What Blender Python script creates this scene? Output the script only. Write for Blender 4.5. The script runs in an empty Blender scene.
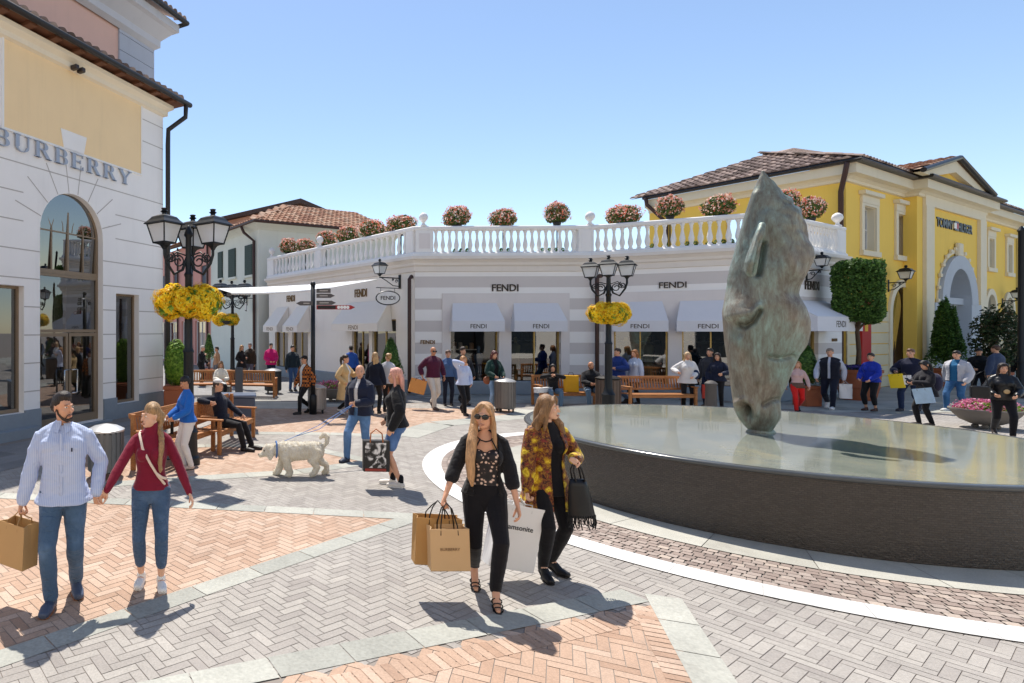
import bpy, math, random
import numpy as np
from math import sin, cos, pi, radians, sqrt, atan2
from mathutils import Vector, Matrix, noise
random.seed(7); RNG = np.random.default_rng(7)
SC = bpy.context.scene; COL = SC.collection
V = Vector
# ---------------------------------------------------------------- camera numbers
F, CX, HY, CH = 594.0, 244.0, 330.0, 2.3
def gp(u, v):                       # ground point under a picture position
    Y = F*CH/(v-HY); return ((u-CX)*Y/F, Y)
def xat(u, Y): return (u-CX)*Y/F
def zat(v, Y): return CH+(HY-v)*Y/F
# ---------------------------------------------------------------- materials
def lin(c):
    if isinstance(c, str):
        c = [int(c[i:i+2], 16)/255 for i in (0, 2, 4)]
    return tuple((x/12.92 if x <= .04045 else ((x+.055)/1.055)**2.4) for x in c)
MATS = {}
class NT:
    def __init__(s, name):
        s.m = bpy.data.materials.new(name); s.m.use_nodes = True
        s.t = s.m.node_tree; s.n = s.t.nodes; s.b = s.n['Principled BSDF']
    def node(s, typ, **k):
        x = s.n.new(typ)
        for a, b in k.items():
            if a.startswith('_'): x.inputs[a[1:].replace('_', ' ')].default_value = b
            else: setattr(x, a, b)
        return x
    def link(s, a, b): s.t.links.new(a, b)
    def coord(s, kind='Object'): return s.node('ShaderNodeTexCoord').outputs[kind]
    def noise(s, co, scale, detail=4, rough=.55, dist=0):
        x = s.node('ShaderNodeTexNoise', _Scale=scale, _Detail=detail, _Roughness=rough, _Distortion=dist)
        s.link(co, x.inputs['Vector']); return x
    def ramp(s, fac, stops, interp='LINEAR'):
        r = s.node('ShaderNodeValToRGB'); r.color_ramp.interpolation = interp
        e = r.color_ramp.elements
        while len(e) < len(stops): e.new(.5)
        for q, (p, c) in zip(e, stops):
            q.position = p; q.color = (*lin(c), 1)
        s.link(fac, r.inputs[0]); return r.outputs[0]
    def mix(s, fac, a, b, mode='MIX'):
        x = s.node('ShaderNodeMix', data_type='RGBA', blend_type=mode)
        for q, k in ((fac, 0), (a, 6), (b, 7)):
            if hasattr(q, 'links'): s.link(q, x.inputs[k])
            else: x.inputs[k].default_value = (*q, 1) if isinstance(q, tuple) else q
        return x.outputs[2]
    def math(s, op, a, b=None, c=None):
        x = s.node('ShaderNodeMath', operation=op)
        for i, q in enumerate((a, b, c)):
            if q is None: continue
            if hasattr(q, 'links'): s.link(q, x.inputs[i])
            else: x.inputs[i].default_value = q
        return x.outputs[0]
    def step(s, x, a, b):
        r = s.node('ShaderNodeMapRange', interpolation_type='SMOOTHSTEP'); s.link(x, r.inputs[0])
        r.inputs[1].default_value = a; r.inputs[2].default_value = b; return r.outputs[0]
    def bump(s, h, strength=.3, dist=.01):
        x = s.node('ShaderNodeBump', _Strength=strength, _Distance=dist)
        s.link(h, x.inputs['Height']); s.link(x.outputs[0], s.b.inputs['Normal']); return x
    def base(s, c):
        if hasattr(c, 'links'): s.link(c, s.b.inputs['Base Color'])
        else: s.b.inputs['Base Color'].default_value = (*c, 1)
    def set(s, **k):
        for a, b in k.items(): s.b.inputs[a.replace('_', ' ')].default_value = b
def mat(name, col, rough=.65, var=.12, scale=6, bump=.15, bs=40, metal=0., spec=.4, sheen=0, dist=.004, coord='Object'):
    if name in MATS: return MATS[name]
    t = NT(name); co = t.coord(coord); c = lin(col)
    n = t.noise(co, scale, 5)
    d = tuple(max(0, x*(1-var)) for x in c); l = tuple(min(1, x*(1+var)) for x in c)
    bc = t.mix(n.outputs[0], d, l)
    if scale <= 3 and not metal:      # walls: faint rain streaks and patches
        mp = t.node('ShaderNodeMapping'); mp.inputs['Scale'].default_value = (1, 1, .09); t.link(co, mp.inputs[0])
        n5 = t.noise(mp.outputs[0], 3.2, 5, .65); n6 = t.noise(co, .6, 4, .6)
        bc = t.mix(t.math('MULTIPLY', t.step(n5.outputs[0], .5, .8), .22), bc, tuple(x*.72 for x in c)); bc = t.mix(t.math('MULTIPLY', t.step(n6.outputs[0], .45, .75), .14), bc, tuple(x*.78 for x in c))
    t.base(bc)
    t.set(Roughness=rough, Metallic=metal, Specular_IOR_Level=spec)
    if sheen: t.set(Sheen_Weight=sheen)
    if bump:
        n2 = t.noise(co, bs, 3); t.bump(n2.outputs[0], bump, dist)
    MATS[name] = t.m; return t.m
def cloth(name, col, rough=.85, var=.12, fold=.5, fs=7, denim=False):
    if name in MATS: return MATS[name]
    t = NT(name); co = t.coord(); c = lin(col)
    n = t.noise(co, fs, 4, .6, .6)
    d = tuple(x*(1-var) for x in c); l = tuple(min(1, x*(1+var)) for x in c)
    b = t.mix(n.outputs[0], d, l)
    if denim:
        n3 = t.noise(co, 4, 3); b = t.mix(t.step(n3.outputs[0], .45, .75), b, tuple(min(1, x*1.5+.03) for x in c))
    t.base(b)
    mp = t.node('ShaderNodeMapping'); mp.inputs['Scale'].default_value = (1, 1, 2.2); t.link(co, mp.inputs[0])
    n2 = t.noise(mp.outputs[0], 9, 3, .55, 1.2)
    w = t.noise(co, 350, 2)
    h = t.math('ADD', t.math('MULTIPLY', n2.outputs[0], 1.0), t.math('MULTIPLY', w.outputs[0], .04))
    t.bump(h, fold, .02); t.set(Roughness=rough, Specular_IOR_Level=.2, Sheen_Weight=.15)
    MATS[name] = t.m; return t.m
# ---------------------------------------------------------------- mesh builder
class MB:
    def __init__(s, M=None): s.v = []; s.f = []; s.M = M or Matrix(); s.uv = {}; s.tone = []; s.mi = []
    def add(s, vs, fs, M=None, mi=0):
        o = len(s.v); T = s.M @ M if M is not None else s.M
        s.v += [tuple(T @ V(p)) for p in vs]
        s.f += [tuple(i+o for i in f) for f in fs]; s.mi += [mi]*len(fs)
        return s
    def quad(s, a, b, c, d, mi=0): return s.add([a, b, c, d], [(0, 1, 2, 3)], mi=mi)
    def box(s, c, d, rz=0, M=None, mi=0, bev=0):
        x, y, z = d[0]/2, d[1]/2, d[2]/2
        T = Matrix.Translation(c) @ (M if M is not None else Matrix.Rotation(rz, 4, 'Z'))
        if bev:
            b = min(bev, x*.49, y*.49, z*.49); vs = []; 
            for sz, e in ((-1, b), (-1, 0), (1, 0), (1, b)):
                zz = sz*z if e == b else sz*(z-b)
                xx, yy = x-e, y-e
                vs += [(-xx+ (b if e == 0 else 0), -yy, zz), (xx-(b if e == 0 else 0), -yy, zz), (xx, -yy+(b if e == 0 else 0), zz), (xx, yy-(b if e == 0 else 0), zz),
                       (xx-(b if e == 0 else 0), yy, zz), (-xx+(b if e == 0 else 0), yy, zz), (-xx, yy-(b if e == 0 else 0), zz), (-xx, -yy+(b if e == 0 else 0), zz)]
            fs = [tuple(range(7, -1, -1)), tuple(range(24, 32))]
            for r in range(3):
                for i in range(8): fs.append((r*8+i, r*8+(i+1) % 8, r*8+8+(i+1) % 8, r*8+8+i))
            return s.add(vs, fs, T, mi)
        vs = [(-x, -y, -z), (x, -y, -z), (x, y, -z), (-x, y, -z), (-x, -y, z), (x, -y, z), (x, y, z), (-x, y, z)]
        return s.add(vs, [(3, 2, 1, 0), (4, 5, 6, 7), (0, 1, 5, 4), (1, 2, 6, 5), (2, 3, 7, 6), (3, 0, 4, 7)], T, mi)
    def bx(s, x0, x1, y0, y1, z0, z1, mi=0, bev=0):
        return s.box(((x0+x1)/2, (y0+y1)/2, (z0+z1)/2), (abs(x1-x0), abs(y1-y0), abs(z1-z0)), mi=mi, bev=bev)
    def lathe(s, prof, c=(0, 0, 0), n=20, M=None, mi=0, sy=1., cap=True):
        vs = []; fs = []; k = len(prof)
        for i in range(n):
            a = 2*pi*i/n
            for r, z in prof: vs.append((c[0]+r*cos(a), c[1]+r*sin(a)*sy, c[2]+z))
        for i in range(n):
            j = (i+1) % n
            for q in range(k-1): fs.append((i*k+q, j*k+q, j*k+q+1, i*k+q+1))
        if cap and prof[0][0] > 1e-6: fs.append(tuple(i*k for i in range(n-1, -1, -1)))
        if cap and prof[-1][0] > 1e-6: fs.append(tuple(i*k+k-1 for i in range(n)))
        return s.add(vs, fs, M, mi)
    def ell(s, c, r, n=16, m=10, M=None, mi=0):
        prof = [(max(1e-7, cos(t)), sin(t)) for t in np.linspace(-pi/2, pi/2, m)]
        T = Matrix.Translation(c) @ (M if M is not None else Matrix()) @ Matrix.Diagonal((*r, 1))
        return s.lathe(prof, n=n, M=T, mi=mi)
    def rings(s, R, mi=0):          # R: list of closed rings of points
        n = len(R[0]); vs = [p for r in R for p in r]; fs = []
        for q in range(len(R)-1):
            for i in range(n):
                j = (i+1) % n; fs.append((q*n+i, q*n+j, q*n+n+j, q*n+n+i))
        fs.append(tuple(range(n-1, -1, -1))); fs.append(tuple((len(R)-1)*n+i for i in range(n)))
        return s.add(vs, fs, mi=mi)
    def tube(s, pts, rad, n=10, up=None, cap=True, mi=0):   # rad: number, list, or list of (rx, ry)
        P = [V(p) for p in pts]
        if not isinstance(rad, (list, tuple)): rad = [rad]*len(P)
        rad = [(r, r) if not isinstance(r, (tuple, list)) else r for r in rad]
        if cap:
            a = (P[0]-P[1]).normalized(); b = (P[-1]-P[-2]).normalized()
            r0, r1 = rad[0], rad[-1]
            P = [P[0]+a*min(r0)*.85, P[0]+a*min(r0)*.55]+P+[P[-1]+b*min(r1)*.55, P[-1]+b*min(r1)*.85]
            rad = [(r0[0]*.45, r0[1]*.45), (r0[0]*.82, r0[1]*.82)]+rad+[(r1[0]*.82, r1[1]*.82), (r1[0]*.45, r1[1]*.45)]
        R = []; u = V(up) if up is not None else None
        for i, p in enumerate(P):
            d = (P[min(i+1, len(P)-1)]-P[max(i-1, 0)]).normalized()
            if u is None: u = V((0, 0, 1)) if abs(d.z) < .9 else V((0, 1, 0))
            w = u-d*u.dot(d)
            w = w.normalized() if w.length > 1e-5 else d.orthogonal().normalized()
            if up is None: u = w
            x = w.cross(d).normalized()
            R.append([tuple(p+x*rad[i][0]*cos(2*pi*k/n)+w*rad[i][1]*sin(2*pi*k/n)) for k in range(n)])
        return s.rings(R, mi)
    def prism(s, poly, y0, y1, mi=0):     # polygon in x,z extruded along y
        n = len(poly); vs = [(x, y0, z) for x, z in poly]+[(x, y1, z) for x, z in poly]
        fs = [tuple(range(n)), tuple(range(2*n-1, n-1, -1))]+[(i, i+n, (i+1) % n+n, (i+1) % n) for i in range(n)]
        return s.add(vs, fs, mi=mi)
    def slab(s, poly, z0, z1, mi=0):
        n = len(poly); vs = [(x, y, z0) for x, y in poly]+[(x, y, z1) for x, y in poly]
        fs = [tuple(range(n-1, -1, -1)), tuple(range(n, 2*n))]+[(i, (i+1) % n, (i+1) % n+n, i+n) for i in range(n)]
        return s.add(vs, fs, mi=mi)
    def mesh(s, name):
        m = bpy.data.meshes.new(name); m.from_pydata(s.v, [], s.f); m.update(); return m
    def build(s, name, m, parent=None, smooth=False, loc=None, rz=None, tone=None):
        me = s.mesh(name)
        for q in (m if isinstance(m, (list, tuple)) else [m]): me.materials.append(q)
        if any(s.mi): me.polygons.foreach_set('material_index', s.mi)
        if smooth: me.polygons.foreach_set('use_smooth', [True]*len(me.polygons))
        if smooth == 'auto': 
            try: me.set_sharp_from_angle(angle=radians(38))
            except Exception: pass
        if tone is not None:
            a = me.attributes.new('tone', 'FLOAT', 'FACE'); a.data.foreach_set('value', list(map(float, tone)))
        return link(name, me, parent, loc, rz)
def link(name, me, parent=None, loc=None, rz=None):
    o = bpy.data.objects.new(name, me); COL.objects.link(o)
    if parent: o.parent = parent
    if loc is not None: o.location = loc
    if rz is not None: o.rotation_euler.z = rz
    return o
def tag(o, label=None, cat=None, group=None, kind=None):
    for k, x in (('label', label), ('category', cat), ('group', group), ('kind', kind)):
        if x: o[k] = x
    return o
def thing(name, label, cat, loc=(0, 0, 0), rz=0, group=None):
    o = link(name, None, None, loc, rz); o.empty_display_size = .2
    return tag(o, label, cat, group)
KIDS = {}
def dup(root, loc, rz=None, label=None, group=None):
    def cp(o, par):
        c = o.copy(); COL.objects.link(c)
        if par: c.parent = par
        for ch in [x for x in bpy.data.objects if x.parent == o]: cp(ch, c)
        return c
    r = cp(root, None); r.location = loc
    if rz is not None: r.rotation_euler.z = rz
    return tag(r, label, None, group)
# a private scene in which modifiers and text are evaluated
TMP = bpy.data.scenes.new('tmp')
def evaluate(ob):
    TMP.collection.objects.link(ob); vl = TMP.view_layers[0]; vl.update()
    me = bpy.data.meshes.new_from_object(ob.evaluated_get(vl.depsgraph))
    TMP.collection.objects.unlink(ob); bpy.data.objects.remove(ob); return me
def remesh(mb, vox, it=3, disp=None, fac=.5, dec=None):
    ob = bpy.data.objects.new('t', mb.mesh('t'))
    r = ob.modifiers.new('r', 'REMESH'); r.mode = 'VOXEL'; r.voxel_size = vox
    if it:
        q = ob.modifiers.new('s', 'SMOOTH'); q.iterations = it; q.factor = fac
    if dec:
        q = ob.modifiers.new('d', 'DECIMATE'); q.ratio = dec
    me = evaluate(ob)
    if disp:
        n = len(me.vertices); co = np.empty(n*3); no = np.empty(n*3)
        me.vertices.foreach_get('co', co); me.vertex_normals.foreach_get('vector', no)
        co = co.reshape(-1, 3); no = no.reshape(-1, 3)
        d = disp(co, no); co = co+(d if d.ndim == 2 else no*d[:, None]); me.vertices.foreach_set('co', co.ravel()); me.update()
    me.polygons.foreach_set('use_smooth', [True]*len(me.polygons))
    return me
def solid(name, mb, m, parent, vox, it=3, disp=None, dec=None):
    me = remesh(mb, vox, it, disp, dec=dec); me.name = name; me.materials.append(m)
    return link(name, me, parent)
def snoise(co, sc, seed=0, oct=3):       # cheap smooth noise on many points
    rg = np.random.default_rng(seed); r = 0; a = 1
    for o in range(oct):
        for k in range(4):
            d = rg.normal(size=3); d *= sc*(1.9**o)*rg.uniform(.7, 1.4)/np.linalg.norm(d)
            r = r+a*np.sin(co@d+rg.uniform(0, 6.28)+1.3*np.sin(co@np.roll(d, 1)*.7))/4
        a *= .5
    return r
def text(s, off=0):
    c = bpy.data.curves.new('t', 'FONT'); c.body = s; c.size = 1; c.extrude = .5; c.offset = off
    c.align_x = 'CENTER'; c.align_y = 'CENTER'; c.resolution_u = 3
    return evaluate(bpy.data.objects.new('t', c))
def text_mb(mb, s, width, c, depth=.02, height=None, off=.012):   # letters standing in local x,z and facing -y
    me = text(s, off)
    vs = np.array([x.co[:] for x in me.vertices]); lo, hi = vs.min(0), vs.max(0)
    k = width/(hi[0]-lo[0]); kz = (height/(hi[1]-lo[1])) if height else k
    vv = [((x-(lo[0]+hi[0])/2)*k+c[0], c[1]-z*depth, (y-(lo[1]+hi[1])/2)*kz+c[2]) for x, y, z in vs]
    mb.add(vv, [tuple(p.vertices) for p in me.polygons]); bpy.data.meshes.remove(me); return mb
# ================================================================ PEOPLE
SKIN = {'a': ('d9a384'), 'b': ('c98e6c'), 'c': ('e2b498'), 'd': ('8a5a40')}
def skin(k):
    n = 'skin_'+k
    if n in MATS: return MATS[n]
    t = NT(n); co = t.coord(); c = lin(SKIN[k])
    nn = t.noise(co, 25, 3); t.base(t.mix(nn.outputs[0], tuple(x*.88 for x in c), tuple(min(1, x*1.08) for x in c)))
    t.set(Roughness=.5, Specular_IOR_Level=.35, Subsurface_Weight=.08, Subsurface_Radius=(.02, .008, .004), Subsurface_Scale=.3)
    MATS[n] = t.m; return t.m
def hairmat(col):
    n = 'hair_'+col
    if n in MATS: return MATS[n]
    t = NT(n); co = t.coord(); c = lin(col)
    mp = t.node('ShaderNodeMapping'); mp.inputs['Scale'].default_value = (1, 1, .07); t.link(co, mp.inputs[0])
    nn = t.noise(mp.outputs[0], 130, 4, .6, .5); n2 = t.noise(mp.outputs[0], 28, 2)
    f = t.math('ADD', t.math('MULTIPLY', nn.outputs[0], .65), t.math('MULTIPLY', n2.outputs[0], .35))
    t.base(t.mix(t.step(f, .3, .7), tuple(x*.5 for x in c), tuple(min(1, x*1.3+.01) for x in c)))
    t.bump(f, .8, .012); t.set(Roughness=.42, Specular_IOR_Level=.4)
    MATS[n] = t.m; return t.m
def ik(a, b, l1, l2, pole):
    d = b-a; L = min(d.length, (l1+l2)*.999); d = d.normalized()
    x = (l1*l1-l2*l2+L*L)/(2*L); h = sqrt(max(0, l1*l1-x*x))
    p = V(pole); p = (p-d*p.dot(d)); p = p.normalized() if p.length > 1e-4 else d.orthogonal()
    return a+d*x+p*h, a+d*L
def hand_prims(mb, w, fd, pn, thumb, curl, s=1., spread=.0):
    fd = fd.normalized(); pn = (pn-fd*pn.dot(fd)).normalized(); sd = thumb*(fd.cross(pn)).normalized()
    mb.tube([w-fd*.02*s, w+fd*.02*s, w+fd*.055*s, w+fd*.088*s], [(.024*s, .020*s), (.032*s, .016*s), (.038*s, .0145*s), (.037*s, .012*s)], 12, up=pn)
    for k, (o, L) in enumerate(((.029, .072), (.0098, .082), (-.0098, .076), (-.028, .06))):
        p = w+fd*.084*s+sd*o*s; d = fd+sd*o*spread*8; pts = [p-d*.01*s, p]; a = 0
        c = curl*(1+.12*k)
        for f, cc in ((.44, .75), (.31, 1.0), (.25, .7)):
            a += c*cc; q = d*cos(a)+pn*sin(a); p = p+q.normalized()*L*f*s; pts.append(p)
        mb.tube(pts, [.0092*s, .0092*s, .0086*s, .008*s, .007*s], 8)
    p0 = w+fd*.022*s+sd*.026*s; d1 = (fd*.62+sd*.62+pn*.35).normalized(); d2 = (fd*.85+sd*(.22-.3*min(1, curl))+pn*(.35+.4*curl)).normalized()
    mb.tube([p0-d1*.012*s, p0, p0+d1*.04*s, p0+d1*.04*s+d2*.03*s, p0+d1*.04*s+d2*.052*s], [.011*s, .0125*s, .0112*s, .0098*s, .0078*s], 8)
TORSO = {'m': [(.80, .09, .085, .005), (.86, .155, .112, .008), (.93, .166, .118, .012), (1.03, .156, .108, .0), (1.13, .152, .106, -.005), (1.25, .172, .118, -.004), (1.34, .182, .116, .004), (1.40, .160, .094, .012), (1.445, .112, .076, .016), (1.475, .072, .062, .015), (1.50, .058, .056, .014)],
         'f': [(.80, .09, .085, .008), (.86, .166, .114, .014), (.93, .168, .118, .014), (1.01, .140, .098, .0), (1.09, .120, .088, -.004), (1.18, .132, .094, -.002), (1.28, .148, .100, .002), (1.34, .150, .094, .008), (1.40, .128, .078, .014), (1.44, .085, .064, .016), (1.47, .056, .054, .015), (1.50, .047, .048, .014)]}
def human(name_label, loc, rz, h=1.75, sex='m', lean=0., tilt=0., feet=None, hands=None, head=(0, 0), sit=False, top=None, bottom=None,
          shoes='3a302a', hair=('short', '2a1c14'), sk='a', hero=False, group=None, over=None, hip=None, heel=(0, 0), ftyaw=(0, 0), curl=(.5, .5), palm=None, extras=None, bulk=1., poles=None, vest=False, face=True, glasses=False, beard=None):
    S = h/1.75; root = thing('person', name_label, 'person', loc, rz, group)
    vb = (.0052 if hero else .0105)/1; vc = .0065 if hero else .011
    pz = .93 if not sit else .50
    feet = feet or ((-.10, -.02), (.10, .02)); fz = [.085+x for x in heel]
    hx, hy, hz = hip if hip else ((feet[0][0]+feet[1][0])/2 if not sit else 0, (feet[0][1]+feet[1][1])/2 if not sit else 0, None)
    if hz is None:
        hz = pz
        if not sit:
            for (fx, fy), zz, sg in zip(feet, fz, (-1, 1)):
                d2 = (fx-hx-sg*.085)**2+(fy-hy)**2
                hz = min(hz, zz+sqrt(max(.01, .838**2-d2)))
    P = V((hx, hy, hz)); RM = Matrix.Rotation(lean, 3, 'X') @ Matrix.Rotation(tilt, 3, 'Y')
    def T(x, y, z): return P+RM @ V((x, y, z-.93))
    m = sex == 'm'; hipj = [P+V((sg*.088, 0, -.03)) for sg in (-1, 1)]
    sw = (.178 if m else .150)*(bulk if bulk > 1 else 1); shj = [T(sg*sw, .012, 1.385) for sg in (-1, 1)]
    leg = []
    for i, sg in enumerate((-1, 1)):
        a = V((feet[i][0], feet[i][1], fz[i])); k, a2 = ik(hipj[i], a, .425, .42, (sg*.12+ (0 if not sit else sg*.1), -1, .0 if not sit else .9)); leg.append((hipj[i], k, a2))
    hands = hands or ((-.27, -.05, .82), (.27, -.05, .82)); arm = []
    for i, sg in enumerate((-1, 1)):
        w = V(hands[i]); pl = (sg*.55, .8, -.15) if not poles else poles[i]; e, w2 = ik(shj[i], w, .285, .255, pl); arm.append((shj[i], e, w2))
    # --- head frame
    nb = T(0, .012, 1.49); hy_, hp_ = head
    HR = Matrix.Rotation(hy_, 3, 'Z') @ Matrix.Rotation(hp_, 3, 'X'); hc = nb+V((0, -.028+lean*-.0, .0))+RM @ V((0, 0, .135))
    def H(x, y, z): return hc+HR @ V((x, y, z))
    H4 = Matrix.Translation(hc) @ HR.to_4x4()
    def torso(mb, loose, z0=None, z1=1.52, flare=0, cut=None):
        R = []; src = TORSO[sex]; zs = [r[0] for r in src]
        def at(z):
            z = max(zs[0], min(zs[-1], z)); return [float(np.interp(z, zs, [r[k] for r in src])) for k in (1, 2, 3)]
        lo = z0 if z0 is not None else .80
        L = [z for z in zs if z > lo+.02 and z < z1-.015]
        L = [lo]+([.88] if lo < .8 else [])+L+[z1]
        for z in L:
            rx, ry, cy = at(max(z, .9) if z0 is not None and z < .93 else z)
            if z0 is not None and z < .95: rx += flare*(.95-z); ry += flare*(.95-z)*.8; 
            k = loose*(1 if z < 1.36 else .7 if z < 1.42 else .45); rx = rx*bulk+k; ry = ry*bulk+k
            ring = []
            for q in range(20):
                a = 2*pi*q/20; c_, s_ = cos(a), sin(a); e = .86
                ring.append(tuple(T(rx*abs(c_)**e*(1 if c_ > 0 else -1), cy+ry*abs(s_)**e*(1 if s_ > 0 else -1), z) if (z >= .88 or not sit) else T(rx*c_, cy+ry*s_, .88)))
            R.append(ring)
        mb.rings(R)
        if z1 > 1.46:
            for sg in (-1, 1): mb.tube([T(sg*.03, .018, 1.455), T(sg*sw*.55, .016, 1.43), T(sg*sw*.92, .012, 1.392)], [.044+loose*.3, .042+loose*.4, .043+loose*.5], 10)
        if not m and z1 > 1.3:
            for sg in (-1, 1): mb.ell(T(sg*.066, -.073, 1.265), (.062+loose*.8, .058+loose*.8, .062+loose))
        elif m and hero and z1 > 1.3:
            for sg in (-1, 1): mb.ell(T(sg*.075, -.07, 1.31), (.085+loose, .05+loose, .07+loose))
    def armtube(mb, i, loose, end=1., cuff=0):
        a, e, w = arm[i]; g = 1 if m else .86
        pts = [a+(V((-.03 if i == 0 else .03, 0, .0))*-1), a, a.lerp(e, .35), a.lerp(e, .75), e, e.lerp(w, .3), e.lerp(w, .65), w]
        r = [.040*g, .047*g, .048*g, .043*g, .039*g, .040*g, .034*g, .026*g]
        if end < 1:
            tot = 2.; n = max(3, int(round(end*7))+1); pts = pts[:n]; r = r[:n]
        mb.tube(pts, [x+loose*(.45, .55, .8, 1, 1, 1, .95, .85)[q] for q, x in enumerate(r)], 12)
    def legtube(mb, i, loose, end=1., tight=1.):
        hj, k, a = leg[i]; g = 1 if m else 1.0
        pts = [hj+V((0, 0, .02)), hj.lerp(k, .3), hj.lerp(k, .7), k, k.lerp(a, .3), k.lerp(a, .65), a]
        r = [.092*g, .082*g, .064*g, .054, .057, .046, .036]
        n = max(3, int(round(end*6))+1)
        mb.tube(pts[:n], [x*tight+loose*(.8, .7, .65, .8, .6, .7, .95)[q] for q, x in enumerate(r[:n])], 14)
    # --- body: one continuous skin
    b = MB(); torso(b, -.012)
    for i in (0, 1):
        armtube(b, i, -.003); legtube(b, i, -.008)
        a, e, w = arm[i]; fd = (w-e).normalized(); pn = V(palm[i]) if palm else V((.9 if i == 0 else -.9, -.1, 0))
        hand_prims(b, w, fd if not isinstance(curl[i], tuple) else V(curl[i][1]), pn, -1 if i == 0 else 1, curl[i] if not isinstance(curl[i], tuple) else curl[i][0])
        A = leg[i][2]; fy = ftyaw[i]; fdv = V((sin(fy), -cos(fy), 0))
        b.tube([A+V((0, 0, 0)), A-V((0, 0, .03))+fdv*.02, V((A.x, A.y, max(.03, A.z-.055-heel[i]*.9)))+fdv*.1, V((A.x, A.y, max(.022, .025)))+fdv*.15], [.034, .034, .03, .018], 10)
    b.tube([T(0, .016, 1.44), nb+V((0, -.004, .0)), H(0, .018, -.04)], [.056 if m else .047, .052 if m else .043, .050 if m else .044], 12)
    b.ell(H(0, .012, .03), (.073, .092, .086)); b.ell(H(0, -.02, -.035), (.059, .066, .08)); b.ell(H(0, -.056, -.088), (.03, .027, .024))
    b.ell(H(0, -.028, -.072), (.05 if m else .044, .05, .04))
    b.tube([H(0, -.081, .012), H(0, -.090, -.012), H(0, -.097, -.033)], [.008, .0095, .012], 8)
    b.ell(H(0, -.084, -.072), (.021, .011, .012)); b.tube([H(-.04, -.066, .018), H(-.015, -.082, .018), H(.015, -.082, .018), H(.04, -.066, .018)], .0085, 8)
    for sg in (-1, 1):
        b.ell(H(sg*.075, .012, -.01), (.009, .017, .029)); b.ell(H(sg*.036, -.058, -.03), (.022, .022, .02))
    solid('body', b, skin(sk), root, vb, 3 if hero else 2)
    if face:
        for sg in (-1, 1):
            e = MB(); e.ell(H(sg*.03, -.0705, .001), (.0135, .0075, .0065), 10, 8); eo = e.build('eye', mat('eye_white', 'e8e2da', .3, 0, bump=0), root, True)
            e = MB(); e.ell(H(sg*.03, -.0755, .001), (.0062, .004, .0062), 10, 6); e.build('iris', mat('iris', '2a1a10', .2, 0, bump=0), eo, True)
            e = MB(); e.tube([H(sg*.014, -.083, .017), H(sg*.03, -.081, .0215), H(sg*.046, -.068, .018)], [.003, .0034, .002], 6)
            e.build('eyebrow', hairmat(hair[1] if hair[0] not in ('bald',) else '6a5a50') if hair[1] not in ('e0a868',) else hairmat('8a6440'), root, True)
        e = MB(); e.tube([H(-.024, -.083, -.071), H(-.008, -.0925, -.0665), H(.008, -.0925, -.0665), H(.024, -.083, -.071)], [.002, .0042, .0042, .002], 8)
        e.tube([H(-.02, -.084, -.075), H(0, -.0925, -.0785), H(.02, -.084, -.075)], [.002, .0052, .002], 8); e.build('lips', mat('lips', 'b4685c' if not m else 'a8705e', .45, .05, bump=0), root, True)
    if beard:
        e = MB(); R = .004
        for sg in (-1, 1): e.tube([H(sg*.071, -.005, -.02), H(sg*.066, -.018, -.055), H(sg*.048, -.05, -.092), H(sg*.02, -.076, -.112)], [.007, .009, .012, .013], 10)
        e.tube([H(-.02, -.074, -.106), H(.02, -.074, -.106)], [.013, .013], 10); e.ell(H(0, -.076, -.098), (.024, .013, .016))
        for sg in (-1, 1): e.tube([H(sg*.004, -.094, -.056), H(sg*.024, -.086, -.062), H(sg*.034, -.074, -.085)], [.004, .0045, .006], 8)
        solid('beard', e, hairmat(beard), root, .0045, 2)
    if glasses:
        e = MB()
        for sg in (-1, 1): e.tube([H(sg*.03-.001, -.098, -.003), H(sg*.03+.001, -.0985, -.003)], .001, 6); e.ell(H(sg*.032, -.09, -.003), (.029, .009, .024), 14, 10)
        e.tube([H(-.012, -.096, .006), H(.012, -.096, .006)], .004, 6)
        for sg in (-1, 1): e.tube([H(sg*.058, -.08, .006), H(sg*.078, .01, .004)], .0035, 6)
        e.build('sunglasses', mat('lens_dark', '0c0b0c', .12, 0, bump=0, spec=.6), root, True)
    # --- hair
    st, hcol = hair[0], hair[1]
    if st != 'bald':
        b = MB(); fine = .006 if hero else .011
        b.ell(H(0, .02, .044), (.080, .097, .085) if not (hero and m) else (.0785, .095, .081), 20, 14)
        if st == 'short': b.ell(H(0, -.004, .082), (.064, .078, .05)); b.ell(H(0, .05, .0), (.072, .058, .065))
        elif st == 'crop': b.ell(H(0, .05, .01), (.074, .062, .06))
        elif st in ('bun', 'tail', 'braid'):
            b.ell(H(0, .05, .0), (.072, .062, .07))
            for sg in (-1, 1): b.ell(H(sg*.046, .004, .066), (.034, .066, .044))
            if st == 'bun': b.ell(H(0, .105, .075), (.045, .045, .045))
            if st == 'tail': b.tube([H(0, .1, .05), H(0, .15, .03), H(0, .16, -.06), H(0, .14, -.17), H(0, .13, -.24)], [.022, .034, .036, .026, .01], 10)
        else:
            L = {'bob': .17, 'long': .30, 'vlong': .52}[st]; ds = V((0, 0, -1))
            b.tube([H(0, .06, .03), H(0, .085, -.05), H(0, .09, -.05)+ds*.06, H(0, .10, -.05)+ds*(L-.06), H(0, .105, -.05)+ds*(L+.03)], [(.070, .045), (.072, .042), (.074, .04), (.075, .036), (.05, .016)] if hero else [(.074, .046), (.078, .042), (.084, .04), (.085, .036), (.06, .018)], 14, up=HR @ V((0, 1, 0)))
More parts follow.
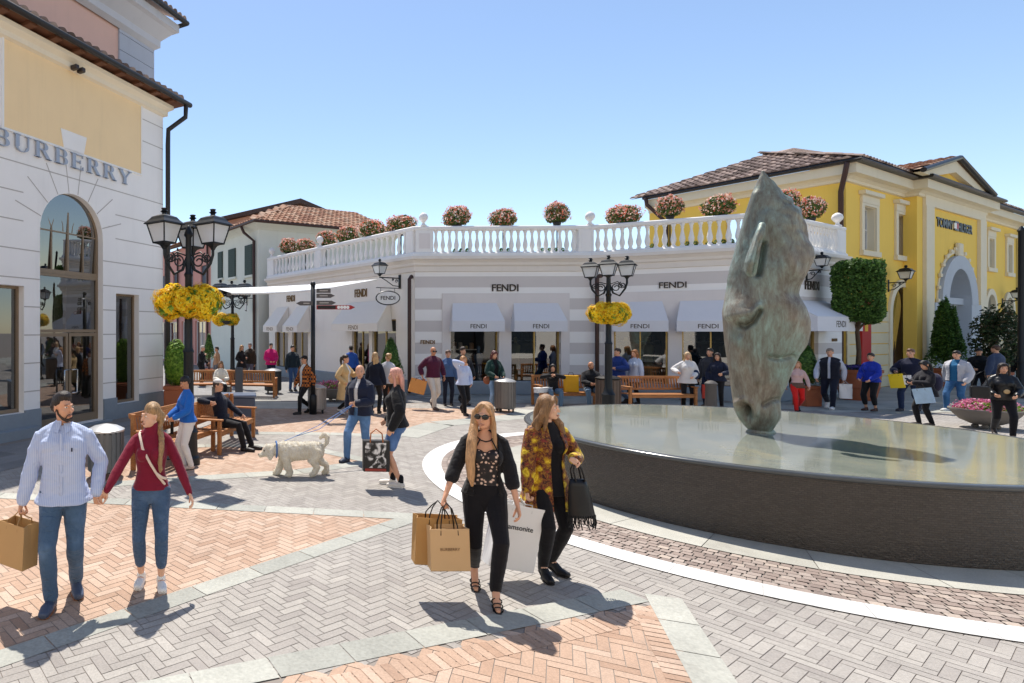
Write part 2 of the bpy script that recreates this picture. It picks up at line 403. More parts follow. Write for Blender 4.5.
            for sg in (-1, 1):
                b.tube([H(sg*.015, -.052, .105), H(sg*.055, -.06, .07), H(sg*.076, -.035, .01), H(sg*.082, -.01, -.06), H(sg*.088, .0, -.06)+ds*(L*.5), H(sg*.085, .012, -.06)+ds*(L*.92)], [.012, .017, .017, .022, .024, .010], 10)
        if extras and 'hair' in extras: extras['hair'](b, H, T)
        wav = (lambda co, no: snoise(co*np.array([1, 1, .22]), 90, 3, 2)*(.0035 if hero else .004)+snoise(co, 30, 5, 1)*.003)
        solid('hair', b, hairmat(hcol), root, fine, 2, wav)
    if extras and 'head' in extras: extras['head'](root, H, H4)
    # --- clothes
    def wr(amp, seed):
        def f(co, no): 
            q = co*np.array([1, 1, 1.6]); return amp*(snoise(q, 17, seed, 3)+.5*np.abs(snoise(q, 34, seed+9, 2)))
        return f
    sd = int(abs(loc[0]*97+loc[1]*31)) % 1000
    if bottom:
        kind, mt, loose = bottom[0], bottom[1], bottom[2]; end = bottom[3] if len(bottom) > 3 else .97
        b = MB(); torso(b, min(loose*.4, .008) if kind != 'skinny' else loose*.6, None, 1.02)
        for i in (0, 1):
            if kind == 'shorts': legtube(b, i, loose, .34)
            elif kind == 'skinny': legtube(b, i, loose, 1 if end > .9 else end, 1.)
            else: legtube(b, i, loose, 1.)
        if kind == 'shorts': nm = 'shorts'
        else: nm = 'trousers'
        solid(nm, b, mt, root, vc, 3, wr(.0022 if kind == 'skinny' else .004, sd))
    def toplayer(spec, nm):
        mt = spec['m']; loose = spec.get('loose', .012); b = MB()
        torso(b, loose, spec.get('hem', .92), spec.get('neck', 1.5), spec.get('flare', .32))
        sl = spec.get('sleeve', 1.)
        if sl:
            for i in (0, 1): armtube(b, i, loose+.002 if spec.get('fit') else loose+.006, sl)
        if spec.get('collar'): b.tube([T(0, .016, 1.46), T(0, .014, 1.50), T(0, .008, 1.50+spec['collar'])], [(.078, .07), (.066, .062), (.062, .058)], 14, up=(0, 1, 0))
        if spec.get('hood'): b.ell(T(0, .085, 1.46), (.11, .06, .07))
        me = remesh(b, vc, 3, wr(spec.get('wr', .0045), sd+5)); me.name = nm
        if spec.get('open'):
            import bmesh
            bm = bmesh.new(); bm.from_mesh(me); w = spec['open']; inv = RM.inverted(); sk_ = spec.get('shift', 0)
            kill = []
            for fc in bm.faces:
                c = inv @ (fc.calc_center_median()-P); z = c.z+.93
                ww = w*(.35+.65*min(1, max(0, (z-.75)/.65))) if not spec.get('even') else w
                if abs(c.x-sk_) < ww and c.y < -.02 and not any(((fc.calc_center_median()-a[2]).length < .09 or (fc.calc_center_median()-a[1].lerp(a[2], .5)).length < .12) for a in arm): kill.append(fc)
            bmesh.ops.delete(bm, geom=kill, context='FACES'); bm.to_mesh(me); bm.free()
        me.materials.append(mt); o = link(nm, me, root)
        if spec.get('open'):
            q = o.modifiers.new('thickness', 'SOLIDIFY'); q.thickness = .006; q.offset = -1
        return o
    if top: toplayer(top, top.get('name', 'top'))
    if over: toplayer(over, over.get('name', 'jacket'))
    if shoes:
        boot = isinstance(shoes, tuple); col = shoes[0] if boot else shoes; kindb = shoes[1] if boot else 'shoe'
        for i in (0, 1):
            A = leg[i][2]; fy = ftyaw[i]; d = V((sin(fy), -cos(fy), 0)); g = 1 if m else .88; b = MB(); zt = heel[i]
            back = V((A.x, A.y, A.z-.042))-d*.04*g; ball = V((A.x, A.y, .044))+d*.115*g; toe = V((A.x, A.y, .036))+d*.2*g
            if zt > .02: ball = V((A.x, A.y, .044))+d*.10*g; toe = ball+d*.085*g-V((0, 0, .008))
            b.tube([back, A-V((0, 0, .05))+d*.04*g, ball, toe], [(.040*g, .042*g), (.044*g, .046*g), (.053*g, .042*g), (.044*g, .031*g)], 12, up=(0, 0, 1))
            b.tube([A+V((0, 0, .0 if kindb != 'boot' else .10)), A-V((0, 0, .05))-d*.01], [.049*g if kindb != 'boot' else .056*g, .05*g], 12)
            so = solid('shoe' if kindb != 'boot' else 'boot', b, mat('shoe_'+col, col, .5, .1, 30, .1, 80), root, .007 if hero else .01, 2)
            b = MB(); 
            s1 = [back-V((0, 0, .036*g)), ball-V((0, 0, .032)), toe-V((0, 0, .024))]
            b.tube([s1[0], (s1[0]+s1[1])/2, s1[1], s1[2]], [(.041*g, .013), (.042*g, .013), (.053*g, .013), (.042*g, .011)], 12, up=(0, 0, 1))
            b.build('sole', mat('sole_'+(shoes[2] if boot and len(shoes) > 2 else 'dark'), {'dark': '2a2624', 'white': 'e6e4e0', 'brown': '8a5a3c'}[shoes[2] if boot and len(shoes) > 2 else 'dark'], .7), so, True)
    info = dict(root=root, T=T, H=H, arm=arm, leg=leg, P=P, H4=H4, hc=hc)
    if extras and 'more' in extras: extras['more'](root, info)
    root.scale = (S, S, S)
    return info
# ================================================================ GROUND
def inpoly(x, y, poly):
    r = np.zeros(len(x), bool); n = len(poly)
    for i in range(n):
        x0, y0 = poly[i]; x1, y1 = poly[(i+1) % n]
        c = ((y0 > y) != (y1 > y)) & (x < (x1-x0)*(y-y0)/((y1-y0) if y1 != y0 else 1e-9)+x0); r ^= c
    return r
def tonemat(name, stops, rough=.75, bump=.25, bs=70, fine=.35, spec=.3):
    t = NT(name); at = t.node('ShaderNodeAttribute', attribute_name='tone'); co = t.coord()
    c = t.ramp(at.outputs['Fac'], stops)
    n = t.noise(co, 3.5, 5, .65); n2 = t.noise(co, bs, 3); n4 = t.noise(co, .45, 3)
    g = t.math('ADD', t.math('MULTIPLY', n.outputs[0], fine), t.math('MULTIPLY', n2.outputs[0], .5))
    g = t.math('ADD', g, t.math('MULTIPLY', n4.outputs[0], .45))
    g = t.math('ADD', g, .36-fine/2+.02)
    k = t.node('ShaderNodeCombineColor'); [t.link(g, k.inputs[i]) for i in range(3)]
    vo = t.node('ShaderNodeTexVoronoi', _Scale=1.7); t.link(co, vo.inputs['Vector']); n7 = t.noise(co, 1.1, 5, .7)
    c = t.mix(t.math('MULTIPLY', t.math('LESS_THAN', vo.outputs['Distance'], .022), .45), c, lin('5c5650')); c = t.mix(t.math('MULTIPLY', t.step(n7.outputs[0], .56, .72), .22), c, lin('7a7068'))
    t.base(t.mix(1., c, k.outputs[0], 'MULTIPLY')); t.bump(n2.outputs[0], bump, .004)
    t.set(Roughness=rough, Specular_IOR_Level=spec); return t.m
FC = V((7.6, 8.73)); FR = 3.11
m_grey = tonemat('grey_paver', [(0, '9c958f'), (.5, 'a7a19a'), (1, 'b2aca4')])
m_terra = tonemat('terracotta_paver', [(0, 'b0907a'), (.45, 'bea08a'), (1, 'ccb29e')])
m_slab = tonemat('border_stone', [(0, 'a0a098'), (.5, 'adada4'), (1, 'bab9af')], bs=40)
m_white = tonemat('white_stone', [(0, 'dcdad6'), (1, 'eceae6')], bs=120)
m_cob = tonemat('cobble_stone', [(0, '8a7b73'), (.4, 'a08f85'), (.75, 'b0a298'), (1, 'beaea0')])
m_street = tonemat('street_stone', [(0, '848280'), (1, '979593')])
m_step = tonemat('step_stone', [(0, 'aeaca2'), (1, 'c2c0b6')])
m_mortar = mat('mortar', '8a8179', .9, .12, 3, .3, 60)
g = MB()
xs = [-400, -30, -8, 0, 8, 16, 30, 60, 400]; ys = [-60, -5, 3, 8, 14, 20, 40, 80, 700]
for i in range(len(xs)-1):
    for j in range(len(ys)-1): g.quad((xs[i], ys[j], 0), (xs[i+1], ys[j], 0), (xs[i+1], ys[j+1], 0), (xs[i], ys[j+1], 0))
tag(g.build('ground', m_mortar), kind='structure')
def herring(polys, holes, w, n, ang, z, seed, gap=.0028):
    rg = np.random.default_rng(seed); allp = np.array([p for q in polys for p in q]); c, s = cos(ang), sin(ang)
    R = np.array([[c, s], [-s, c]]); q = allp@R.T; lo = np.floor(q.min(0)/w).astype(int)-n; hi = np.ceil(q.max(0)/w).astype(int)+n
    X, Y = np.meshgrid(np.arange(lo[0], hi[0]), np.arange(lo[1], hi[1])); X = X.ravel(); Y = Y.ravel(); k = (X-Y) % (2*n)
    a = k == 0; b = k == 2*n-1
    x0 = np.r_[X[a], X[b]]*w; y0 = np.r_[Y[a], Y[b]]*w; dx = np.r_[np.full(a.sum(), n), np.full(b.sum(), 1)]*w; dy = np.r_[np.full(a.sum(), 1), np.full(b.sum(), n)]*w
    cx, cy = x0+dx/2, y0+dy/2; wx, wy = cx*c-cy*s, cx*s+cy*c
    keep = np.zeros(len(wx), bool)
    for p in polys: keep |= inpoly(wx, wy, p)
    for p in holes: keep &= ~inpoly(wx, wy, p)
    keep &= np.hypot(wx-FC[0], wy-FC[1]) > 4.6
    x0, y0, dx, dy = x0[keep], y0[keep], dx[keep], dy[keep]; N = len(x0); m = MB()
    cs = [(gap, gap), (dx-gap, gap), (dx-gap, dy-gap), (gap, dy-gap)]; vs = np.zeros((N, 4, 3))
    for i, (ax, ay) in enumerate(cs):
        lx, ly = x0+ax, y0+ay; vs[:, i, 0] = lx*c-ly*s; vs[:, i, 1] = lx*s+ly*c; vs[:, i, 2] = z+rg.uniform(-.0008, .0008, N)
    m.v = [tuple(p) for p in vs.reshape(-1, 3)]; m.f = [(4*i, 4*i+1, 4*i+2, 4*i+3) for i in range(N)]; m.mi = [0]*N
    return m, np.clip(rg.normal(.5, .24, N), 0, 1)
def P(*a): return [gp(u, v) for u, v in a]
T1 = [(-8, 9.0), (-3.38, 8.23), (2.1, 7.3), (-1.43, 4.37), (-4.6, 1.75), (-8, 1.75)]
a2 = V((3.45, 5.02)); l2 = V((-.945, -.326)); r2 = V((-.40, -.917))
T2 = [tuple(a2), tuple(a2+l2*9), tuple(a2+l2*9+V((2, -3))), tuple(a2+r2*5)]
T3 = P((60, 452), (205, 446), (300, 446), (372, 462), (300, 472), (190, 479), (90, 486))
T4 = P((225, 433), (330, 434), (402, 436.5), (440, 424), (520, 416.5), (530, 410), (400, 408), (300, 405.5), (225, 410))
T5 = [(a2.x+3.0, .5), (a2.x+2.6, 1.8), (a2.x+5.5, 2.9), (a2.x+9, 3.2), (a2.x+9, .5)]
plaza = [(-9, 1.0), (16, 1.0), (30, 8), (30, 16), (17.3, 16.4), (11.5, 18.4), (7, 18.6), (4, 18.4), (-1.2, 17.9), (-3.5, 13.6), (-9, 5)]
TT = [T1, T2, T3, T4]
m, t = herring([plaza], TT, .080, 3, radians(33), .004, 1); tag(m.build('grey_paving', m_grey, tone=t), kind='structure')
for i, (p, ang) in enumerate(((T1, 40), (T2, 62), (T3, 40), (T4, 25))):
    m, t = herring([p], [], .080, 3, radians(ang), .004, 5+i); tag(m.build('terracotta_paving', m_terra, tone=t), kind='structure')
def strip(m, tone, pts, w, L=.75, z=.008, side=0, rg=np.random.default_rng(3)):
    for a, b in zip(pts[:-1], pts[1:]):
        a, b = V(a), V(b); d = b-a; n = max(1, round(d.length/L)); d /= n; pr = V((-d.y, d.x)).normalized()*w
        for i in range(n):
            p, q = a+d*i, a+d*(i+1); e = d.normalized()*.005
            o0, o1 = pr*(side-.5), pr*(side+.5)
            m.quad((*(p+e+o0), z), (*(q-e+o0), z), (*(q-e+o1), z), (*(p+e+o1), z)); tone.append(rg.uniform())
m = MB(); tn = []
strip(m, tn, [(-4.6, 1.75), (-1.43, 4.37), (2.18, 7.36)], .23, .72, .008, .0)
strip(m, tn, [(2.1, 7.3), (-3.38, 8.23), (-8, 9.0)], .26, .6, .009, 0)
pp = T3
strip(m, tn, [T3[-1], T3[5], T3[4], T3[3]], .3, .8, .008, 0); strip(m, tn, [T3[3], T3[2], T3[1], T3[0]], .3, .8, .009, 0)
strip(m, tn, [T4[0], T4[1], T4[2]], .34, .8, .008, 0); strip(m, tn, [T4[2], T4[3], T4[4], T4[5]], .7, .9, .009, 0)
strip(m, tn, [tuple(a2+V((-.06, .12))), tuple(a2+l2*9+V((-.06, .12)))], .25, .55, .008, -.0)
strip(m, tn, [tuple(a2+V((.16, .10))), tuple(a2+r2*5+V((.16, .10)))], .27, .5, .009, 0)
sm, stn = MB(), []
strip(sm, stn, [tuple(a2+V((-.02, -.16))), tuple(a2+l2*9+V((.08, -.24)))], .2, .075, .0065, 0); strip(sm, stn, [tuple(a2+V((-.13, -.12))), tuple(a2+r2*5+V((-.13, -.06)))], .2, .075, .0072, 0); tag(sm.build('terracotta_edge', m_terra, tone=stn), kind='structure')
tag(m.build('stone_border', m_slab, tone=tn), kind='structure')
# street of dark slabs, pale kerb strips, pavement along the facades
def slabs(name, polys, w, l, ang, z, mt, seed, ht=None):
    rg = np.random.default_rng(seed); m = MB(); tn = []; allp = np.array([p for q in polys for p in q]); c, s = cos(ang), sin(ang)
    q = allp@np.array([[c, s], [-s, c]]).T; lo, hi = q.min(0), q.max(0); j = 0
    y = lo[1]
    while y < hi[1]:
        x = lo[0]-(l/2 if j % 2 else 0); j += 1
        while x < hi[0]:
            cx, cy = x+l/2, y+w/2; wx, wy = cx*c-cy*s, cx*s+cy*c
            if any(inpoly(np.array([wx]), np.array([wy]), p)[0] for p in polys):
                pts = [(x+.004, y+.004), (x+l-.004, y+.004), (x+l-.004, y+w-.004), (x+.004, y+w-.004)]
                m.add([(a*c-b*s, a*s+b*c, z) for a, b in pts], [(0, 1, 2, 3)]); tn.append(rg.uniform())
            x += l
        y += w
    return tag(m.build(name, mt, tone=tn), kind='structure')
slabs('street', [[(-2.0, 18.5), (4.5, 18.7), (7, 18.9), (5.4, 21.3), (2.5, 26), (-.2, 31), (-8, 45), (-14, 42), (-5, 27), (-2.4, 21)]], .3, .6, radians(5), .006, m_street, 4)
slabs('pavement', [[(7, 18.6), (11.5, 18.4), (17.3, 16.4), (30, 16), (60, 30), (60, 44), (22, 22.4), (16.3, 18.6), (12.2, 21), (6, 21.2)]], .4, .8, radians(8), .006, m_slab, 6)
slabs('kerb_strip', [P((198, 400), (400, 404.5), (400, 407.5), (198, 409))], .4, .9, 0, .012, m_step, 8)
slabs('side_pavement', [[(-6.6, 9.0), (-2.0, 16.9), (-1.1, 16.6), (-2.2, 14.2), (-4.2, 9.2), (-8, 7), (-10, 5), (-10, 8)]], .45, .9, radians(59.5), .010, m_street, 9)
def ringmesh(name, r0, r1, n, z, mt, seed, gap=.006):
    rg = np.random.default_rng(seed); m = MB(); tn = []
    for i in range(n):
        for k in range(4):
            a0 = 2*pi*(i+k/4)/n+(gap/r0 if k == 0 else 0); a1 = 2*pi*(i+(k+1)/4)/n
            if k == 0: tv = rg.uniform()
            m.quad(*[(FC.x+r*cos(a), FC.y+r*sin(a), z) for r, a in ((r0, a0), (r1, a0), (r1, a1), (r0, a1))]); tn.append(tv)
    return tag(m.build(name, mt, tone=tn), kind='structure')
ringmesh('stone_ring', 4.46, 4.77, 44, .014, m_white, 2, .003)
ringmesh('step_ring', 3.0, 3.71, 26, .016, m_step, 3)
m = MB(); tn = []; rg = np.random.default_rng(11); nA = 250
for i in range(nA):
    for j in range(8):
        r0 = 3.715+j*.0935; a = 2*pi*(i+.5*(j % 2)+.25*sin(j*1.3))/nA; da = 2*pi/nA*.46; dr = .043
        q = [(r0+.047+sr*dr*rg.uniform(.86, 1.04), a+sa*da*rg.uniform(.84, 1.04)) for sr, sa in ((-1, -1), (1, -1), (1, 1), (-1, 1))]
        zz = .012+rg.uniform(-.002, .002)
        m.quad(*[(FC.x+r*cos(b), FC.y+r*sin(b), zz) for r, b in q]); tn.append(np.clip(rg.normal(.5, .28), 0, 1))
tag(m.build('cobble_ring', m_cob, tone=tn), kind='structure')
# ================================================================ FOUNTAIN BASIN
fo = thing('fountain_basin', 'round dark mosaic basin with a wet grey stone top, carrying the big bronze head', 'fountain', (FC.x, FC.y, 0))
t = NT('wet_mosaic'); co = t.coord()
mp = t.node('ShaderNodeMapping'); mp.inputs['Scale'].default_value = (1, 1, 1); t.link(co, mp.inputs[0])
sx = t.node('ShaderNodeSeparateXYZ'); t.link(co, sx.inputs[0])
an = t.math('MULTIPLY', t.math('ARCTAN2', sx.outputs[1], sx.outputs[0]), 3.11)
cb = t.node('ShaderNodeCombineXYZ'); t.link(an, cb.inputs[0]); t.link(sx.outputs[2], cb.inputs[1])
br = t.node('ShaderNodeTexBrick', _Scale=1., _Color1=(*lin('352e29'), 1), _Color2=(*lin('433b35'), 1), _Mortar=(*lin('2a2522'), 1), _Mortar_Size=.002, _Brick_Width=.045, _Row_Height=.022)
t.link(cb.outputs[0], br.inputs['Vector'])
n = t.noise(cb.outputs[0], 2.2, 4); n2 = t.noise(cb.outputs[0], 34, 3, .6, .8)
t.base(t.mix(t.math('MULTIPLY', n.outputs[0], .5), br.outputs['Color'], lin('4c433a')))
h = t.math('ADD', t.math('MULTIPLY', br.outputs['Fac'], -.4), t.math('MULTIPLY', n2.outputs[0], 1.3)); t.bump(h, .8, .012)
t.set(Roughness=.16, Specular_IOR_Level=.6); m_mosaic = t.m
w = MB(); w.lathe([(FR-.02, .017), (FR, .02), (FR, .765), (FR-.05, .768)], n=160, cap=False); w.build('wall', m_mosaic, fo, 'auto')
t = NT('wet_stone_top'); co = t.coord(); n = t.noise(co, 1.1, 6, .65, .8); n2 = t.noise(co, 9, 5, .6); n3 = t.noise(co, 5.0, 3, .5, .5)
f = t.math('ADD', t.math('MULTIPLY', n.outputs[0], .7), t.math('MULTIPLY', n2.outputs[0], .3))
t.base(t.ramp(f, [(.3, '6f756d'), (.5, '868a80'), (.7, '9a967f')]))
t.bump(n3.outputs[0], .03, .012); t.set(Roughness=.06, Specular_IOR_Level=.5); m_top = t.m
w = MB(); w.lathe([(FR+.005, .80), (FR+.005, .82), (FR-.3, .8195), (1.2, .8185), (.01, .818)], n=160)
to = w.build('top_slab', m_top, fo, 'auto')
w = MB(); w.lathe([(FR-.06, .766), (FR+.03, .768), (FR+.045, .785), (FR+.045, .802), (FR+.03, .818), (FR+.004, .8235), (FR-.03, .8245), (FR-.05, .8215)], n=160, cap=False)
w.build('rim', mat('rim_stone', '4a4c4c', .2, .15, 8, .1, spec=.6), fo, True)
# ================================================================ BRONZE HEAD
HD = 8.62; hx0 = xat(762, HD)
L_ = [(762.5, 170), (758.4, 177.4), (749.2, 201), (741, 227.7), (733.8, 252.3), (728.7, 270.7), (723.6, 297.4), (721.5, 311), (722, 323), (724, 347), (728.5, 373.4), (731, 393), (733, 408.6), (738.4, 419.6), (745.5, 428.3), (751.6, 432)]
R_ = [(763.5, 170), (767.7, 176.4), (772.8, 184.6), (780, 193.8), (790.2, 203), (797.4, 211.3), (801.5, 221.5), (805.6, 231.8), (806.6, 242), (811.7, 250.2), (812.4, 258.4), (808.7, 266.6), (802.5, 279), (798.4, 287), (796.6, 295.3), (803.2, 307.6), (807.6, 320.7), (808, 331.7), (804.3, 345), (796.6, 356), (791, 369), (784.5, 386.6), (779, 397.6), (780, 410.8), (779.8, 416), (774.5, 425), (770.3, 432)]
ROT = -.22; rc, rs = cos(ROT), sin(ROT)          # turn of the head's long plane away from the x axis
kx = F/HD; per = hx0/HD                          # picture shift per metre of depth (negative y pulls outward)
def zz(v): return CH+(HY-v)/kx
m = MB(); vs_ = np.linspace(170.6, 431.8, 96); Lu = np.interp(vs_, [p[1] for p in L_], [p[0] for p in L_]); Ru = np.interp(vs_, [p[1] for p in R_], [p[0] for p in R_])
tk = [(170, .03), (180, .09), (200, .19), (230, .30), (260, .36), (290, .37), (320, .36), (345, .32), (370, .265), (395, .235), (412, .235), (424, .20), (432, .14)]
Rg = []
for v, a, b in zip(vs_, Lu, Ru):
    half = max(.5, (b-a)/2)/kx; bb = float(np.interp(v, [p[0] for p in tk], [p[1] for p in tk])); bb = min(bb, half*.62+.01)
    # ellipse with half axes (A, bb) turned by ROT; choose A so that its outline seen from the camera is `half`
    s1 = rc+per*(-rs)*-1*-1; s1 = rc-per*rs; s2 = -rs-per*rc
    A = sqrt(max(.0004, half*half-(s2*bb)**2))/abs(s1)
    cx = ((a+b)/2-CX)/kx; z = zz(v); ring = []
    for q in range(48):
        t_ = 2*pi*q/48; c_, s_ = cos(t_), sin(t_)
        lx = A*c_; ly = bb*abs(s_)**.85*(1 if s_ > 0 else -1)*(1+.10*c_)
        ring.append((cx+lx*rc-ly*rs, HD+lx*rs+ly*rc, z))
    Rg.append(ring)
m.rings(Rg)
def hp(u, v, out):                       # point on the camera side of the head
    z = zz(v); d = V((.66, .75, 0)); bb = float(np.interp(v, [p[0] for p in tk], [p[1] for p in tk]))
    y = HD-out*bb; return V(((u-CX)*y/F, y, CH+(HY-v)*y/F))
# ear, brow and eye, cheek bone, nostril rim, mouth
m.tube([hp(751, 273, .85), hp(751, 263, .98), hp(756, 246, 1.05), hp(760.5, 232, 1.08), hp(762.5, 224, 1.06)], [(.06, .06), (.075, .075), (.05, .06), (.03, .045), (.012, .02)], 12)
def hdisp(co, no):
    d = .003*snoise(co*np.array([1, 1, .5]), 6, 4, 3)+.0028*snoise(co*np.array([1, 1, .35]), 34, 6, 2)
    U = CX+F*co[:, 0]/co[:, 1]; W_ = HY+F*(CH-co[:, 2])/co[:, 1]
    vw = np.clip(-(no[:, 0]*.66+no[:, 1]*.75)*2.2, 0, 1)
    def g(u, v, su, sv, rot=0):
        c, s = cos(rot), sin(rot); a, b = (U-u)*c+(W_-v)*s, -(U-u)*s+(W_-v)*c; return np.exp(-(a/su)**2-(b/sv)**2)
    def line(pts, w):
        r = np.full(len(U), 1e9)
        for (x0, y0), (x1, y1) in zip(pts[:-1], pts[1:]):
            t = np.clip(((U-x0)*(x1-x0)+(W_-y0)*(y1-y0))/((x1-x0)**2+(y1-y0)**2), 0, 1); r = np.minimum(r, (U-x0-t*(x1-x0))**2+(W_-y0-t*(y1-y0))**2)
        return np.exp(-r/(w*w))
    e = .05*g(737, 309, 13, 9, -.15)+.04*g(747, 316, 10, 6, -.3)+.028*line([(729, 317), (740, 314.5), (752, 312), (760, 306)], 4)-.10*line([(738, 325), (745, 326.5), (753, 322), (760, 311)], 2.4)
    e += .045*g(786, 328, 24, 30)-.05*line([(770, 357), (780, 359), (792, 356)], 2.6)+.03*line([(742, 340), (752, 356), (758, 380)], 5)-.03*g(752, 362, 9, 18)
    e += .05*line([(738, 403), (744, 400), (751, 404), (754, 414)], 3.4)-.2*g(746.5, 411.5, 5.6, 8.5, -.35)-.05*line([(780, 399), (772, 401), (764, 405)], 2.2)+.035*g(768, 417, 10, 8)
    e += +.045*line([(749, 271), (752, 258), (757, 243), (762, 226)], 3.5)-.13*line([(757.5, 272), (760, 258), (762.5, 244)], 3.8)-.03*g(775, 250, 12, 22)+.03*line([(768, 215), (785, 245), (796, 272)], 6)-.045*g(797, 292, 10, 12)-.02*g(742, 285, 8, 14)
    e += .03*line([(730, 280), (741, 240), (756, 195)], 5)
    top = np.clip((co[:, 2]-3.2)/.9, 0, 1)*np.clip((co[:, 0]-hx0)/.2, 0, 1)
    return d+e*vw+top*.045*snoise(co, 13, 8, 3)
me = remesh(m, .0105, 2, hdisp); me.name = 'horse_head'
t = NT('verdigris_bronze'); co = t.coord(); mp = t.node('ShaderNodeMapping'); mp.inputs['Scale'].default_value = (1, 1, .28); t.link(co, mp.inputs[0])
n = t.noise(mp.outputs[0], 3.2, 7, .68, .9); n2 = t.noise(mp.outputs[0], 22, 5, .7, .6); n3 = t.noise(co, 1.3, 3)
f = t.math('ADD', t.math('MULTIPLY', n.outputs[0], .62), t.math('MULTIPLY', n2.outputs[0], .38))
c1 = t.ramp(f, [(.28, '453a30'), (.40, '6c685c'), (.5, '7f877c'), (.6, '8fa59b'), (.78, 'b4c6bc')])
c2 = t.ramp(f, [(.3, '49382f'), (.5, '85796a'), (.7, 'a8aea2')])
t.base(t.mix(t.step(n3.outputs[0], .4, .62), c1, c2)); t.bump(t.math('ADD', n2.outputs[0], t.math('MULTIPLY', n.outputs[0], .6)), .4, .02)
t.set(Roughness=.5, Metallic=.25, Specular_IOR_Level=.5); me.materials.append(t.m)
ho = link('horse_head_sculpture', me); tag(ho, 'huge green-brown bronze horse head standing on its nose on the round basin', 'sculpture')
w = MB(); w.lathe([(.19, .816), (.19, .824), (.12, .90), (.02, .92)], c=(xat(761, HD), HD, 0), n=30, sy=.7); o = w.build('foot_plate', t.m, None, True); o.parent = ho
# ================================================================ BUILDING TOOLS
class Fr:                    # a facade line on plan: local x along it, y into the building, z up
    def __init__(s, a, b=None, d=None, L=None):
        s.a = V(a); s.d = (V(b)-s.a if b is not None else V(d)); s.L = L or s.d.length; s.d.normalize()
        s.n = V((-s.d.y, s.d.x)); s.M = Matrix.Translation((*s.a, 0)) @ Matrix.Rotation(atan2(s.d.y, s.d.x), 4, 'Z')
    def s(f, u):
        k = (u-CX)/F; return (k*f.a.y-f.a.x)/(f.d.x-k*f.d.y)
    def z(f, u, v): return zat(v, f.a.y+f.s(u)*f.d.y)
    def rect(f, u0, u1, u, vt, vb=None): return f.s(u0), f.s(u1), (f.z(u, vb) if vb else 0), f.z(u, vt)
    def mb(f): return MB(f.M)
    def w(f, x, y, z=0): return f.M @ V((x, y, z))
def bw(mb, name, m, root, smooth=False, parent=None):
    o = mb.build(name, m, None, smooth); return adopt(o, root, parent)
def adopt(o, root, parent=None):
    p = parent or root; o.parent = p
    if not parent: o.matrix_parent_inverse = Matrix.Translation(-root.location)
    return o
def arcpts(x0, x1, zs, rise, n=20): return [((x0+x1)/2-(x1-x0)/2*cos(pi*i/n), zs+rise*sin(pi*i/n)) for i in range(n+1)]
def wall(mb, x0, x1, z0, z1, holes, dep=.25, y=0., back=True):      # holes: (x0, x1, z0, z1, rise of arch)
    hs = [h if len(h) == 5 else (*h, 0) for h in holes]
    xs = sorted({x0, x1, *[q for h in hs for q in h[:2]]}); zs = sorted({z0, z1, *[q for h in hs for q in h[2:4]]})
    for i in range(len(xs)-1):
        for j in range(len(zs)-1):
            cx, cz = (xs[i]+xs[i+1])/2, (zs[j]+zs[j+1])/2
            if cx < x0 or cx > x1 or cz < z0 or cz > z1 or any(h[0] < cx < h[1] and h[2] < cz < h[3] for h in hs): continue
            mb.quad((xs[i], y, zs[j]), (xs[i+1], y, zs[j]), (xs[i+1], y, zs[j+1]), (xs[i], y, zs[j+1]))
    for a, b, c, d, r in hs:
        if r:
            A = arcpts(a, b, d-r, r)
            for p, q in zip(A[:-1], A[1:]):
                mb.quad((p[0], y, p[1]), (q[0], y, q[1]), (q[0], y, d), (p[0], y, d)); mb.quad((p[0], y, p[1]), (p[0], y+dep, p[1]), (q[0], y+dep, q[1]), (q[0], y, q[1]))
        else: mb.quad((a, y, d), (a, y+dep, d), (b, y+dep, d), (b, y, d))
        e = d-r
        mb.quad((a, y, c), (a, y+dep, c), (a, y+dep, e), (a, y, e)); mb.quad((b, y, e), (b, y+dep, e), (b, y+dep, c), (b, y, c))
        mb.quad((a, y, c), (b, y, c), (b, y+dep, c), (a, y+dep, c))
    return mb
def sweep(mb, path, prof, close=False):    # path: plan points, outside to the right; prof: (out, z) from bottom to top
    P_ = [V(p) for p in path]; n = len(P_); off = []
    for i in range(n):
        d0 = (P_[i]-P_[i-1]).normalized() if i else None; d1 = (P_[i+1]-P_[i]).normalized() if i < n-1 else None
        if d0 is None: d0 = d1
        if d1 is None: d1 = d0
        o0, o1 = V((d0.y, -d0.x)), V((d1.y, -d1.x)); m = (o0+o1).normalized(); off.append(m/max(.3, m.dot(o0)))
    k = len(prof); vs = []; fs = []
    for p, o in zip(P_, off):
        for a, z in prof: vs.append((p.x+o.x*a, p.y+o.y*a, z))
    for i in range(n-1):
        for j in range(k-1): fs.append((i*k+j, (i+1)*k+j, (i+1)*k+j+1, i*k+j+1))
    fs += [tuple(range(k)), tuple(range((n-1)*k+k-1, (n-1)*k-1, -1))]
    mb.add(vs, fs); return mb
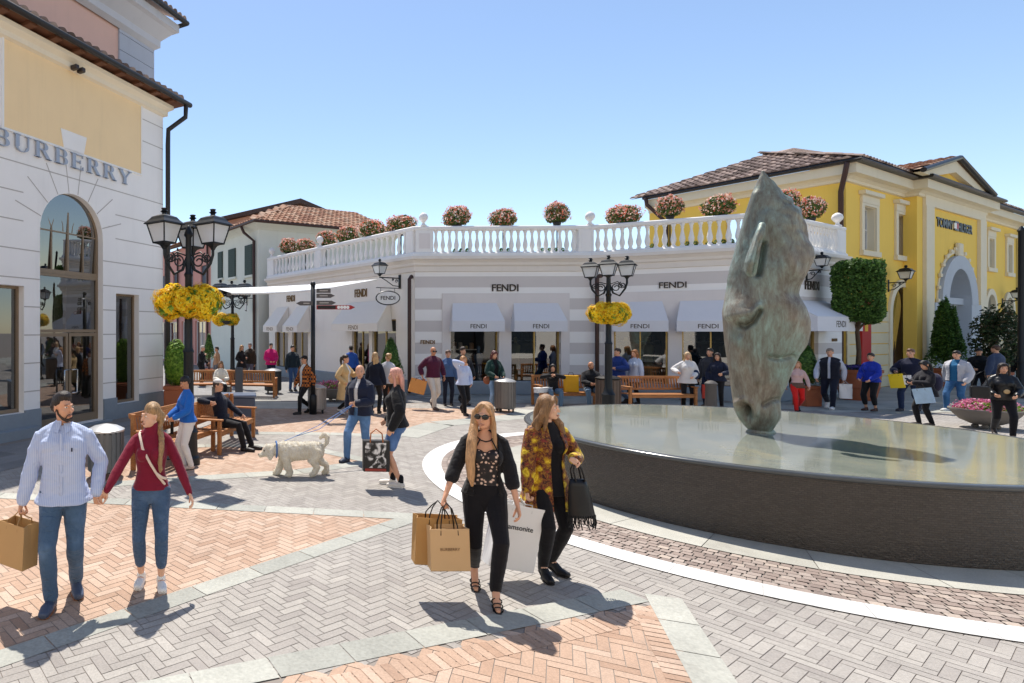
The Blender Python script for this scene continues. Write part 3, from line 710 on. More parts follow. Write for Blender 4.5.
def glass(name, tint='b8c4c4', refl=.22, dark=.85, rough=0.):
    if name in MATS: return MATS[name]
    t = NT(name); tr = t.node('ShaderNodeBsdfTransparent'); tr.inputs[0].default_value = (*[x*dark for x in lin(tint)], 1)
    gl = t.node('ShaderNodeBsdfGlossy'); gl.inputs['Roughness'].default_value = rough; gl.inputs[0].default_value = (.95, .97, 1, 1)
    fr = t.node('ShaderNodeFresnel', _IOR=1.5); f = t.math('ADD', t.math('MULTIPLY', fr.outputs[0], 1.1), refl)
    n = t.noise(t.coord(), .8, 2); b = t.node('ShaderNodeBump', _Strength=.03, _Distance=.05); t.link(n.outputs[0], b.inputs['Height']); t.link(b.outputs[0], gl.inputs['Normal'])
    mx = t.node('ShaderNodeMixShader'); t.link(f, mx.inputs[0]); t.link(tr.outputs[0], mx.inputs[1]); t.link(gl.outputs[0], mx.inputs[2])
    t.link(mx.outputs[0], t.n['Material Output'].inputs[0]); MATS[name] = t.m; return t.m
G_SHOP = glass('shop_glass', 'aebcb8', .14, .75); G_DARK = glass('dark_glass', '55656a', .2, .5)
M_GOLD = mat('brass_frame', 'b59a5e', .35, .1, 6, 0, metal=.6); M_BRONZE = mat('bronze_frame', '8f7c66', .45, .08, 6, 0, metal=.3)
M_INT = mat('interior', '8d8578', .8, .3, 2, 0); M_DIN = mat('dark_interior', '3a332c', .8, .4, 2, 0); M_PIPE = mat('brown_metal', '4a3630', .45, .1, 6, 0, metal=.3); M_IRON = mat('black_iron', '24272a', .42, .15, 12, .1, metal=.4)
DCOL = ['6b4a3a', 'd8d4cc', '2a2a30', 'a08060', '7a2a2a', '30465a', 'c8b080', '50503a', 'b0a8a0']
def shop(root, fr, x0, x1, z0, z1, y, fm, gl, nb=2, dep=1.6, seed=0, name='shop_window', rise=0, door=False, inm=None, disp=True, fw=.05, transom=None, dark=False):
    m = fr.mb()
    for a, b, c, d in ((x0, x0+fw, z0, z1-rise), (x1-fw, x1, z0, z1-rise), (x0+fw, x1-fw, z0, z0+fw*1.4)): m.bx(a, b, y-.03, y+.05, c, d)
    if not rise: m.bx(x0+fw, x1-fw, y-.03, y+.05, z1-fw, z1)
    else:
        for p, q in zip(arcpts(x0, x1, z1-rise, rise)[:-1], arcpts(x0, x1, z1-rise, rise)[1:]):
            c = V(((x0+x1)/2, z1-rise)); k = 1-2*fw/(x1-x0); P0, P1 = V(p), V(q); I0, I1 = c+(P0-c)*k, c+(P1-c)*k
            for yy in (y-.03, y+.05): m.quad((P0.x, yy, P0.y), (P1.x, yy, P1.y), (I1.x, yy, I1.y), (I0.x, yy, I0.y))
            m.quad((I0.x, y-.03, I0.y), (I1.x, y-.03, I1.y), (I1.x, y+.05, I1.y), (I0.x, y+.05, I0.y))
    for i in range(1, nb):
        xx = x0+(x1-x0)*i/nb; m.bx(xx-fw*.35, xx+fw*.35, y-.025, y+.045, z0+fw*1.4, z1-fw if not rise else z1-fw*1.2)
    for tz in (transom or []): m.bx(x0+fw, x1-fw, y-.028, y+.048, tz-fw*.6, tz+fw*.6)
    w = bw(m, name, fm, root); kid = []
    m = fr.mb(); 
    if rise: A = arcpts(x0+.01, x1-.01, z1-rise, rise-.01); ty = lambda b: y+.05-.05*(b-z0); m.add([(x0+.01, y+.05, z0)]+[(a, ty(b), b) for a, b in A]+[(x1-.01, y+.05, z0)], [tuple(range(len(A)+1, -1, -1))])
    else: m.quad((x0+.01, y+.01, z0+.01), (x1-.01, y+.01, z0+.01), (x1-.01, y+.01, z1-.01), (x0+.01, y+.01, z1-.01))
    o = m.build('pane', gl); o.parent = w
    m = fr.mb(); Y0, Y1 = y+.06, y+dep
    for q in (((x0, Y1, z0), (x1, Y1, z0), (x1, Y1, z1), (x0, Y1, z1)), ((x0, Y0, z0), (x0, Y1, z0), (x0, Y1, z1), (x0, Y0, z1)), ((x1, Y0, z0), (x1, Y0, z1), (x1, Y1, z1), (x1, Y1, z0)), ((x0, Y0, z0), (x1, Y0, z0), (x1, Y1, z0), (x0, Y1, z0)), ((x0, Y0, z1), (x0, Y1, z1), (x1, Y1, z1), (x1, Y0, z1))): m.quad(*q)
    o = m.build('interior', inm or M_INT); o.parent = w
    if disp:
        rg = random.Random(seed); m = fr.mb(); cols = [mat('display_'+c, c, .7, .15, 5, .1) for c in DCOL]
        W_ = x1-x0
        for s_ in range(3):
            zz_ = z0+.4+s_*.55
            if zz_ < min(z1-.3, 2.4): m.bx(x0+.06, x1-.06, Y1-.34, Y1-.02, zz_-.02, zz_+.02, mi=1)
            for q in range(int(W_/.22)):
                if zz_ < min(z1-.3, 2.4) and rg.random() < .75:
                    xx = x0+.16+q*.22; hh = rg.uniform(.12, .32); m.bx(xx-.07, xx+.07, Y1-.28, Y1-.1, zz_+.021, zz_+hh, mi=rg.randrange(len(cols)), bev=.03)
        if m.v: o = m.build('shelf_display', cols); o.parent = w
        for q in range(max(1, int(W_/.75))):
            xx = x0+W_*(q+.5)/max(1, int(W_/.75))+rg.uniform(-.12, .12); c = rg.randrange(len(cols)); zb = z0+.02; H = min(1.65, z1-z0-.1)
            m = fr.mb(); m.lathe([(.13, 0), (.10, H*.30), (.13, H*.48), (.105, H*.58), (.17, H*.74), (.16, H*.82), (.05, H*.86), (.045, H*.89), (.075, H*.94), (.05, H)], c=(xx, y+.55, zb), n=12)
            o = m.build('mannequin', cols[c], None, 'auto'); o.parent = w
    if door:
        m = fr.mb(); cx = (x0+x1)/2
        for sg in (-1, 1): m.tube([(cx+sg*.07, y-.03, 1.25), (cx+sg*.07, y-.10, 1.25), (cx+sg*.07, y-.10, .75), (cx+sg*.07, y-.03, .75)], .016, 8, cap=False)
        o = m.build('handle', mat('steel', 'c8c8c8', .25, .05, 6, 0, metal=.9), None, True); o.parent = w
    return w
def tilemat(name, cols):
    t = NT(name); uv = t.coord('UV'); fl = t.node('ShaderNodeVectorMath', operation='FLOOR'); t.link(uv, fl.inputs[0])
    wn = t.node('ShaderNodeTexWhiteNoise', noise_dimensions='2D'); t.link(fl.outputs[0], wn.inputs[0]); co = t.coord()
    n = t.noise(co, 14, 4); b = t.ramp(wn.outputs[0], cols); t.base(t.mix(t.math('MULTIPLY', n.outputs[0], .5), b, lin('6b5a50'))); t.set(Roughness=.85, Specular_IOR_Level=.2); return t.m
M_TILE = tilemat('roof_tile', [(0, '8a5a44'), (.3, 'a87458'), (.6, 'b98c70'), (.85, 'c8a68c'), (1, '8f6e5c')])
M_TILE2 = tilemat('dark_roof_tile', [(0, '5c4e46'), (.4, '82706a'), (.7, 'a8948a'), (1, 'bfa89a')])
def tiles(el, er, tr_, tl, m, name, root, wv=.24, row=.42, parent=None):   # eave left/right, top right/left
    el, er, tr_, tl = map(V, (el, er, tr_, tl)); ex = (er-el).normalized(); nrm = ex.cross((tl-el)-ex*(tl-el).dot(ex)); nrm.normalize()
    if nrm.z < 0: nrm = -nrm
    up = nrm.cross(ex); Hh = (tl-el).dot(up); W_ = (er-el).length; xl = (tl-el).dot(ex); xr = (tr_-el).dot(ex); nr = max(1, int(Hh/row)); vs, fs, uv = [], [], []
    for r in range(nr):
        f0, f1 = r/nr, (r+1)/nr; ia = ceil_(min(xl*f0, xl*f0)/wv); a = int(xl*f0/wv); b = int((W_+(xr-W_)*f0)/wv)
        for c in range(a, b):
            o = len(vs); K = 7
            for k in range(K):
                t_ = k/(K-1); hgt = .085*sin(pi*t_)**.8
                x = (c+t_)*wv
                for ff, lift in ((f0, .05), (min(1, f1+.02), .012)):
                    p = el+ex*x+up*(Hh*ff)+nrm*(hgt*(1-.25*(ff > f0))+lift); vs.append(tuple(p))
            for k in range(K-1):
                fs.append((o+2*k, o+2*k+2, o+2*k+3, o+2*k+1)); uv += [(c+.5, r+.5)]*4
            fs.append(tuple(o+2*k for k in range(K-1, -1, -1))); uv += [(c+.5, r+.5)]*K
    b_ = len(vs); vs += [tuple(p) for p in (el, er, tr_, tl)]; fs.append((b_, b_+1, b_+2, b_+3)); uv += [(.5, .5)]*4
    me = bpy.data.meshes.new(name); me.from_pydata(vs, [], fs); u = me.uv_layers.new(name='UVMap'); u.data.foreach_set('uv', [q for p in uv for q in p]); me.update(); me.materials.append(m)
    return adopt(link(name, me), root, parent)
def ceil_(x): return int(math.ceil(x))
def pipe(root, pts, r=.05, name='drainpipe', m=None):
    q = MB(); q.tube(pts, r, 10); return bw(q, name, m or M_PIPE, root, True)
def letters(root, fr, s, xc, zc, width, y, m, height=None, depth=.03, off=.012, name='sign_letters'):
    q = fr.mb(); text_mb(q, s, width, (xc, y, zc), depth, height, off); return bw(q, name, m, root)
# ================================================================ WHITE CORNER STORE WITH THE BALUSTRADE
PD, PA, PB_, PC, PE = V((1.28, 30.4)), V((6.08, 21.13)), V((12.19, 20.93)), V((16.28, 18.53)), V((21.48, 21.34))
path = [PD, PA, PB_, PC, PE]; fD, fA, fB, fC = Fr(PD, PA), Fr(PA, PB_), Fr(PB_, PC), Fr(PC, PE)
fs_ = thing('corner_store', 'low white and grey striped store with a balustrade, flower bushes and pale awnings', 'building', (11, 22, 0))
t = NT('striped_wall'); ge = t.node('ShaderNodeNewGeometry'); sp = t.node('ShaderNodeSeparateXYZ'); t.link(ge.outputs['Position'], sp.inputs[0])
md = t.math('MODULO', t.math('ADD', sp.outputs[2], 10-4.01+.0), .784); n = t.noise(t.coord(), 1.5, 4); n2 = t.noise(t.coord(), 60, 3)
gtr = t.math('GREATER_THAN', md, .392); b = t.mix(gtr, lin('f7f5f2'), lin('d6d0cd')); b = t.mix(t.math('MULTIPLY', n.outputs[0], .12), b, lin('a8a49e')); t.base(b); t.bump(n2.outputs[0], .15, .004); t.set(Roughness=.8, Specular_IOR_Level=.2); m_stripe = t.m
m_lilac = mat('lilac_plaster', 'e2dcd9', .8, .05, 2, .1, 60); m_wt = mat('white_plaster', 'e8e5e1', .8, .05, 2, .1, 60); m_bal = mat('white_balustrade', 'eeece9', .7, .04, 3, .05, 60); m_plin = mat('blue_grey_plinth', '8a949c', .6, .12, 5, .15, 30)
holes = {'A': [(fA.s(450.5), fA.s(498.5), 0.04, 2.75), (fA.s(511), fA.s(560.5), .38, 2.75)], 'B': [(fB.s(614), fB.s(668), .38, 2.72), (fB.s(682), fB.s(742), .38, 2.72)], 'C': [(1.6, 3.9, .38, 2.7)], 'D': []}
for u0, u1 in ((372, 396), (352, 369), (292, 308), (275, 288)): holes['D'].append((fD.s(u0), fD.s(u1), .3, 2.7))
for f, k in ((fD, 'D'), (fA, 'A'), (fB, 'B'), (fC, 'C')):
    m = f.mb(); wall(m, 0, f.L, 0, 4.5, holes[k], .22); bw(m, 'wall', m_stripe if k != 'D' else mat('cream_plaster', 'f5efe5', .8, .05, 2, .1, 60), fs_)
    if k in 'AB':
        h = holes[k]; m = f.mb(); a, b = h[0][0]-.3, h[1][1]+.3
        for p, q, c, d in ((a, h[0][0], .5, 3.22), (h[0][1], h[1][0], .5, 3.22), (h[1][1], b, .5, 3.22), (h[0][0], h[0][1], 2.75, 3.22), (h[1][0], h[1][1], 2.75, 3.22)): m.bx(p, q, -.035, .0-.002, c, d)
        m.bx(a, b, -.034, -.002, 3.221, 3.6); bw(m, 'portal_surround', m_lilac, fs_)
    for i, (a, b, c, d) in enumerate(holes[k]):
        first = k == 'A' and i == 0
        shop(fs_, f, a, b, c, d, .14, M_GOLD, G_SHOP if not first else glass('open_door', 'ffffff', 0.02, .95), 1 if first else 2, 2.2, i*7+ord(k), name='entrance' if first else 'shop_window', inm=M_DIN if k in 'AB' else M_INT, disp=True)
m = MB(); sweep(m, path, [(.002, .02), (.06, .02), (.06, .46), (.03, .5), (.002, .5)]); bw(m, 'plinth', m_plin, fs_)
m = MB(); sweep(m, path, [(0, 4.36), (.05, 4.38), (.05, 4.55), (.12, 4.6), (.12, 4.68), (.2, 4.76), (.28, 4.80), (.28, 4.9), (-.3, 4.9)]); bw(m, 'cornice', mat('cornice_plaster', 'e6dfd6', .8, .04, 2, .08, 60), fs_)
m = MB(); sweep(m, path, [(-.24, 4.9), (.16, 4.9), (.16, 5.0), (.1, 5.06), (-.16, 5.06)]); bw(m, 'balustrade_base', m_bal, fs_)
m = MB(); sweep(m, path, [(-.13, 5.83), (.09, 5.83), (.12, 5.88), (.12, 5.95), (.08, 5.98), (-.12, 5.98)]); bw(m, 'handrail', m_bal, fs_)
m = MB(); m.slab([tuple(PD), tuple(PA), tuple(PB_), tuple(PC), tuple(PE), (24, 30), (12, 34)], 4.7, 4.88); bw(m, 'terrace', mat('terrace_floor', '9a948c', .9), fs_)
bprof = [(.07, 0), (.07, .05), (.045, .07), (.05, .1), (.078, .2), (.082, .27), (.06, .38), (.04, .5), (.034, .58), (.048, .62), (.04, .65), (.05, .68), (.07, .72), (.07, .772)]
bm_ = MB(); bm_.lathe(bprof, n=12); bmesh_ = bm_.mesh('baluster'); bmesh_.materials.append(m_bal); bmesh_.polygons.foreach_set('use_smooth', [True]*len(bmesh_.polygons))
piers = {'A': [(.0, .62), (fA.s(577), fA.L)], 'B': [(0, .12), (fB.L-.55, fB.L)], 'C': [(0, .4), (fC.L-.75, fC.L)], 'D': [(0, .6), (fD.s(317), fD.s(322.5)), (fD.L-.35, fD.L)]}
balls = []
for f, k, stp in ((fA, 'A', .236), (fB, 'B', .236), (fC, 'C', .26), (fD, 'D', .30)):
    ps = piers[k]
    for a, b in ps:
        m = f.mb(); m.bx(a+.003, b-.003, -.11, .16, 5.058, 5.828)
        if b-a > .3: m.bx(a+.1, b-.1, -.118, -.108, 5.16, 5.74)
        bw(m, 'pier', m_bal if b-a < .3 else [m_bal], fs_)
        if b-a > .5 and k == 'A':
            m = f.mb(); m.bx(a+.12, b-.12, -.122, -.119, 5.18, 5.72); bw(m, 'pier_panel', m_lilac, fs_)
    for (a0, a1), (b0, b1) in zip(ps[:-1], ps[1:]):
        n = int((b0-a1)/stp); st = (b0-a1)/n
        for i in range(n): 
            o = link('baluster', bmesh_); o.location = f.w(a1+st*(i+.5), 0, 5.058); adopt(o, fs_)
for p, f in ((fA.w(.3, 0), 0), (fA.w(fA.s(590), 0), 0), (fD.w(.3, 0), 0), (fD.w(fD.s(320), 0), 0), (fC.w(fC.L-.4, 0), 0)):
    m = MB(); m.lathe([(.12, 0), (.12, .04), (.06, .08), (.05, .14), (.09, .18), (.15, .26), (.16, .33), (.13, .42), (.06, .48), (.01, .495)], c=(p.x, p.y, 5.98), n=18); bw(m, 'ball_finial', m_bal, fs_, True)
def awning(root, f, x0, x1, zt, zv, zb, proj, m, name='awning', word=None, wid=.55, mw=None, zs=None):
    q = f.mb(); i = .14; t_ = .012
    q.add([(x0+i, -.02, zt), (x1-i, -.02, zt), (x1, -proj, zv), (x0, -proj, zv), (x0+i, -.02, zt-t_*2), (x1-i, -.02, zt-t_*2), (x1, -proj+t_, zv-t_), (x0, -proj+t_, zv-t_)], [(3, 2, 1, 0), (4, 5, 6, 7)])
    q.bx(x0, x1, -proj-.002, -proj+.01, zb, zv)
    for xx, xi in ((x0, x0+i), (x1, x1-i)):
        q.add([(xi, -.02, zt), (xx, -proj+.002, zv), (xx, -proj+.002, zb), (xx, -.02, zb)], [(0, 1, 2, 3)])
    o = bw(q, name, m, root)
    if word:
        q = f.mb(); text_mb(q, word, wid, ((x0+x1)/2, -proj-.003, (zb+zv)/2), .004, None, .01); w_ = q.build('lettering', mw or M_SIGN); w_.parent = o
    return o
M_SIGN = mat('dark_letters', '33271f', .5, .05, 6, 0); M_GSIGN = mat('gold_letters', '6e5230', .35, .1, 6, 0, metal=.5)
M_AWN = cloth('awning_canvas', 'dcdde2', .85, .03, .08); M_AWN2 = cloth('cream_awning_canvas', 'ece6dc', .85, .03, .08)
zA = lambda u, v, f=fA: f.z(u, v)
awning(fs_, fA, fA.s(448.5), fA.s(500), zA(470, 302.5), zA(470, 321), zA(470, 331.5), .42, M_AWN, word='FENDI'); awning(fs_, fA, fA.s(509.5), fA.s(561.5), zA(535, 302.5), zA(535, 321), zA(535, 331.5), .42, M_AWN, word='FENDI')
awning(fs_, fB, fB.s(612), fB.s(667), fB.z(640, 301), fB.z(640, 321), fB.z(640, 331.5), .45, M_AWN, word='FENDI', wid=.52); awning(fs_, fB, fB.s(675), fB.s(738), fB.z(700, 300), fB.z(700, 321), fB.z(700, 331.5), .45, M_AWN, word='FENDI', wid=.52)
awning(fs_, fC, 1.0, 4.6, fC.z(815, 301), fC.z(830, 318), fC.z(840, 331), .9, M_AWN, word='FENDI', wid=.75)
awning(fs_, fD, fD.s(346), fD.s(393), 3.42, 2.55, 2.25, .75, M_AWN2, word='FENDI', wid=.6, mw=M_GSIGN); awning(fs_, fD, fD.s(296), fD.s(311), 3.42, 2.5, 2.2, .75, M_AWN2, word='FENDI', wid=.6, mw=M_GSIGN); awning(fs_, fD, fD.s(276), fD.s(290), 3.42, 2.5, 2.2, .75, M_AWN2, word='FENDI', wid=.6, mw=M_GSIGN)
letters(fs_, fA, 'FENDI', fA.s(505), fA.z(505, 287.8), .92, -.02, M_SIGN); letters(fs_, fB, 'FENDI', (fB.s(659)+fB.s(686.5))/2, fB.z(672, 285), fB.s(686.5)-fB.s(659), -.02, M_SIGN)
letters(fs_, fC, 'FENDI', fC.s(811.5), fC.z(811, 285.5), fC.s(818.5)-fC.s(804.5), -.02, M_SIGN, height=.3); letters(fs_, fD, 'FENDI', fD.s(361), fD.z(361, 293), fD.s(367)-fD.s(355), -.02, M_GSIGN, height=.32); letters(fs_, fD, 'FENDI', fD.s(291), fD.z(291, 298.5), fD.s(295)-fD.s(287), -.02, M_GSIGN, height=.3)
letters(fs_, fA, 'FENDI', fA.s(427.5), fA.z(427, 342), .5, -.02, M_GSIGN); letters(fs_, fC, 'FENDI', 5.2, 1.95, .4, -.02, M_GSIGN)
for u, f in ((408.5, fA), (597, fB)):
    x = f.s(u); pipe(fs_, [tuple(f.w(x+.12, .02, 4.18)), tuple(f.w(x+.08, -.1, 4.2)), tuple(f.w(x, -.13, 4.1)), tuple(f.w(x, -.13, .12))], .065)
# ================================================================ STORE WITH THE ARCHED DOORWAY (left)
fL = Fr((-5.1, 12.4), d=(2.77, 4.7), L=5.456); XE = fL.s(163); X0 = -3.0
ls = thing('arched_store', 'tall white stone store at the left with an arched glass doorway and cream upper panel', 'building', (-5, 15, 0))
m_ash = mat('white_ashlar', 'f4f1ed', .75, .05, 1.5, .12, 50); m_cream = mat('cream_stucco', 'fbdcac', .85, .05, 2, .12, 60)
z_ = lambda u, v: fL.z(u, v); xa, xb = fL.s(40), fL.s(103); za = z_(65, 192); zsp = za-(xb-xa)/2
HL = [(xa, xb, .05, za, (xb-xa)/2), (fL.s(116), fL.s(139), z_(125, 403), z_(125, 294), 0), (-1.9, fL.s(24), .5, z_(10, 285), 0)]
m = fL.mb(); wall(m, X0, XE, 0, 8.75, HL, .32); m.quad((XE, 0, 0), (XE, 4, 0), (XE, 4, 8.75), (XE, 0, 8.75)); m.quad((X0, 4, 8.74), (XE, 4, 8.74), (XE, 4, 0), (X0, 4, 0)); WL = m
m = fL.mb(); px0, px1, pz0, pz1 = fL.s(3.5), fL.s(140.5), z_(4, 127), z_(4, 30)
m.bx(px0, px1, -.012, -.004, pz0, pz1); bw(m, 'upper_panel', m_cream, ls)
m = fL.mb()
for p in ((px0-.05, px0-.003, pz0-.05, pz1+.05), (px1+.003, px1+.05, pz0-.05, pz1+.05), (px0, px1, pz0-.05, pz0-.003)): m.bx(*p[:2], -.03, -.002, *p[2:])
kx0, kx1 = fL.s(60), fL.s(86); xm = (kx0+kx1)/2
m.add([(kx0+.1, -.03, pz0-.02), (kx1-.1, -.03, pz0-.02), (kx1, -.03, pz0+.42), (kx0, -.03, pz0+.42), (kx0+.1, -.014, pz0-.02), (kx1-.1, -.014, pz0-.02), (kx1, -.014, pz0+.42), (kx0, -.014, pz0+.42)], [(0, 1, 2, 3), (0, 4, 5, 1), (1, 5, 6, 2), (2, 6, 7, 3), (3, 7, 4, 0)])
bw(m, 'panel_moulding', m_ash, ls)
m = fL.mb(); jt = .012
def joint(pts):
    for p, q in zip(pts[:-1], pts[1:]):
        d = V(q)-V(p); w_ = V((-d.y, d.x)).normalized()*jt; WL.quad(*[(a.x, -.003, a.y) for a in (V(p)-w_, V(q)-w_, V(q)+w_, V(p)+w_)], mi=1)
xc_ = (xa+xb)/2; R1 = (xb-xa)/2
for zq in np.arange(.95, 6.4, .62):
    segs = [(X0, XE)]
    for h in HL:
        hh = (h[0]-.0, h[1]+.0); top_ = h[3]+.0
        if zq < top_ and zq > h[2]:
            ex = 0
            if h[4] and zq > zsp: ex = R1+.55-sqrt(max(0, (R1+.55)**2-min((R1+.55), zq-zsp)**2)) if zq < zsp+R1+.55 else 0
            segs = [s2 for a, b in segs for s2 in ((a, min(b, hh[0]-(.45 if h[4] and zq > zsp-.3 else 0))), (max(a, hh[1]+(.45 if h[4] and zq > zsp-.3 else 0)), b)) if s2[1]-s2[0] > .05] if h[0] < XE else segs
    for a, b in segs: joint([(a, zq), (b, zq)])
for an_ in (18, 40, 62, 82, 98, 118, 140, 162):
    a_ = radians(an_); p = (xc_+R1*1.02*cos(a_), zsp+R1*1.02*sin(a_)); q = (xc_+(R1+.75)*cos(a_), zsp+(R1+.75)*sin(a_)); joint([p, q])
for zq in (6.9, 7.5, 8.1): joint([(px1+.06, zq), (XE, zq)])
for xx in (fL.s(30), fL.s(109)): joint([(xx, zsp+.4), (xx, zsp+.42)])
bw(WL, 'wall', [m_ash, mat('joint_line', 'b9b2ac', .9, 0, 5, 0)], ls)
m = fL.mb(); segs = [(X0, -1.9), (fL.s(24), xa), (xb, fL.s(116)), (fL.s(139), XE)]
for a, b in segs: m.bx(a, b, -.05, -.002, 0, .55)
m.bx(fL.s(116), fL.s(139), -.05, -.002, 0, HL[1][2]); m.bx(-1.9, fL.s(24), -.05, -.002, 0, .5); m.bx(XE+.002, XE+.05, -.05, 3, 0, .55); m.bx(xa, xb, .21, .3, 0, .03); m.bx(X0, XE, .28, .31, 0, .02); bw(m, 'plinth', m_plin, ls)
m = fL.mb(); m.bx(X0, fL.s(30), -.34, -.052, 0, .2); m.bx(xa-.1, xb+.1, -.24, -.053, 0, .04); bw(m, 'step', m_plin, ls)
zt1, zt2 = z_(45, 272), z_(45, 331)
w = shop(ls, fL, xa+.002, xb-.002, .05, zt1, .2, M_BRONZE, G_SHOP, 1, 2.2, 4, 'display_door_frame', fw=.06, inm=mat('warm_interior', 'b8a88e', .8, .2, 2, 0), transom=[zt2])
w.name = 'entrance'; m = fL.mb(); cx = (xa+xb)/2
for sg in (-1, 1):
    a, b = (xa+.07, cx-.015) if sg < 0 else (cx+.015, xb-.07)
    for p in ((a, a+.07, .08, zt2-.05), (b-.07, b, .08, zt2-.05), (a+.07, b-.07, .08, .24), (a+.07, b-.07, zt2-.13, zt2-.05)): m.bx(*p[:2], .16, .22, *p[2:])
d_ = bw(m, 'door', M_BRONZE, ls); m = fL.mb()
for sg in (-1, 1): m.tube([(cx+sg*.06, .16, 1.35), (cx+sg*.06, .08, 1.35), (cx+sg*.2, .08, 1.35), (cx+sg*.2, .08, .8), (cx+sg*.06, .08, .8), (cx+sg*.06, .16, .8)], .02, 8, cap=False)
o = m.build('handle', mat('steel', 'c8c8c8', .25, .05, 6, 0, metal=.9), None, True); o.parent = d_
aw = shop(ls, fL, xa+.002, xb-.002, zt1+.005, za-.002, .2, M_BRONZE, G_DARK, 2, 1., 5, 'arched_window', rise=R1-.002, fw=.07, disp=False, inm=M_DIN)
m = fL.mb()
for fx in (.25, .75):
    xx = xa+(xb-xa)*fx; m.bx(xx-.018, xx+.018, .18, .22, zt1+.05, zsp+.15)
    c0 = arcpts(xx-.36*R1*1.0, xx+.36*R1, zsp+.1, .5*R1, 10)
    for p, q in zip(c0[:-1], c0[1:]): m.tube([(p[0], .2, p[1]), (q[0], .2, q[1])], .016, 6, cap=False)
    sg = 1 if fx < .5 else -1
    m.tube([(xx, .2, zsp+.15), (xx+sg*.1*R1, .2, zsp+.45*R1), (xx+sg*.3*R1, .2, zsp+.72*R1)], .016, 6, cap=False); m.tube([(xx, .2, zsp+.15), (xx-sg*.12*R1, .2, zsp+.38*R1), (xx-sg*.2*R1, .2, zsp+.62*R1)], .016, 6, cap=False)
m.bx(xa+.05, xb-.05, .185, .215, zsp+.05, zsp+.085); o = m.build('glazing_bars', M_BRONZE); o.parent = aw
shop(ls, fL, HL[1][0], HL[1][1], HL[1][2], HL[1][3], .2, M_BRONZE, G_SHOP, 1, 1.6, 8, fw=.05); shop(ls, fL, HL[2][0], HL[2][1], HL[2][2], HL[2][3], .2, M_BRONZE, G_SHOP, 1, 1.8, 9, fw=.06)
# serif sign letters built from strokes
def glyph(ch):
    T_, t_, S_ = .17, .055, .06; st = []
    def stem(x, w=T_, a=0., b=1.): st.append([(x, a), (x+w, a), (x+w, b), (x, b)])
    def serif(x, z, w=.34): st.append([(x-w/2, z-.022), (x+w/2, z-.022), (x+w/2, z+.022), (x-w/2, z+.022)])
    def bowl(cx, cz, rx, rz, a0, a1, w0=t_, w1=T_):
        n = 12
        for i in range(n):
            q = []
            for k, o in ((i, 0), (i+1, 0), (i+1, 1), (i, 1)):
                a = radians(a0+(a1-a0)*k/n); w = (w0+(w1-w0)*abs(cos(a)))*o; q.append((cx+(rx-w)*cos(a), cz+(rz-w*t_/T_*1.2)*sin(a)))
            st.append(q)
    if ch in 'BR':
        stem(.1); serif(.185, .022); serif(.185, .978); st.append([(.2, .95), (.45, .95), (.45, 1), (.2, 1)]); st.append([(.2, .49), (.45, .49), (.45, .54), (.2, .54)]); bowl(.43, .745, .27, .255, -90, 90)
        if ch == 'B': bowl(.43, .27, .31, .27, -90, 90); st.append([(.2, 0), (.45, 0), (.45, .05), (.2, .05)]); W_ = .8
        else: st.append([(.38, .51), (.55, .51), (.84, 0), (.64, 0)]); serif(.75, .022, .3); W_ = .92
    elif ch == 'U':
        stem(.1, T_, .3); stem(.68, t_, .3); serif(.185, .978); serif(.71, .978, .28); bowl(.418, .3, .318, .3, 180, 360, t_, .12); W_ = .88
    elif ch == 'E':
        stem(.1); serif(.16, .022, .3); serif(.16, .978, .3); st.append([(.2, 0), (.72, 0), (.72, .05), (.2, .05)]); st.append([(.2, .95), (.70, .95), (.70, 1), (.2, 1)]); st.append([(.2, .49), (.56, .49), (.56, .54), (.2, .54)]); st.append([(.67, 0), (.72, 0), (.72, .22), (.69, .22)]); st.append([(.67, 1), (.70, 1), (.70, .8), (.68, .8)]); st.append([(.53, .4), (.56, .4), (.56, .63), (.53, .63)]); W_ = .8
    else:
        stem(.36, T_, 0, .48); serif(.445, .022); st.append([(.05, 1), (.25, 1), (.5, .45), (.36, .45)]); st.append([(.78, 1), (.84, 1), (.53, .45), (.46, .45)]); serif(.15, .978, .3); serif(.8, .978, .26); W_ = .9
    return st, W_
m = fL.mb(); x = fL.s(-8.5); zb = z_(125, 184.5); hL = z_(125, 171)-zb; xend = fL.s(130); word = 'BURBERRY'
tot = sum(glyph(c)[1] for c in word)+.12*7; kk = (xend-x)/tot
for c in word:
    st, W_ = glyph(c)
    for q in st: m.prism([(x+a*kk, zb+b*hL) for a, b in q], -.06, -.02)
    x += (W_+.12)*kk
bw(m, 'sign_letters', [mat('sign_steel', 'aab0bb', .4, .08, 8, 0, metal=.3)], ls)
m = fL.mb(); m.add([], [])
sweep(m, [(X0, 0), (XE, 0), (XE, 3)], [(.003, 8.42), (.1, 8.46), (.1, 8.58), (.22, 8.66), (.22, 8.76), (-.2, 8.76)]); bw(m, 'eaves_moulding', mat('eave_cream', 'efe3cb', .8, .04, 2, .05), ls)
ovh = .45; EZ = 8.83
ro = tiles(fL.w(X0, -ovh, EZ+.1), fL.w(XE+.6, -ovh, EZ+.1), fL.w(XE+.6, 3, EZ+1.6), fL.w(X0, 3, EZ+1.6), M_TILE2, 'roof', ls, wv=.26)
m = fL.mb(); m.tube([(X0, -ovh-.06, EZ+.04), (XE+.62, -ovh-.06, EZ+.04)], .075, 10); o = m.build('gutter', mat('dark_gutter', '33302f', .4, .1, 6, 0, metal=.3), None, True); adopt(o, ls, None)
m = fL.mb()
for i in range(14):
    xx = X0+i*.7
    if xx < XE+.6: m.bx(xx-.09, xx+.09, -ovh, .05, EZ-.06, EZ+.02)
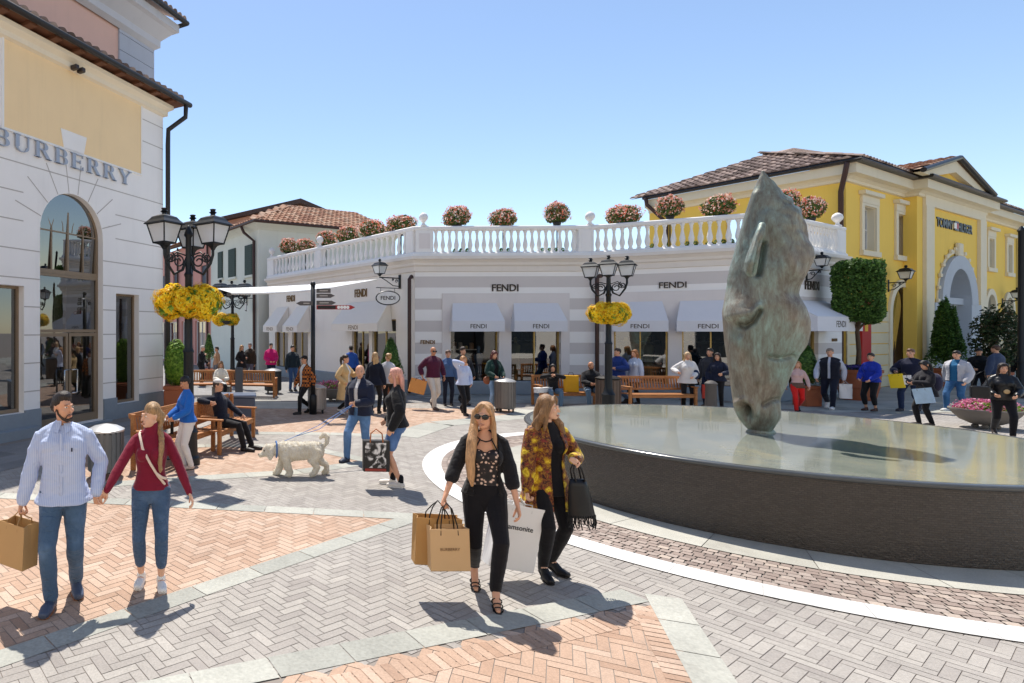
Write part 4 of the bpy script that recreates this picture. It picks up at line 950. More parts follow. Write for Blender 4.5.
m.bx(X0, XE+.55, -ovh, .3, EZ+.0195, EZ+.06); bw(m, 'rafters', mat('brown_timber', '6e4630', .75, .2, 8, .2), ls)
pipe(ls, [tuple(fL.w(XE+.45, -ovh-.04, EZ)), tuple(fL.w(XE+.45, -ovh-.02, EZ-.35)), tuple(fL.w(XE+.12, -.1, EZ-.75)), tuple(fL.w(XE+.1, -.1, EZ-1.2)), tuple(fL.w(XE+.1, -.1, 1.2))], .07, m=mat('dark_gutter', '33302f'))
pipe(ls, [tuple(fL.w(XE+.1, -.1, 1.2)), tuple(fL.w(XE+.1, -.1, .05))], .085, m=mat('dark_gutter', '33302f'), name='pipe_shoe')
w = MB(); p = fL.w(fL.s(72), -.12, fL.z(72, 70)); w.tube([tuple(fL.w(fL.s(72), -.02, p.z)), tuple(fL.w(fL.s(72), -.14, p.z))], .03, 8); 
for dx in (-.1, .1): w.box(fL.w(fL.s(72)+dx, -.2, p.z-.02), (.12, .2, .11), M=fL.M.to_3x3().to_4x4(), bev=.02)
cm = bw(w, 'security_camera', mat('camera_body', '3a3230', .4), ls)
# pink tower behind it
f2 = Fr(tuple(V((-5.1, 12.4))+fL.n*1.3), d=(2.77, 4.7), L=8); X2 = f2.s(151.5)
tw = thing('tower_house', 'tall pink house with grey corner blocks rising behind the white arched store', 'building', (-7, 18, 0))
m = f2.mb(); m.bx(-4, X2, 0, 6, 0, 11.9); bw(m, 'wall', mat('pink_stucco', 'e3b9a8', .85, .05, 2, .1, 60), tw)
m = f2.mb(); q0 = f2.s(118)
for i in range(24): m.bx(q0, X2+.06, -.06, 3, i*.5+.008, i*.5+.492)
bw(m, 'corner_blocks', mat('blue_grey_quoin', 'b4b8c2', .8, .06, 3, .1, 50), tw)
m = f2.mb(); sweep(m, [(-4, 0), (X2, 0), (X2, 6)], [(.062, 11.1), (.2, 11.2), (.2, 11.4), (.5, 11.7), (.62, 11.75), (.62, 11.98), (0, 12)]); bw(m, 'cornice', mat('grey_cornice', 'c6c6ca', .8, .04, 2, .05), tw)
tiles(f2.w(-4, -.8, 12.12), f2.w(X2+.8, -.8, 12.12), f2.w(X2-2, 3, 13.4), f2.w(-4, 3, 13.4), M_TILE2, 'roof', tw); m = f2.mb(); m.tube([(-4, -.8, 12.08), (X2+.8, -.8, 12.08), (X2+.8, 5, 12.08)], .08, 8); bw(m, 'gutter', mat('dark_gutter', '33302f'), tw)
# ================================================================ YELLOW BUILDING (right)
C0 = V((22.6, 22.3)); dR = V((.885, .466)).normalized(); dL = V((dR.y, -dR.x)); LL = 6.9
fR_ = Fr(tuple(C0), d=tuple(dR), L=23.3); fY = Fr(tuple(C0-dL*LL), d=tuple(dL), L=LL)
yb = thing('yellow_building', 'long yellow building with a gabled entrance bay, cream trim and arched shop windows', 'building', (28, 27, 0))
m_yel = mat('yellow_stucco', 'fad060', .85, .06, 1.2, .12, 60); m_trim = mat('cream_trim', 'e8dcc0', .8, .05, 2, .08, 60); m_rust = mat('cream_rustication', 'ddd0ae', .85, .06, 2, .12, 50); m_bg = mat('pale_blue_stone', 'b9bfc6', .75, .06, 2, .1, 50)
RT = 8.0; sx = fR_.s; zr = fR_.z
BO = -.4; fB2 = Fr(tuple(C0-fR_.n*.4), d=tuple(dR), L=23.3); sq_ = fB2.s; zq_ = fB2.z; sb0, sb1 = sq_(917), sq_(984.5)
def up(u0, u1, u, vt, vb): return (sx(u0), sx(u1), zr(u, vb), zr(u, vt))
wins = [up(862.5, 874.5, 868, 207, 250), up(896.5, 906, 901, 215, 255), up(987.5, 992.5, 990, 239, 267), up(1006.5, 1010.5, 1008, 245, 272)]
arcs = []
for u0, u1, vt in ((890, 907, 286), (985.5, 994, 294), (1004, 1012, 297)):
    a, b = sx(u0), sx(u1); zt = zr((u0+u1)/2, vt); arcs.append((a, b, .35, zt, min((b-a)/2, 1.2)))
arcs[0] = (arcs[0][0], arcs[0][0]+2.4, .35, arcs[0][3], 1.2)
ZR = 3.05
m = fR_.mb(); A = [h for h in wins+arcs if h[0] < sb0]; Bq = [h for h in wins+arcs if h[0] > sb1-.5]
lo = lambda hs: [h for h in hs if len(h) == 5]; hi = lambda hs: [h for h in hs if len(h) == 4]
wall(m, 0, sb0, 0, RT, A, .3); bw(m, 'wall', m_yel, yb); m = fR_.mb(); wall(m, sb1, 23.3, 0, RT, Bq, .3); m.quad((23.3, 0, 0), (23.3, 8, 0), (23.3, 8, RT), (23.3, 0, RT)); bw(m, 'wall', m_yel, yb)
m = fY.mb(); wall(m, 0, LL, 0, RT, [(fY.s(733)-.25, fY.s(733)+.45, 5.9, 7.2)], .15); bw(m, 'side_wall', m_yel, yb)
# rusticated lower storey: proud courses, cut round the arches
for seg, hs in (((0, sb0), lo(A)), ((sb1, 23.3), lo(Bq))):
    m = fR_.mb()
    for i in range(7):
        c, d = .02+i*ZR/7+.008, (i+1)*ZR/7-.008; cur = [seg]
        for h in hs:
            wd = h[1]-h[0]; zsq = h[3]-h[4]; e = .28
            if c > h[3]+.2: continue
            cur = [s2 for a, b in cur for s2 in ((a, min(b, h[0]-e)), (max(a, h[1]+e), b)) if s2[1]-s2[0] > .05]
        for a, b in cur: m.bx(a, b, -.04, -.002, c, d)
    m.bx(seg[0], seg[0]+.3, -.02, -.002, .02, ZR); bw(m, 'rusticated_base', m_rust, yb)
for h in arcs:
    m = fR_.mb(); a, b, c, d, r = h; e = .27
    for yy0, yy1 in ((-.08, -.002),):
        m.bx(a-e, a-.002, yy0, yy1, 0.02, d-r); m.bx(b+.002, b+e, yy0, yy1, .02, d-r)
        P0 = arcpts(a, b, d-r, r); P1 = arcpts(a-e, b+e, d-r, r+e)
        for k in range(len(P0)-1):
            q = [P0[k], P0[k+1], P1[k+1], P1[k]]; m.prism(q, yy0, yy1)
    P2 = arcpts(a+.03, b-.03, d-r, r-.03)
    for k in range(len(P0)-1): m.prism([P2[k], P2[k+1], P0[k+1], P0[k]], -.079, .19)
    m.bx(a+.001, a+.03, -.079, .19, .02, d-r); m.bx(b-.03, b-.001, -.079, .19, .02, d-r); ar = bw(m, 'arch_surround', m_trim, yb)
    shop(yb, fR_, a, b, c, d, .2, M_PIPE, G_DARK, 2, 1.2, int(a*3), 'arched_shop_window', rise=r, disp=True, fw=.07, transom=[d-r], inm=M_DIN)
for h in wins:
    a, b, c, d = h; m = fR_.mb(); e = .26
    for p in ((a-e, a-.003, c-.05, d+.1), (b+.003, b+e, c-.05, d+.1), (a-.003, b+.003, d+.003, d+.1)): m.bx(*p[:2], -.07, -.002, *p[2:])
    m.bx(a-e-.05, b+e+.05, -.12, -.002, c-.25, c-.055); m.bx(a-e, b+e, -.08, -.002, d+.105, d+.4); m.bx(a-e-.12, b+e+.12, -.2, -.002, d+.405, d+.55)
    m.bx(b-.02, b-.001, -.001, .199, c, d); m.bx(a+.001, a+.02, -.001, .199, c, d); m.bx(a+.02, b-.02, -.001, .199, d-.02, d-.001); o = bw(m, 'window_surround', m_trim, yb); m = fR_.mb(); 
    for p in ((a, a+.06, c, d), (b-.06, b, c, d), (a+.06, b-.06, c, c+.06), (a+.06, b-.06, d-.06, d), ((a+b)/2-.025, (a+b)/2+.025, c+.06, d-.06), (a+.06, (a+b)/2-.025, (c+d)/2-.02, (c+d)/2+.02), ((a+b)/2+.025, b-.06, (c+d)/2-.02, (c+d)/2+.02)): m.bx(*p[:2], .2, .26, *p[2:])
    w = bw(m, 'window', mat('white_frame', 'dcdcd8', .5), yb); m = fR_.mb(); m.quad((a, .24, c), (b, .24, c), (b, .24, d), (a, .24, d)); o = m.build('pane', glass('upper_glass', '8a9090', .2, .6)); o.parent = w; m = fR_.mb(); m.quad((a, .3, c), (b, .3, c), (b, .3, d), (a, .3, d)); o = m.build('blind', mat('beige_blind', 'b9ab90', .8)); o.parent = w
# entrance bay
m = fR_.mb(); pa, pb = sq_(940), sq_(970.5); pm = (pa+pb)/2; zat_ = zq_(955, 256); za2 = zq_(955, 268); ia, ib = sq_(944), sq_(967.5); rw = (ib-ia)/2
wall(m, sb0, sb1, 0, RT, [(ia, ib, 0.05, za2, min(rw, 2.2))], 1.2, BO); m.quad((sb0, BO, 0), (sb0, BO, RT), (sb0, 0, RT), (sb0, 0, 0)); m.quad((sb1, BO, 0), (sb1, 0, 0), (sb1, 0, RT), (sb1, BO, RT)); bw(m, 'entrance_bay', m_yel, yb)
m = fR_.mb()
for u0, u1 in ((922.5, 930.5), (977, 983)): m.bx(sq_(u0), sq_(u1), BO-.12, BO-.002, .02, RT-.45)
m.bx(sq_(922.5), sq_(983), BO-.1, BO-.002, RT-.448, RT-.02); bw(m, 'pilasters', m_trim, yb)
m = fR_.mb(); zs2 = za2-min(rw, 2.2); e = .9
P0 = arcpts(ia, ib, zs2, min(rw, 2.2)); P1 = arcpts(ia-e, ib+e, zs2, min(rw, 2.2)+.55)
for k in range(len(P0)-1): m.prism([P0[k], P0[k+1], P1[k+1], P1[k]], BO-.16, BO-.002)
zb_ = zq_(955, 304)
m.bx(sq_(930.5)+.01, ia-e*.0, BO-.14, BO-.002, .02, zs2); m.bx(ib, sq_(977)-.01, BO-.14, BO-.002, .02, zs2); P2 = arcpts(ia+.05, ib-.05, zs2, min(rw, 2.2)-.05)
for k in range(len(P0)-1): m.prism([P2[k], P2[k+1], P0[k+1], P0[k]], BO-.155, BO+1.1)
m.bx(ia+.001, ia+.05, BO-.139, BO+1.1, .06, zs2); m.bx(ib-.05, ib-.001, BO-.139, BO+1.1, .06, zs2); bw(m, 'portal_surround', m_bg, yb)
m = fR_.mb()
for k, (x, z) in enumerate(arcpts(ia-e-.12, ib+e+.12, zs2+.1, min(rw, 2.2)+.75, 13)): m.box((x, BO-.06, z), (.24, .1, .16), bev=.02)
Pq = arcpts(ia-e, ib+e, zs2+.1, min(rw, 2.2)+.56); Pr = arcpts(ia-e-.1, ib+e+.1, zs2+.1, min(rw, 2.2)+.72)
for k in range(len(Pq)-1): m.prism([Pq[k], Pq[k+1], Pr[k+1], Pr[k]], BO-.04, BO-.003)
m.box((pm, BO-.1, zq_(955, 250)), (.55, .16, .6), bev=.05); bw(m, 'arch_ornament', m_trim, yb)
m = fR_.mb(); m.quad((ia-.5, BO+1.15, 0), (ib+.5, BO+1.15, 0), (ib+.5, BO+1.15, zb_), (ia-.5, BO+1.15, zb_)); m.quad((ia-.5, BO+1.1, zb_+.3), (ib+.5, BO+1.1, zb_+.3), (ib+.5, BO+1.1, za2+.3), (ia-.5, BO+1.1, za2+.3)); m.bx(ia, ib, BO+.1, BO+1.1, zb_, zb_+.29); bw(m, 'porch_back', m_bg, yb)
for xx in (ia+.5, ib-.5):
    q = fR_.mb(); q.lathe([(.3, .02), (.3, .2), (.22, .26), (.2, 1.5), (.18, zb_-.2), (.28, zb_-.08), (.28, zb_-.002)], c=(xx, BO+.5, 0), n=18); bw(q, 'column', m_bg, yb, 'auto')
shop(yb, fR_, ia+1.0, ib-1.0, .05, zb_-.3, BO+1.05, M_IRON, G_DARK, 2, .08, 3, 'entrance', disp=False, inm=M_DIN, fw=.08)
letters(yb, fR_, 'TOMMY', (sq_(936)+sq_(952.5))/2, zq_(944, 223.5), sq_(952.5)-sq_(936), BO-.02, mat('navy_letters', '1d2230', .4), height=.42, off=.02); letters(yb, fR_, 'HILFIGER', (sq_(957.5)+sq_(971.5))/2, zq_(964, 228.5), sq_(971.5)-sq_(957.5), BO-.02, mat('navy_letters', '1d2230'), height=.42, off=.02)
m = fR_.mb(); xf = sq_(955); zf = zq_(955, 226.2)
fw_ = (sq_(957)-sq_(953))/2; m.bx(xf-fw_, xf+fw_, BO-.06, BO-.02, zf+.13, zf+.21, mi=0); m.bx(xf-fw_, xf+fw_, BO-.06, BO-.02, zf-.21, zf-.13, mi=0); m.bx(xf-fw_, xf, BO-.055, BO-.02, zf-.129, zf+.129, mi=1); m.bx(xf, xf+fw_, BO-.055, BO-.02, zf-.129, zf+.129, mi=2)
bw(m, 'sign_flag', [mat('navy_letters', '1d2230'), mat('sign_white', 'f0f0ee', .5), mat('sign_red', 'b8242c', .5)], yb)
prof = [(.003, RT-.14), (.08, RT-.12), (.08, RT-.02), (.2, RT+.06), (.4, RT+.1), (.4, RT+.46), (0, RT+.48)]
bay = [tuple(C0-dL*LL), tuple(C0), tuple(fR_.w(sb0, 0).xy), tuple(fR_.w(sb0, BO).xy), tuple(fR_.w(sb1, BO).xy), tuple(fR_.w(sb1, 0).xy), tuple(fR_.w(23.3, 0).xy)]
m = MB(); sweep(m, bay, prof); bw(m, 'cornice', m_trim, yb)
EZ = RT+.57; oh = .58
m = MB(); sweep(m, bay, [(.4, RT+.47), (.58, RT+.47), (.62, RT+.53), (.58, RT+.6), (.4, RT+.6)]); bw(m, 'gutter', mat('dark_gutter', '33302f'), yb)
ap = 5.0; top_z = 10.75
e0 = fY.w(-oh, -oh, EZ); e1 = fY.w(LL+oh, -oh, EZ); ap1 = fY.w(LL-ap*.9, ap, top_z); ap0 = fY.w(ap*.72, ap, top_z)
tiles(e0, e1, ap1, ap0, M_TILE2, 'roof', yb, wv=.3, row=.42)
r1 = fR_.w(23.3, -oh, EZ); ap2 = fR_.w(23.3, ap, top_z); tiles(fR_.w(-oh, -oh, EZ), r1, ap2, ap1, M_TILE2, 'roof', yb, wv=.3)
# gable over the bay
fG = Fr(tuple(C0-fR_.n*1.0), d=tuple(dR), L=23.3); gx = fG.s(959.5); gz = fG.z(959.5, 160); g0, g1 = fG.s(924), fG.s(993); gb = RT+.55
m = fR_.mb(); m.add([(g0+.8, BO-.3, gb+.12), (g1-.8, BO-.3, gb+.12), (gx, BO-.3, gz-.25)], [(0, 1, 2)]); bw(m, 'gable_panel', m_yel, yb)
m = fR_.mb()
for sg, xx in ((-1, g0), (1, g1)):
    d = V((gx-xx, gz-gb)); w_ = V((-d.y, d.x)).normalized()*(.42*(1 if sg > 0 else -1))
    m.prism([(xx, gb), (gx, gz), (gx, gz-.5), (xx+sg*-1.5, gb)], BO-.5, BO-.302)
bw(m, 'gable_moulding', m_trim, yb); m = fR_.mb()
for xx in (g0-.15, g1+.15): m.tube([(xx, BO-.62, gb+.03), (gx, BO-.62, gz+.1)], (.1), 8, cap=False)
bw(m, 'gable_gutter', mat('dark_gutter', '33302f'), yb)
tiles(fR_.w(g0-.1, 5, gb+.1), fR_.w(g0-.1, BO-.6, gb+.1), fR_.w(gx, BO-.6, gz+.12), fR_.w(gx, 5, gz+.12), M_TILE, 'gable_roof', yb, wv=.3); tiles(fR_.w(g1+.1, BO-.6, gb+.1), fR_.w(g1+.1, 5, gb+.1), fR_.w(gx, 5, gz+.12), fR_.w(gx, BO-.6, gz+.12), M_TILE, 'gable_roof', yb, wv=.3)
cp = fY.w(LL-.12, -.1); pipe(yb, [tuple(fY.w(LL+.2, -oh, EZ-.15)), tuple(fY.w(LL+.15, -oh, EZ-.5)), tuple(fY.w(LL-.1, -.14, RT-.5)), tuple(fY.w(LL-.1, -.14, .05))], .08)
pipe(yb, [tuple(fY.w(.15, -oh, EZ-.1)), tuple(fY.w(.2, -oh, RT+.2)), tuple(fY.w(.8, -.12, RT-.7)), tuple(fY.w(.8, -.12, 4.9))], .08); pipe(yb, [tuple(fR_.w(23.1, -.7, EZ-.1)), tuple(fR_.w(23.0, -.6, EZ-.7)), tuple(fR_.w(23.0, -.14, RT-.5)), tuple(fR_.w(23.0, -.14, .05))], .1)
m = fR_.mb(); a = sx(862.5); m.bx(sx(858), sx(867), -.12, -.05, .5, 3.9); rb = bw(m, 'red_banner', mat('red_banner', 'b92420', .6, .05, 3, 0), yb)
m = fR_.mb(); m.box((sx(859.3), -.125, 3.2), (.2, .006, .9)); m.box((sx(862), -.125, 2.4), (.3, .006, .3)); bw(m, 'banner_print', mat('banner_yellow', 'e0b030', .6), yb)
# next building at the far right
nb = thing('grey_house', 'sliver of a pale grey house with dark shutters at the far right edge', 'building', tuple(fR_.w(28, 1)))
m = fR_.mb(); m.bx(23.5, 36, .3, 8, 0, 7.3); bw(m, 'wall', mat('pale_grey_stucco', 'cfd2d6', .85), nb); m = fR_.mb()
for x in (25.2, 29): m.bx(x-.6, x+.6, .2, .29, 3.6, 5.4)
bw(m, 'shutter', mat('dark_green_shutter', '2d4038', .6), nb); tiles(fR_.w(23.4, -.3, 7.4), fR_.w(36.4, -.3, 7.4), fR_.w(36.4, 4, 9), fR_.w(23.4, 4, 9), M_TILE2, 'roof', nb)
# ================================================================ HOUSES BEHIND ON THE LEFT
K_ = V((.75, 30.8)); dW = V((.9, .435)).normalized(); dV = V((dW.y, -dW.x)); fW = Fr(tuple(K_-dV*6.2), d=tuple(dV), L=6.2); fW2 = Fr(tuple(K_), d=tuple(dW), L=9)
wh = thing('shuttered_house', 'pale green white house with dark shutters and a tiled hip roof behind the balustrade', 'building', (2, 34, 0))
m_pg = mat('pale_green_stucco', 'dde0d4', .85, .05, 2, .1, 50); hz = 7.6
ad = (fW.s(235), fW.s(252), .02, fW.z(243, 316), .9)
m = fW.mb(); wall(m, 0, 6.2, 0, hz, [ad], .4); bw(m, 'wall', m_pg, wh); m = fW2.mb(); m.bx(0.001, 9, .001, 7, 0, hz); bw(m, 'wall', m_pg, wh)
shop(wh, fW, *ad[:4], .3, M_GOLD, G_DARK, 2, 1.2, 5, 'arched_door', rise=ad[4], inm=M_DIN, disp=False, fw=.06)
for u0, u1, vt, vb in ((229, 236, 249, 277), (245.5, 253, 245, 275), (218.5, 223, 252, 278)):
    a, b = fW.s(u0), fW.s(u1); c, d = fW.z((u0+u1)/2, vb), fW.z((u0+u1)/2, vt); m = fW.mb(); m.bx(a, b, -.06, -.002, c, d)
    for i in range(14): m.bx(a+.06, b-.06, -.075, -.061, c+(d-c)*(i+.15)/14, c+(d-c)*(i+.7)/14)
    o = bw(m, 'shutter', mat('dark_green_shutter', '2d4038'), wh)
    m = fW.mb(); m.bx(a-.1, b+.1, -.12, -.002, c-.14, c-.02); bw(m, 'sill', m_pg, wh)
o_ = .55; zE = 7.85; zT = 9.75
E0, E1, E2 = fW.w(-o_, -o_, zE), fW.w(6.2+o_, -o_, zE), fW2.w(9, -o_, zE); A1, A2 = fW.w(2.6, 4., zT), fW2.w(9, 3.6, zT)
tiles(E0, E1, A1, fW.w(2.2, 4., zT), M_TILE, 'roof', wh, wv=.3); tiles(E1, E2, A2, A1, M_TILE, 'roof', wh, wv=.3)
m = MB(); m.tube([tuple(E0), tuple(E1), tuple(E2)], .08, 8); bw(m, 'gutter', M_PIPE, wh)
m = MB(); sweep(m, [tuple(K_-dV*6.2), tuple(K_), tuple(K_+dW*9)], [(.003, hz-.1), (.1, hz), (.45, hz+.2), (0, hz+.22)]); bw(m, 'cornice', m_pg, wh)
pipe(wh, [tuple(fW.w(5.2, -.5, zE-.1)), tuple(fW.w(5.3, -.4, zE-.4)), tuple(fW.w(5.9, -.12, zE-.9)), tuple(fW.w(5.95, -.12, .1))], .08)
rh = thing('gabled_house', 'taller pink gabled house with a dark roof edge rising behind the shuttered house', 'building', (3, 43, 0))
m = MB(); gl_, gr_, gy = xat(224, 42), xat(338, 42), 42; za_, zl = zat(203, 42), zat(219, 42); gxm = xat(300, 42)
m.prism([(gl_, 0), (gr_, 0), (gr_, zl-.1), (gxm, za_-.15), (gl_, zl-.1)], gy, gy+8); bw(m, 'wall', mat('pink_stucco2', 'd9a892', .85), rh); m = MB()
m.prism([(gl_-.5, zl-.3), (gxm, za_-.12), (gr_+.5, zl-.3), (gr_+.5, zl-.02), (gxm, za_+.2), (gl_-.5, zl-.02)], gy-.6, gy+8.4); bw(m, 'roof', mat('dark_roof', '4e3c36', .7, .2, 5, .2), rh)
fP = Fr(tuple(K_-dV*17.5), d=tuple(dV), L=11.1)
pk = thing('pink_house', 'pink house with white framed shop openings at the far end of the left street', 'building', (-5, 41, 0)); HP = [(.6, 2.2, .1, 2.9), (3, 4.8, .1, 2.9), (5.8, 7.4, .1, 2.9), (8.4, 10.2, .1, 2.9), (1, 2, 4.4, 6.4), (4, 5, 4.4, 6.4), (7, 8, 4.4, 6.4), (9.4, 10.3, 4.4, 6.4)]
m = fP.mb(); wall(m, 0, 11.1, 0, 8.0, HP, .25); m.quad((0, 0, 0), (0, 0, 8), (0, 7, 8), (0, 7, 0)); bw(m, 'wall', mat('rose_stucco', 'd79d90', .85, .06, 2, .1), pk)
for i, h in enumerate(HP):
    if i < 4: shop(pk, fP, *h, .15, mat('white_frame', 'dcdcd8'), G_DARK, 2, 1.0, i, 'shop_window', inm=M_DIN, disp=False, fw=.08)
    else: m = fP.mb(); m.bx(h[0], h[1], .1, .2, h[2], h[3]); bw(m, 'shutter', mat('slate_shutter', '4c5560', .6), pk)
tiles(fP.w(-.3, -.6, 8.1), fP.w(11.3, -.6, 8.1), fP.w(11.3, 4, 9.6), fP.w(-.3, 4, 9.6), M_TILE, 'roof', pk, wv=.32)
for x in (2.6, 5.3, 7.9, 10.8): pipe(pk, [tuple(fP.w(x, -.12, 8)), tuple(fP.w(x, -.12, .1))], .07)

# unseen store row added behind the viewpoint for bounced fill light and window reflections
op = thing('added_bounce_store', 'unseen ivory store row, added behind the viewpoint to bounce light and be reflected', 'building', (0, -8, 0))
fO = Fr((24, -7), d=(-1, 0), L=50); HO = [(2+i*4.1, 4.4+i*4.1, .4, 2.9) for i in range(11)]+[(2.4+i*4.1, 3.8+i*4.1, 4.6, 6.4) for i in range(11)]
m = fO.mb(); wall(m, 0, 50, 0, 11.5, HO, .3); bw(m, 'wall', mat('ivory_stucco', 'f4ecdc', .85, .06, 1.5, .1, 50), op)
for i, h in enumerate(HO): m = fO.mb(); m.bx(h[0], h[1], .2, .28, h[2], h[3]); bw(m, 'window', mat('window_dark', '2c3338', .2), op)
tiles(fO.w(-.3, -.3, 11.6), fO.w(50.3, -.3, 11.6), fO.w(50.3, 5, 13.6), fO.w(-.3, 5, 13.6), M_TILE, 'roof', op, wv=.4, row=.6)
# ================================================================ PLANTS
def leafmat(name, cols, tr=.25, rough=.55):
    t = NT(name); at = t.node('ShaderNodeAttribute', attribute_name='tone'); c = t.ramp(at.outputs['Fac'], cols)
    t.base(c); t.set(Roughness=rough, Specular_IOR_Level=.3)
    tl = t.node('ShaderNodeBsdfTranslucent'); t.link(c, tl.inputs[0]); mx = t.node('ShaderNodeMixShader'); mx.inputs[0].default_value = tr
    t.link(t.b.outputs[0], mx.inputs[1]); t.link(tl.outputs[0], mx.inputs[2]); t.link(mx.outputs[0], t.n['Material Output'].inputs[0]); return t.m
L_BUSH = leafmat('bush_leaf', [(0, '3a5828'), (.5, '587838'), (.8, '7a6a40'), (1, '94a058')]); L_HEDGE = leafmat('hedge_leaf', [(0, '34521f'), (.6, '4d7030'), (1, '739646')])
L_LIME = leafmat('lime_leaf', [(0, '4a6e20'), (.5, '6f962e'), (1, '9dbb4a')]); L_DARK = leafmat('magnolia_leaf', [(0, '24361f'), (.5, '33482a'), (.8, '5a4a36'), (1, '4f6a3c')])
B_PINK = leafmat('pink_petal', [(0, 'd8604a'), (.25, 'ea8e70'), (.5, 'f2b49a'), (.75, 'f8d4c0'), (1, 'fcf0e8')], .3); B_YEL = leafmat('yellow_petal', [(0, 'd89008'), (.12, 'f0bc12'), (.4, 'fcdc20'), (1, 'fff058')], .4); B_ROSE = leafmat('rose_petal', [(0, 'b83868'), (.5, 'd96a98'), (1, 'f0b8cc')], .3); B_VIO = leafmat('violet_petal', [(0, '3a2c6a'), (.6, '54449a'), (1, '7a6ab8')], .2)
def leaves(pts, nrm, size, seed, jit=.9, asp=.55):
    rg = np.random.default_rng(seed); n = len(pts); a = nrm+rg.normal(size=(n, 3))*jit; a /= np.linalg.norm(a, axis=1)[:, None]
    t = rg.normal(size=(n, 3)); t -= a*(t*a).sum(1)[:, None]; t /= np.linalg.norm(t, axis=1)[:, None]; b = np.cross(a, t)
    s = size*rg.uniform(.65, 1.35, n)[:, None]; m = MB()
    V_ = np.stack([pts-t*s, pts+b*s*asp+a*s*.12, pts+t*s, pts-b*s*asp+a*s*.12], 1).reshape(-1, 3)
    m.v = [tuple(p) for p in V_]; m.f = [(4*i, 4*i+1, 4*i+2, 4*i+3) for i in range(n)]; m.mi = [0]*n
    return m, rg.uniform(0, 1, n)
def cloud(n, rad, seed, inner=.55, lump=.12, shape='ell', power=4, gaps=0):
    rg = np.random.default_rng(seed); d = rg.normal(size=(n*2, 3)); d /= np.linalg.norm(d, axis=1)[:, None]
    r = rg.uniform(inner**3, 1, n*2)**(1/3)
    if shape == 'box':
        q = rg.uniform(-1, 1, (n*5, 3)); m_ = np.abs(q).max(1); q = q[(m_ > inner) & ((np.abs(q)**7).sum(1) < 1.25)][:n*2]; m_ = np.abs(q).max(1)[:, None]; d = q/m_; r = m_[:, 0]; n = min(n, len(q))
    k = 1+lump*snoise(d, 5, seed, 2); p = d*(r*k)[:, None]
    if shape == 'cone': h = (p[:, 2]+1)/2; w = np.clip(1.02-h*.92, .05, 1)**.8; p[:, 0] *= w/np.sqrt(np.clip(1-p[:, 2]**2, .12, 1)); p[:, 1] *= w/np.sqrt(np.clip(1-p[:, 2]**2, .12, 1))
    if gaps: keep = snoise(p, 5.5, seed+3, 2) > -gaps; p, d = p[keep], d[keep]
    p, d = p[:n], d[:n]; return p*np.array(rad), d
def foliage(name, n, rad, size, m, parent, seed, off=(0, 0, 0), zmin=None, **k):
    p, d = cloud(n, rad, seed, **k); p = p+np.array(off)
    if zmin is not None: q = p[:, 2] > zmin; p, d = p[q], d[q]
    mb, t = leaves(p, d, size, seed); return mb.build(name, m, parent, tone=t)
M_TERRA = mat('terracotta_pot', 'a8603f', .8, .15, 5, .2, 50); M_BRK = mat('dark_bracket', '2a2c2c', .5); M_SOIL = mat('soil', '3a2c22', .95, .3, 20, .4)
# flower bushes standing on the terrace behind the rail
def flower_bush(seed, name='flower_bush'):
    r = thing(name, 'x', 'flower bush'); foliage('foliage', 1700, (.50, .50, .33), .048, L_BUSH, r, seed, (0, 0, 1.36), zmin=1.12, inner=.5, lump=.12)
    p, d = cloud(1700, (.54, .54, .38), seed+50, inner=.82, lump=.24); p[:, 2] += 1.36
    rg = np.random.default_rng(seed); keep = (rg.uniform(size=len(p)) < .34+.5*np.clip((p[:, 2]-1.25)/.4, 0, 1)) & (p[:, 2] > 1.14); mb, t = leaves(p[keep], d[keep], .033, seed+1, .5, .8); mb.build('blossoms', B_PINK, r, tone=t)
    m = MB(); m.tube([(0, 0, 0), (0, 0, 1.15)], .025, 8, cap=False); m.lathe([(.2, 0), (.2, .03), (.03, .06)], n=14); m.build('stand', M_BRK, r); m = MB(); m.lathe([(.12, .96), (.17, 1.08), (.18, 1.12), (.02, 1.13)], n=16); m.build('pot', M_BRK, r, True); return r
protos = [flower_bush(s) for s in (1, 2, 3)]; bl = [(457, 217, 28, 'fA', 'first flower bush from the rail corner ball, red and dense above the left entrance awning'), (503, 216, 27, 'fA', 'round red flower bush on the rail above the middle of the dark store lettering'), (557, 214, 29, 'fA', 'pale pink flower bush on the rail just left of the second ball finial'), (623, 213, 31, 'fB', 'flower bush on the rail just right of the second ball finial, above the lamp'), (670, 207, 31, 'fB', 'flower bush on the rail in front of the yellow wall, nearest its drainpipe'), (719, 204, 33, 'fB', 'flower bush on the rail just left of the bronze head'), (784, 203, 31, 'fC', 'flower bush half hidden behind the neck of the bronze head'), (811, 206, 31, 'fC', 'dark red flower bush on the rail beside the right end ball finial'),
      (288.5, 246.6, 18, 'fD', 'smallest and farthest flower bush on the left rail beside the house wall'), (305.6, 244.4, 18, 'fD', 'second farthest flower bush on the left rail, just left of the middle ball'), (326, 239, 18, 'fD', 'flower bush right behind the middle ball of the left rail'), (347, 233.4, 23, 'fD', 'flower bush below the lower end of the tiled roof on the left rail'), (371.5, 229, 24, 'fD', 'wide flower bush second from the corner on the left rail'), (401, 222.4, 27, 'fD', 'flower bush beside the corner ball on the left rail')]
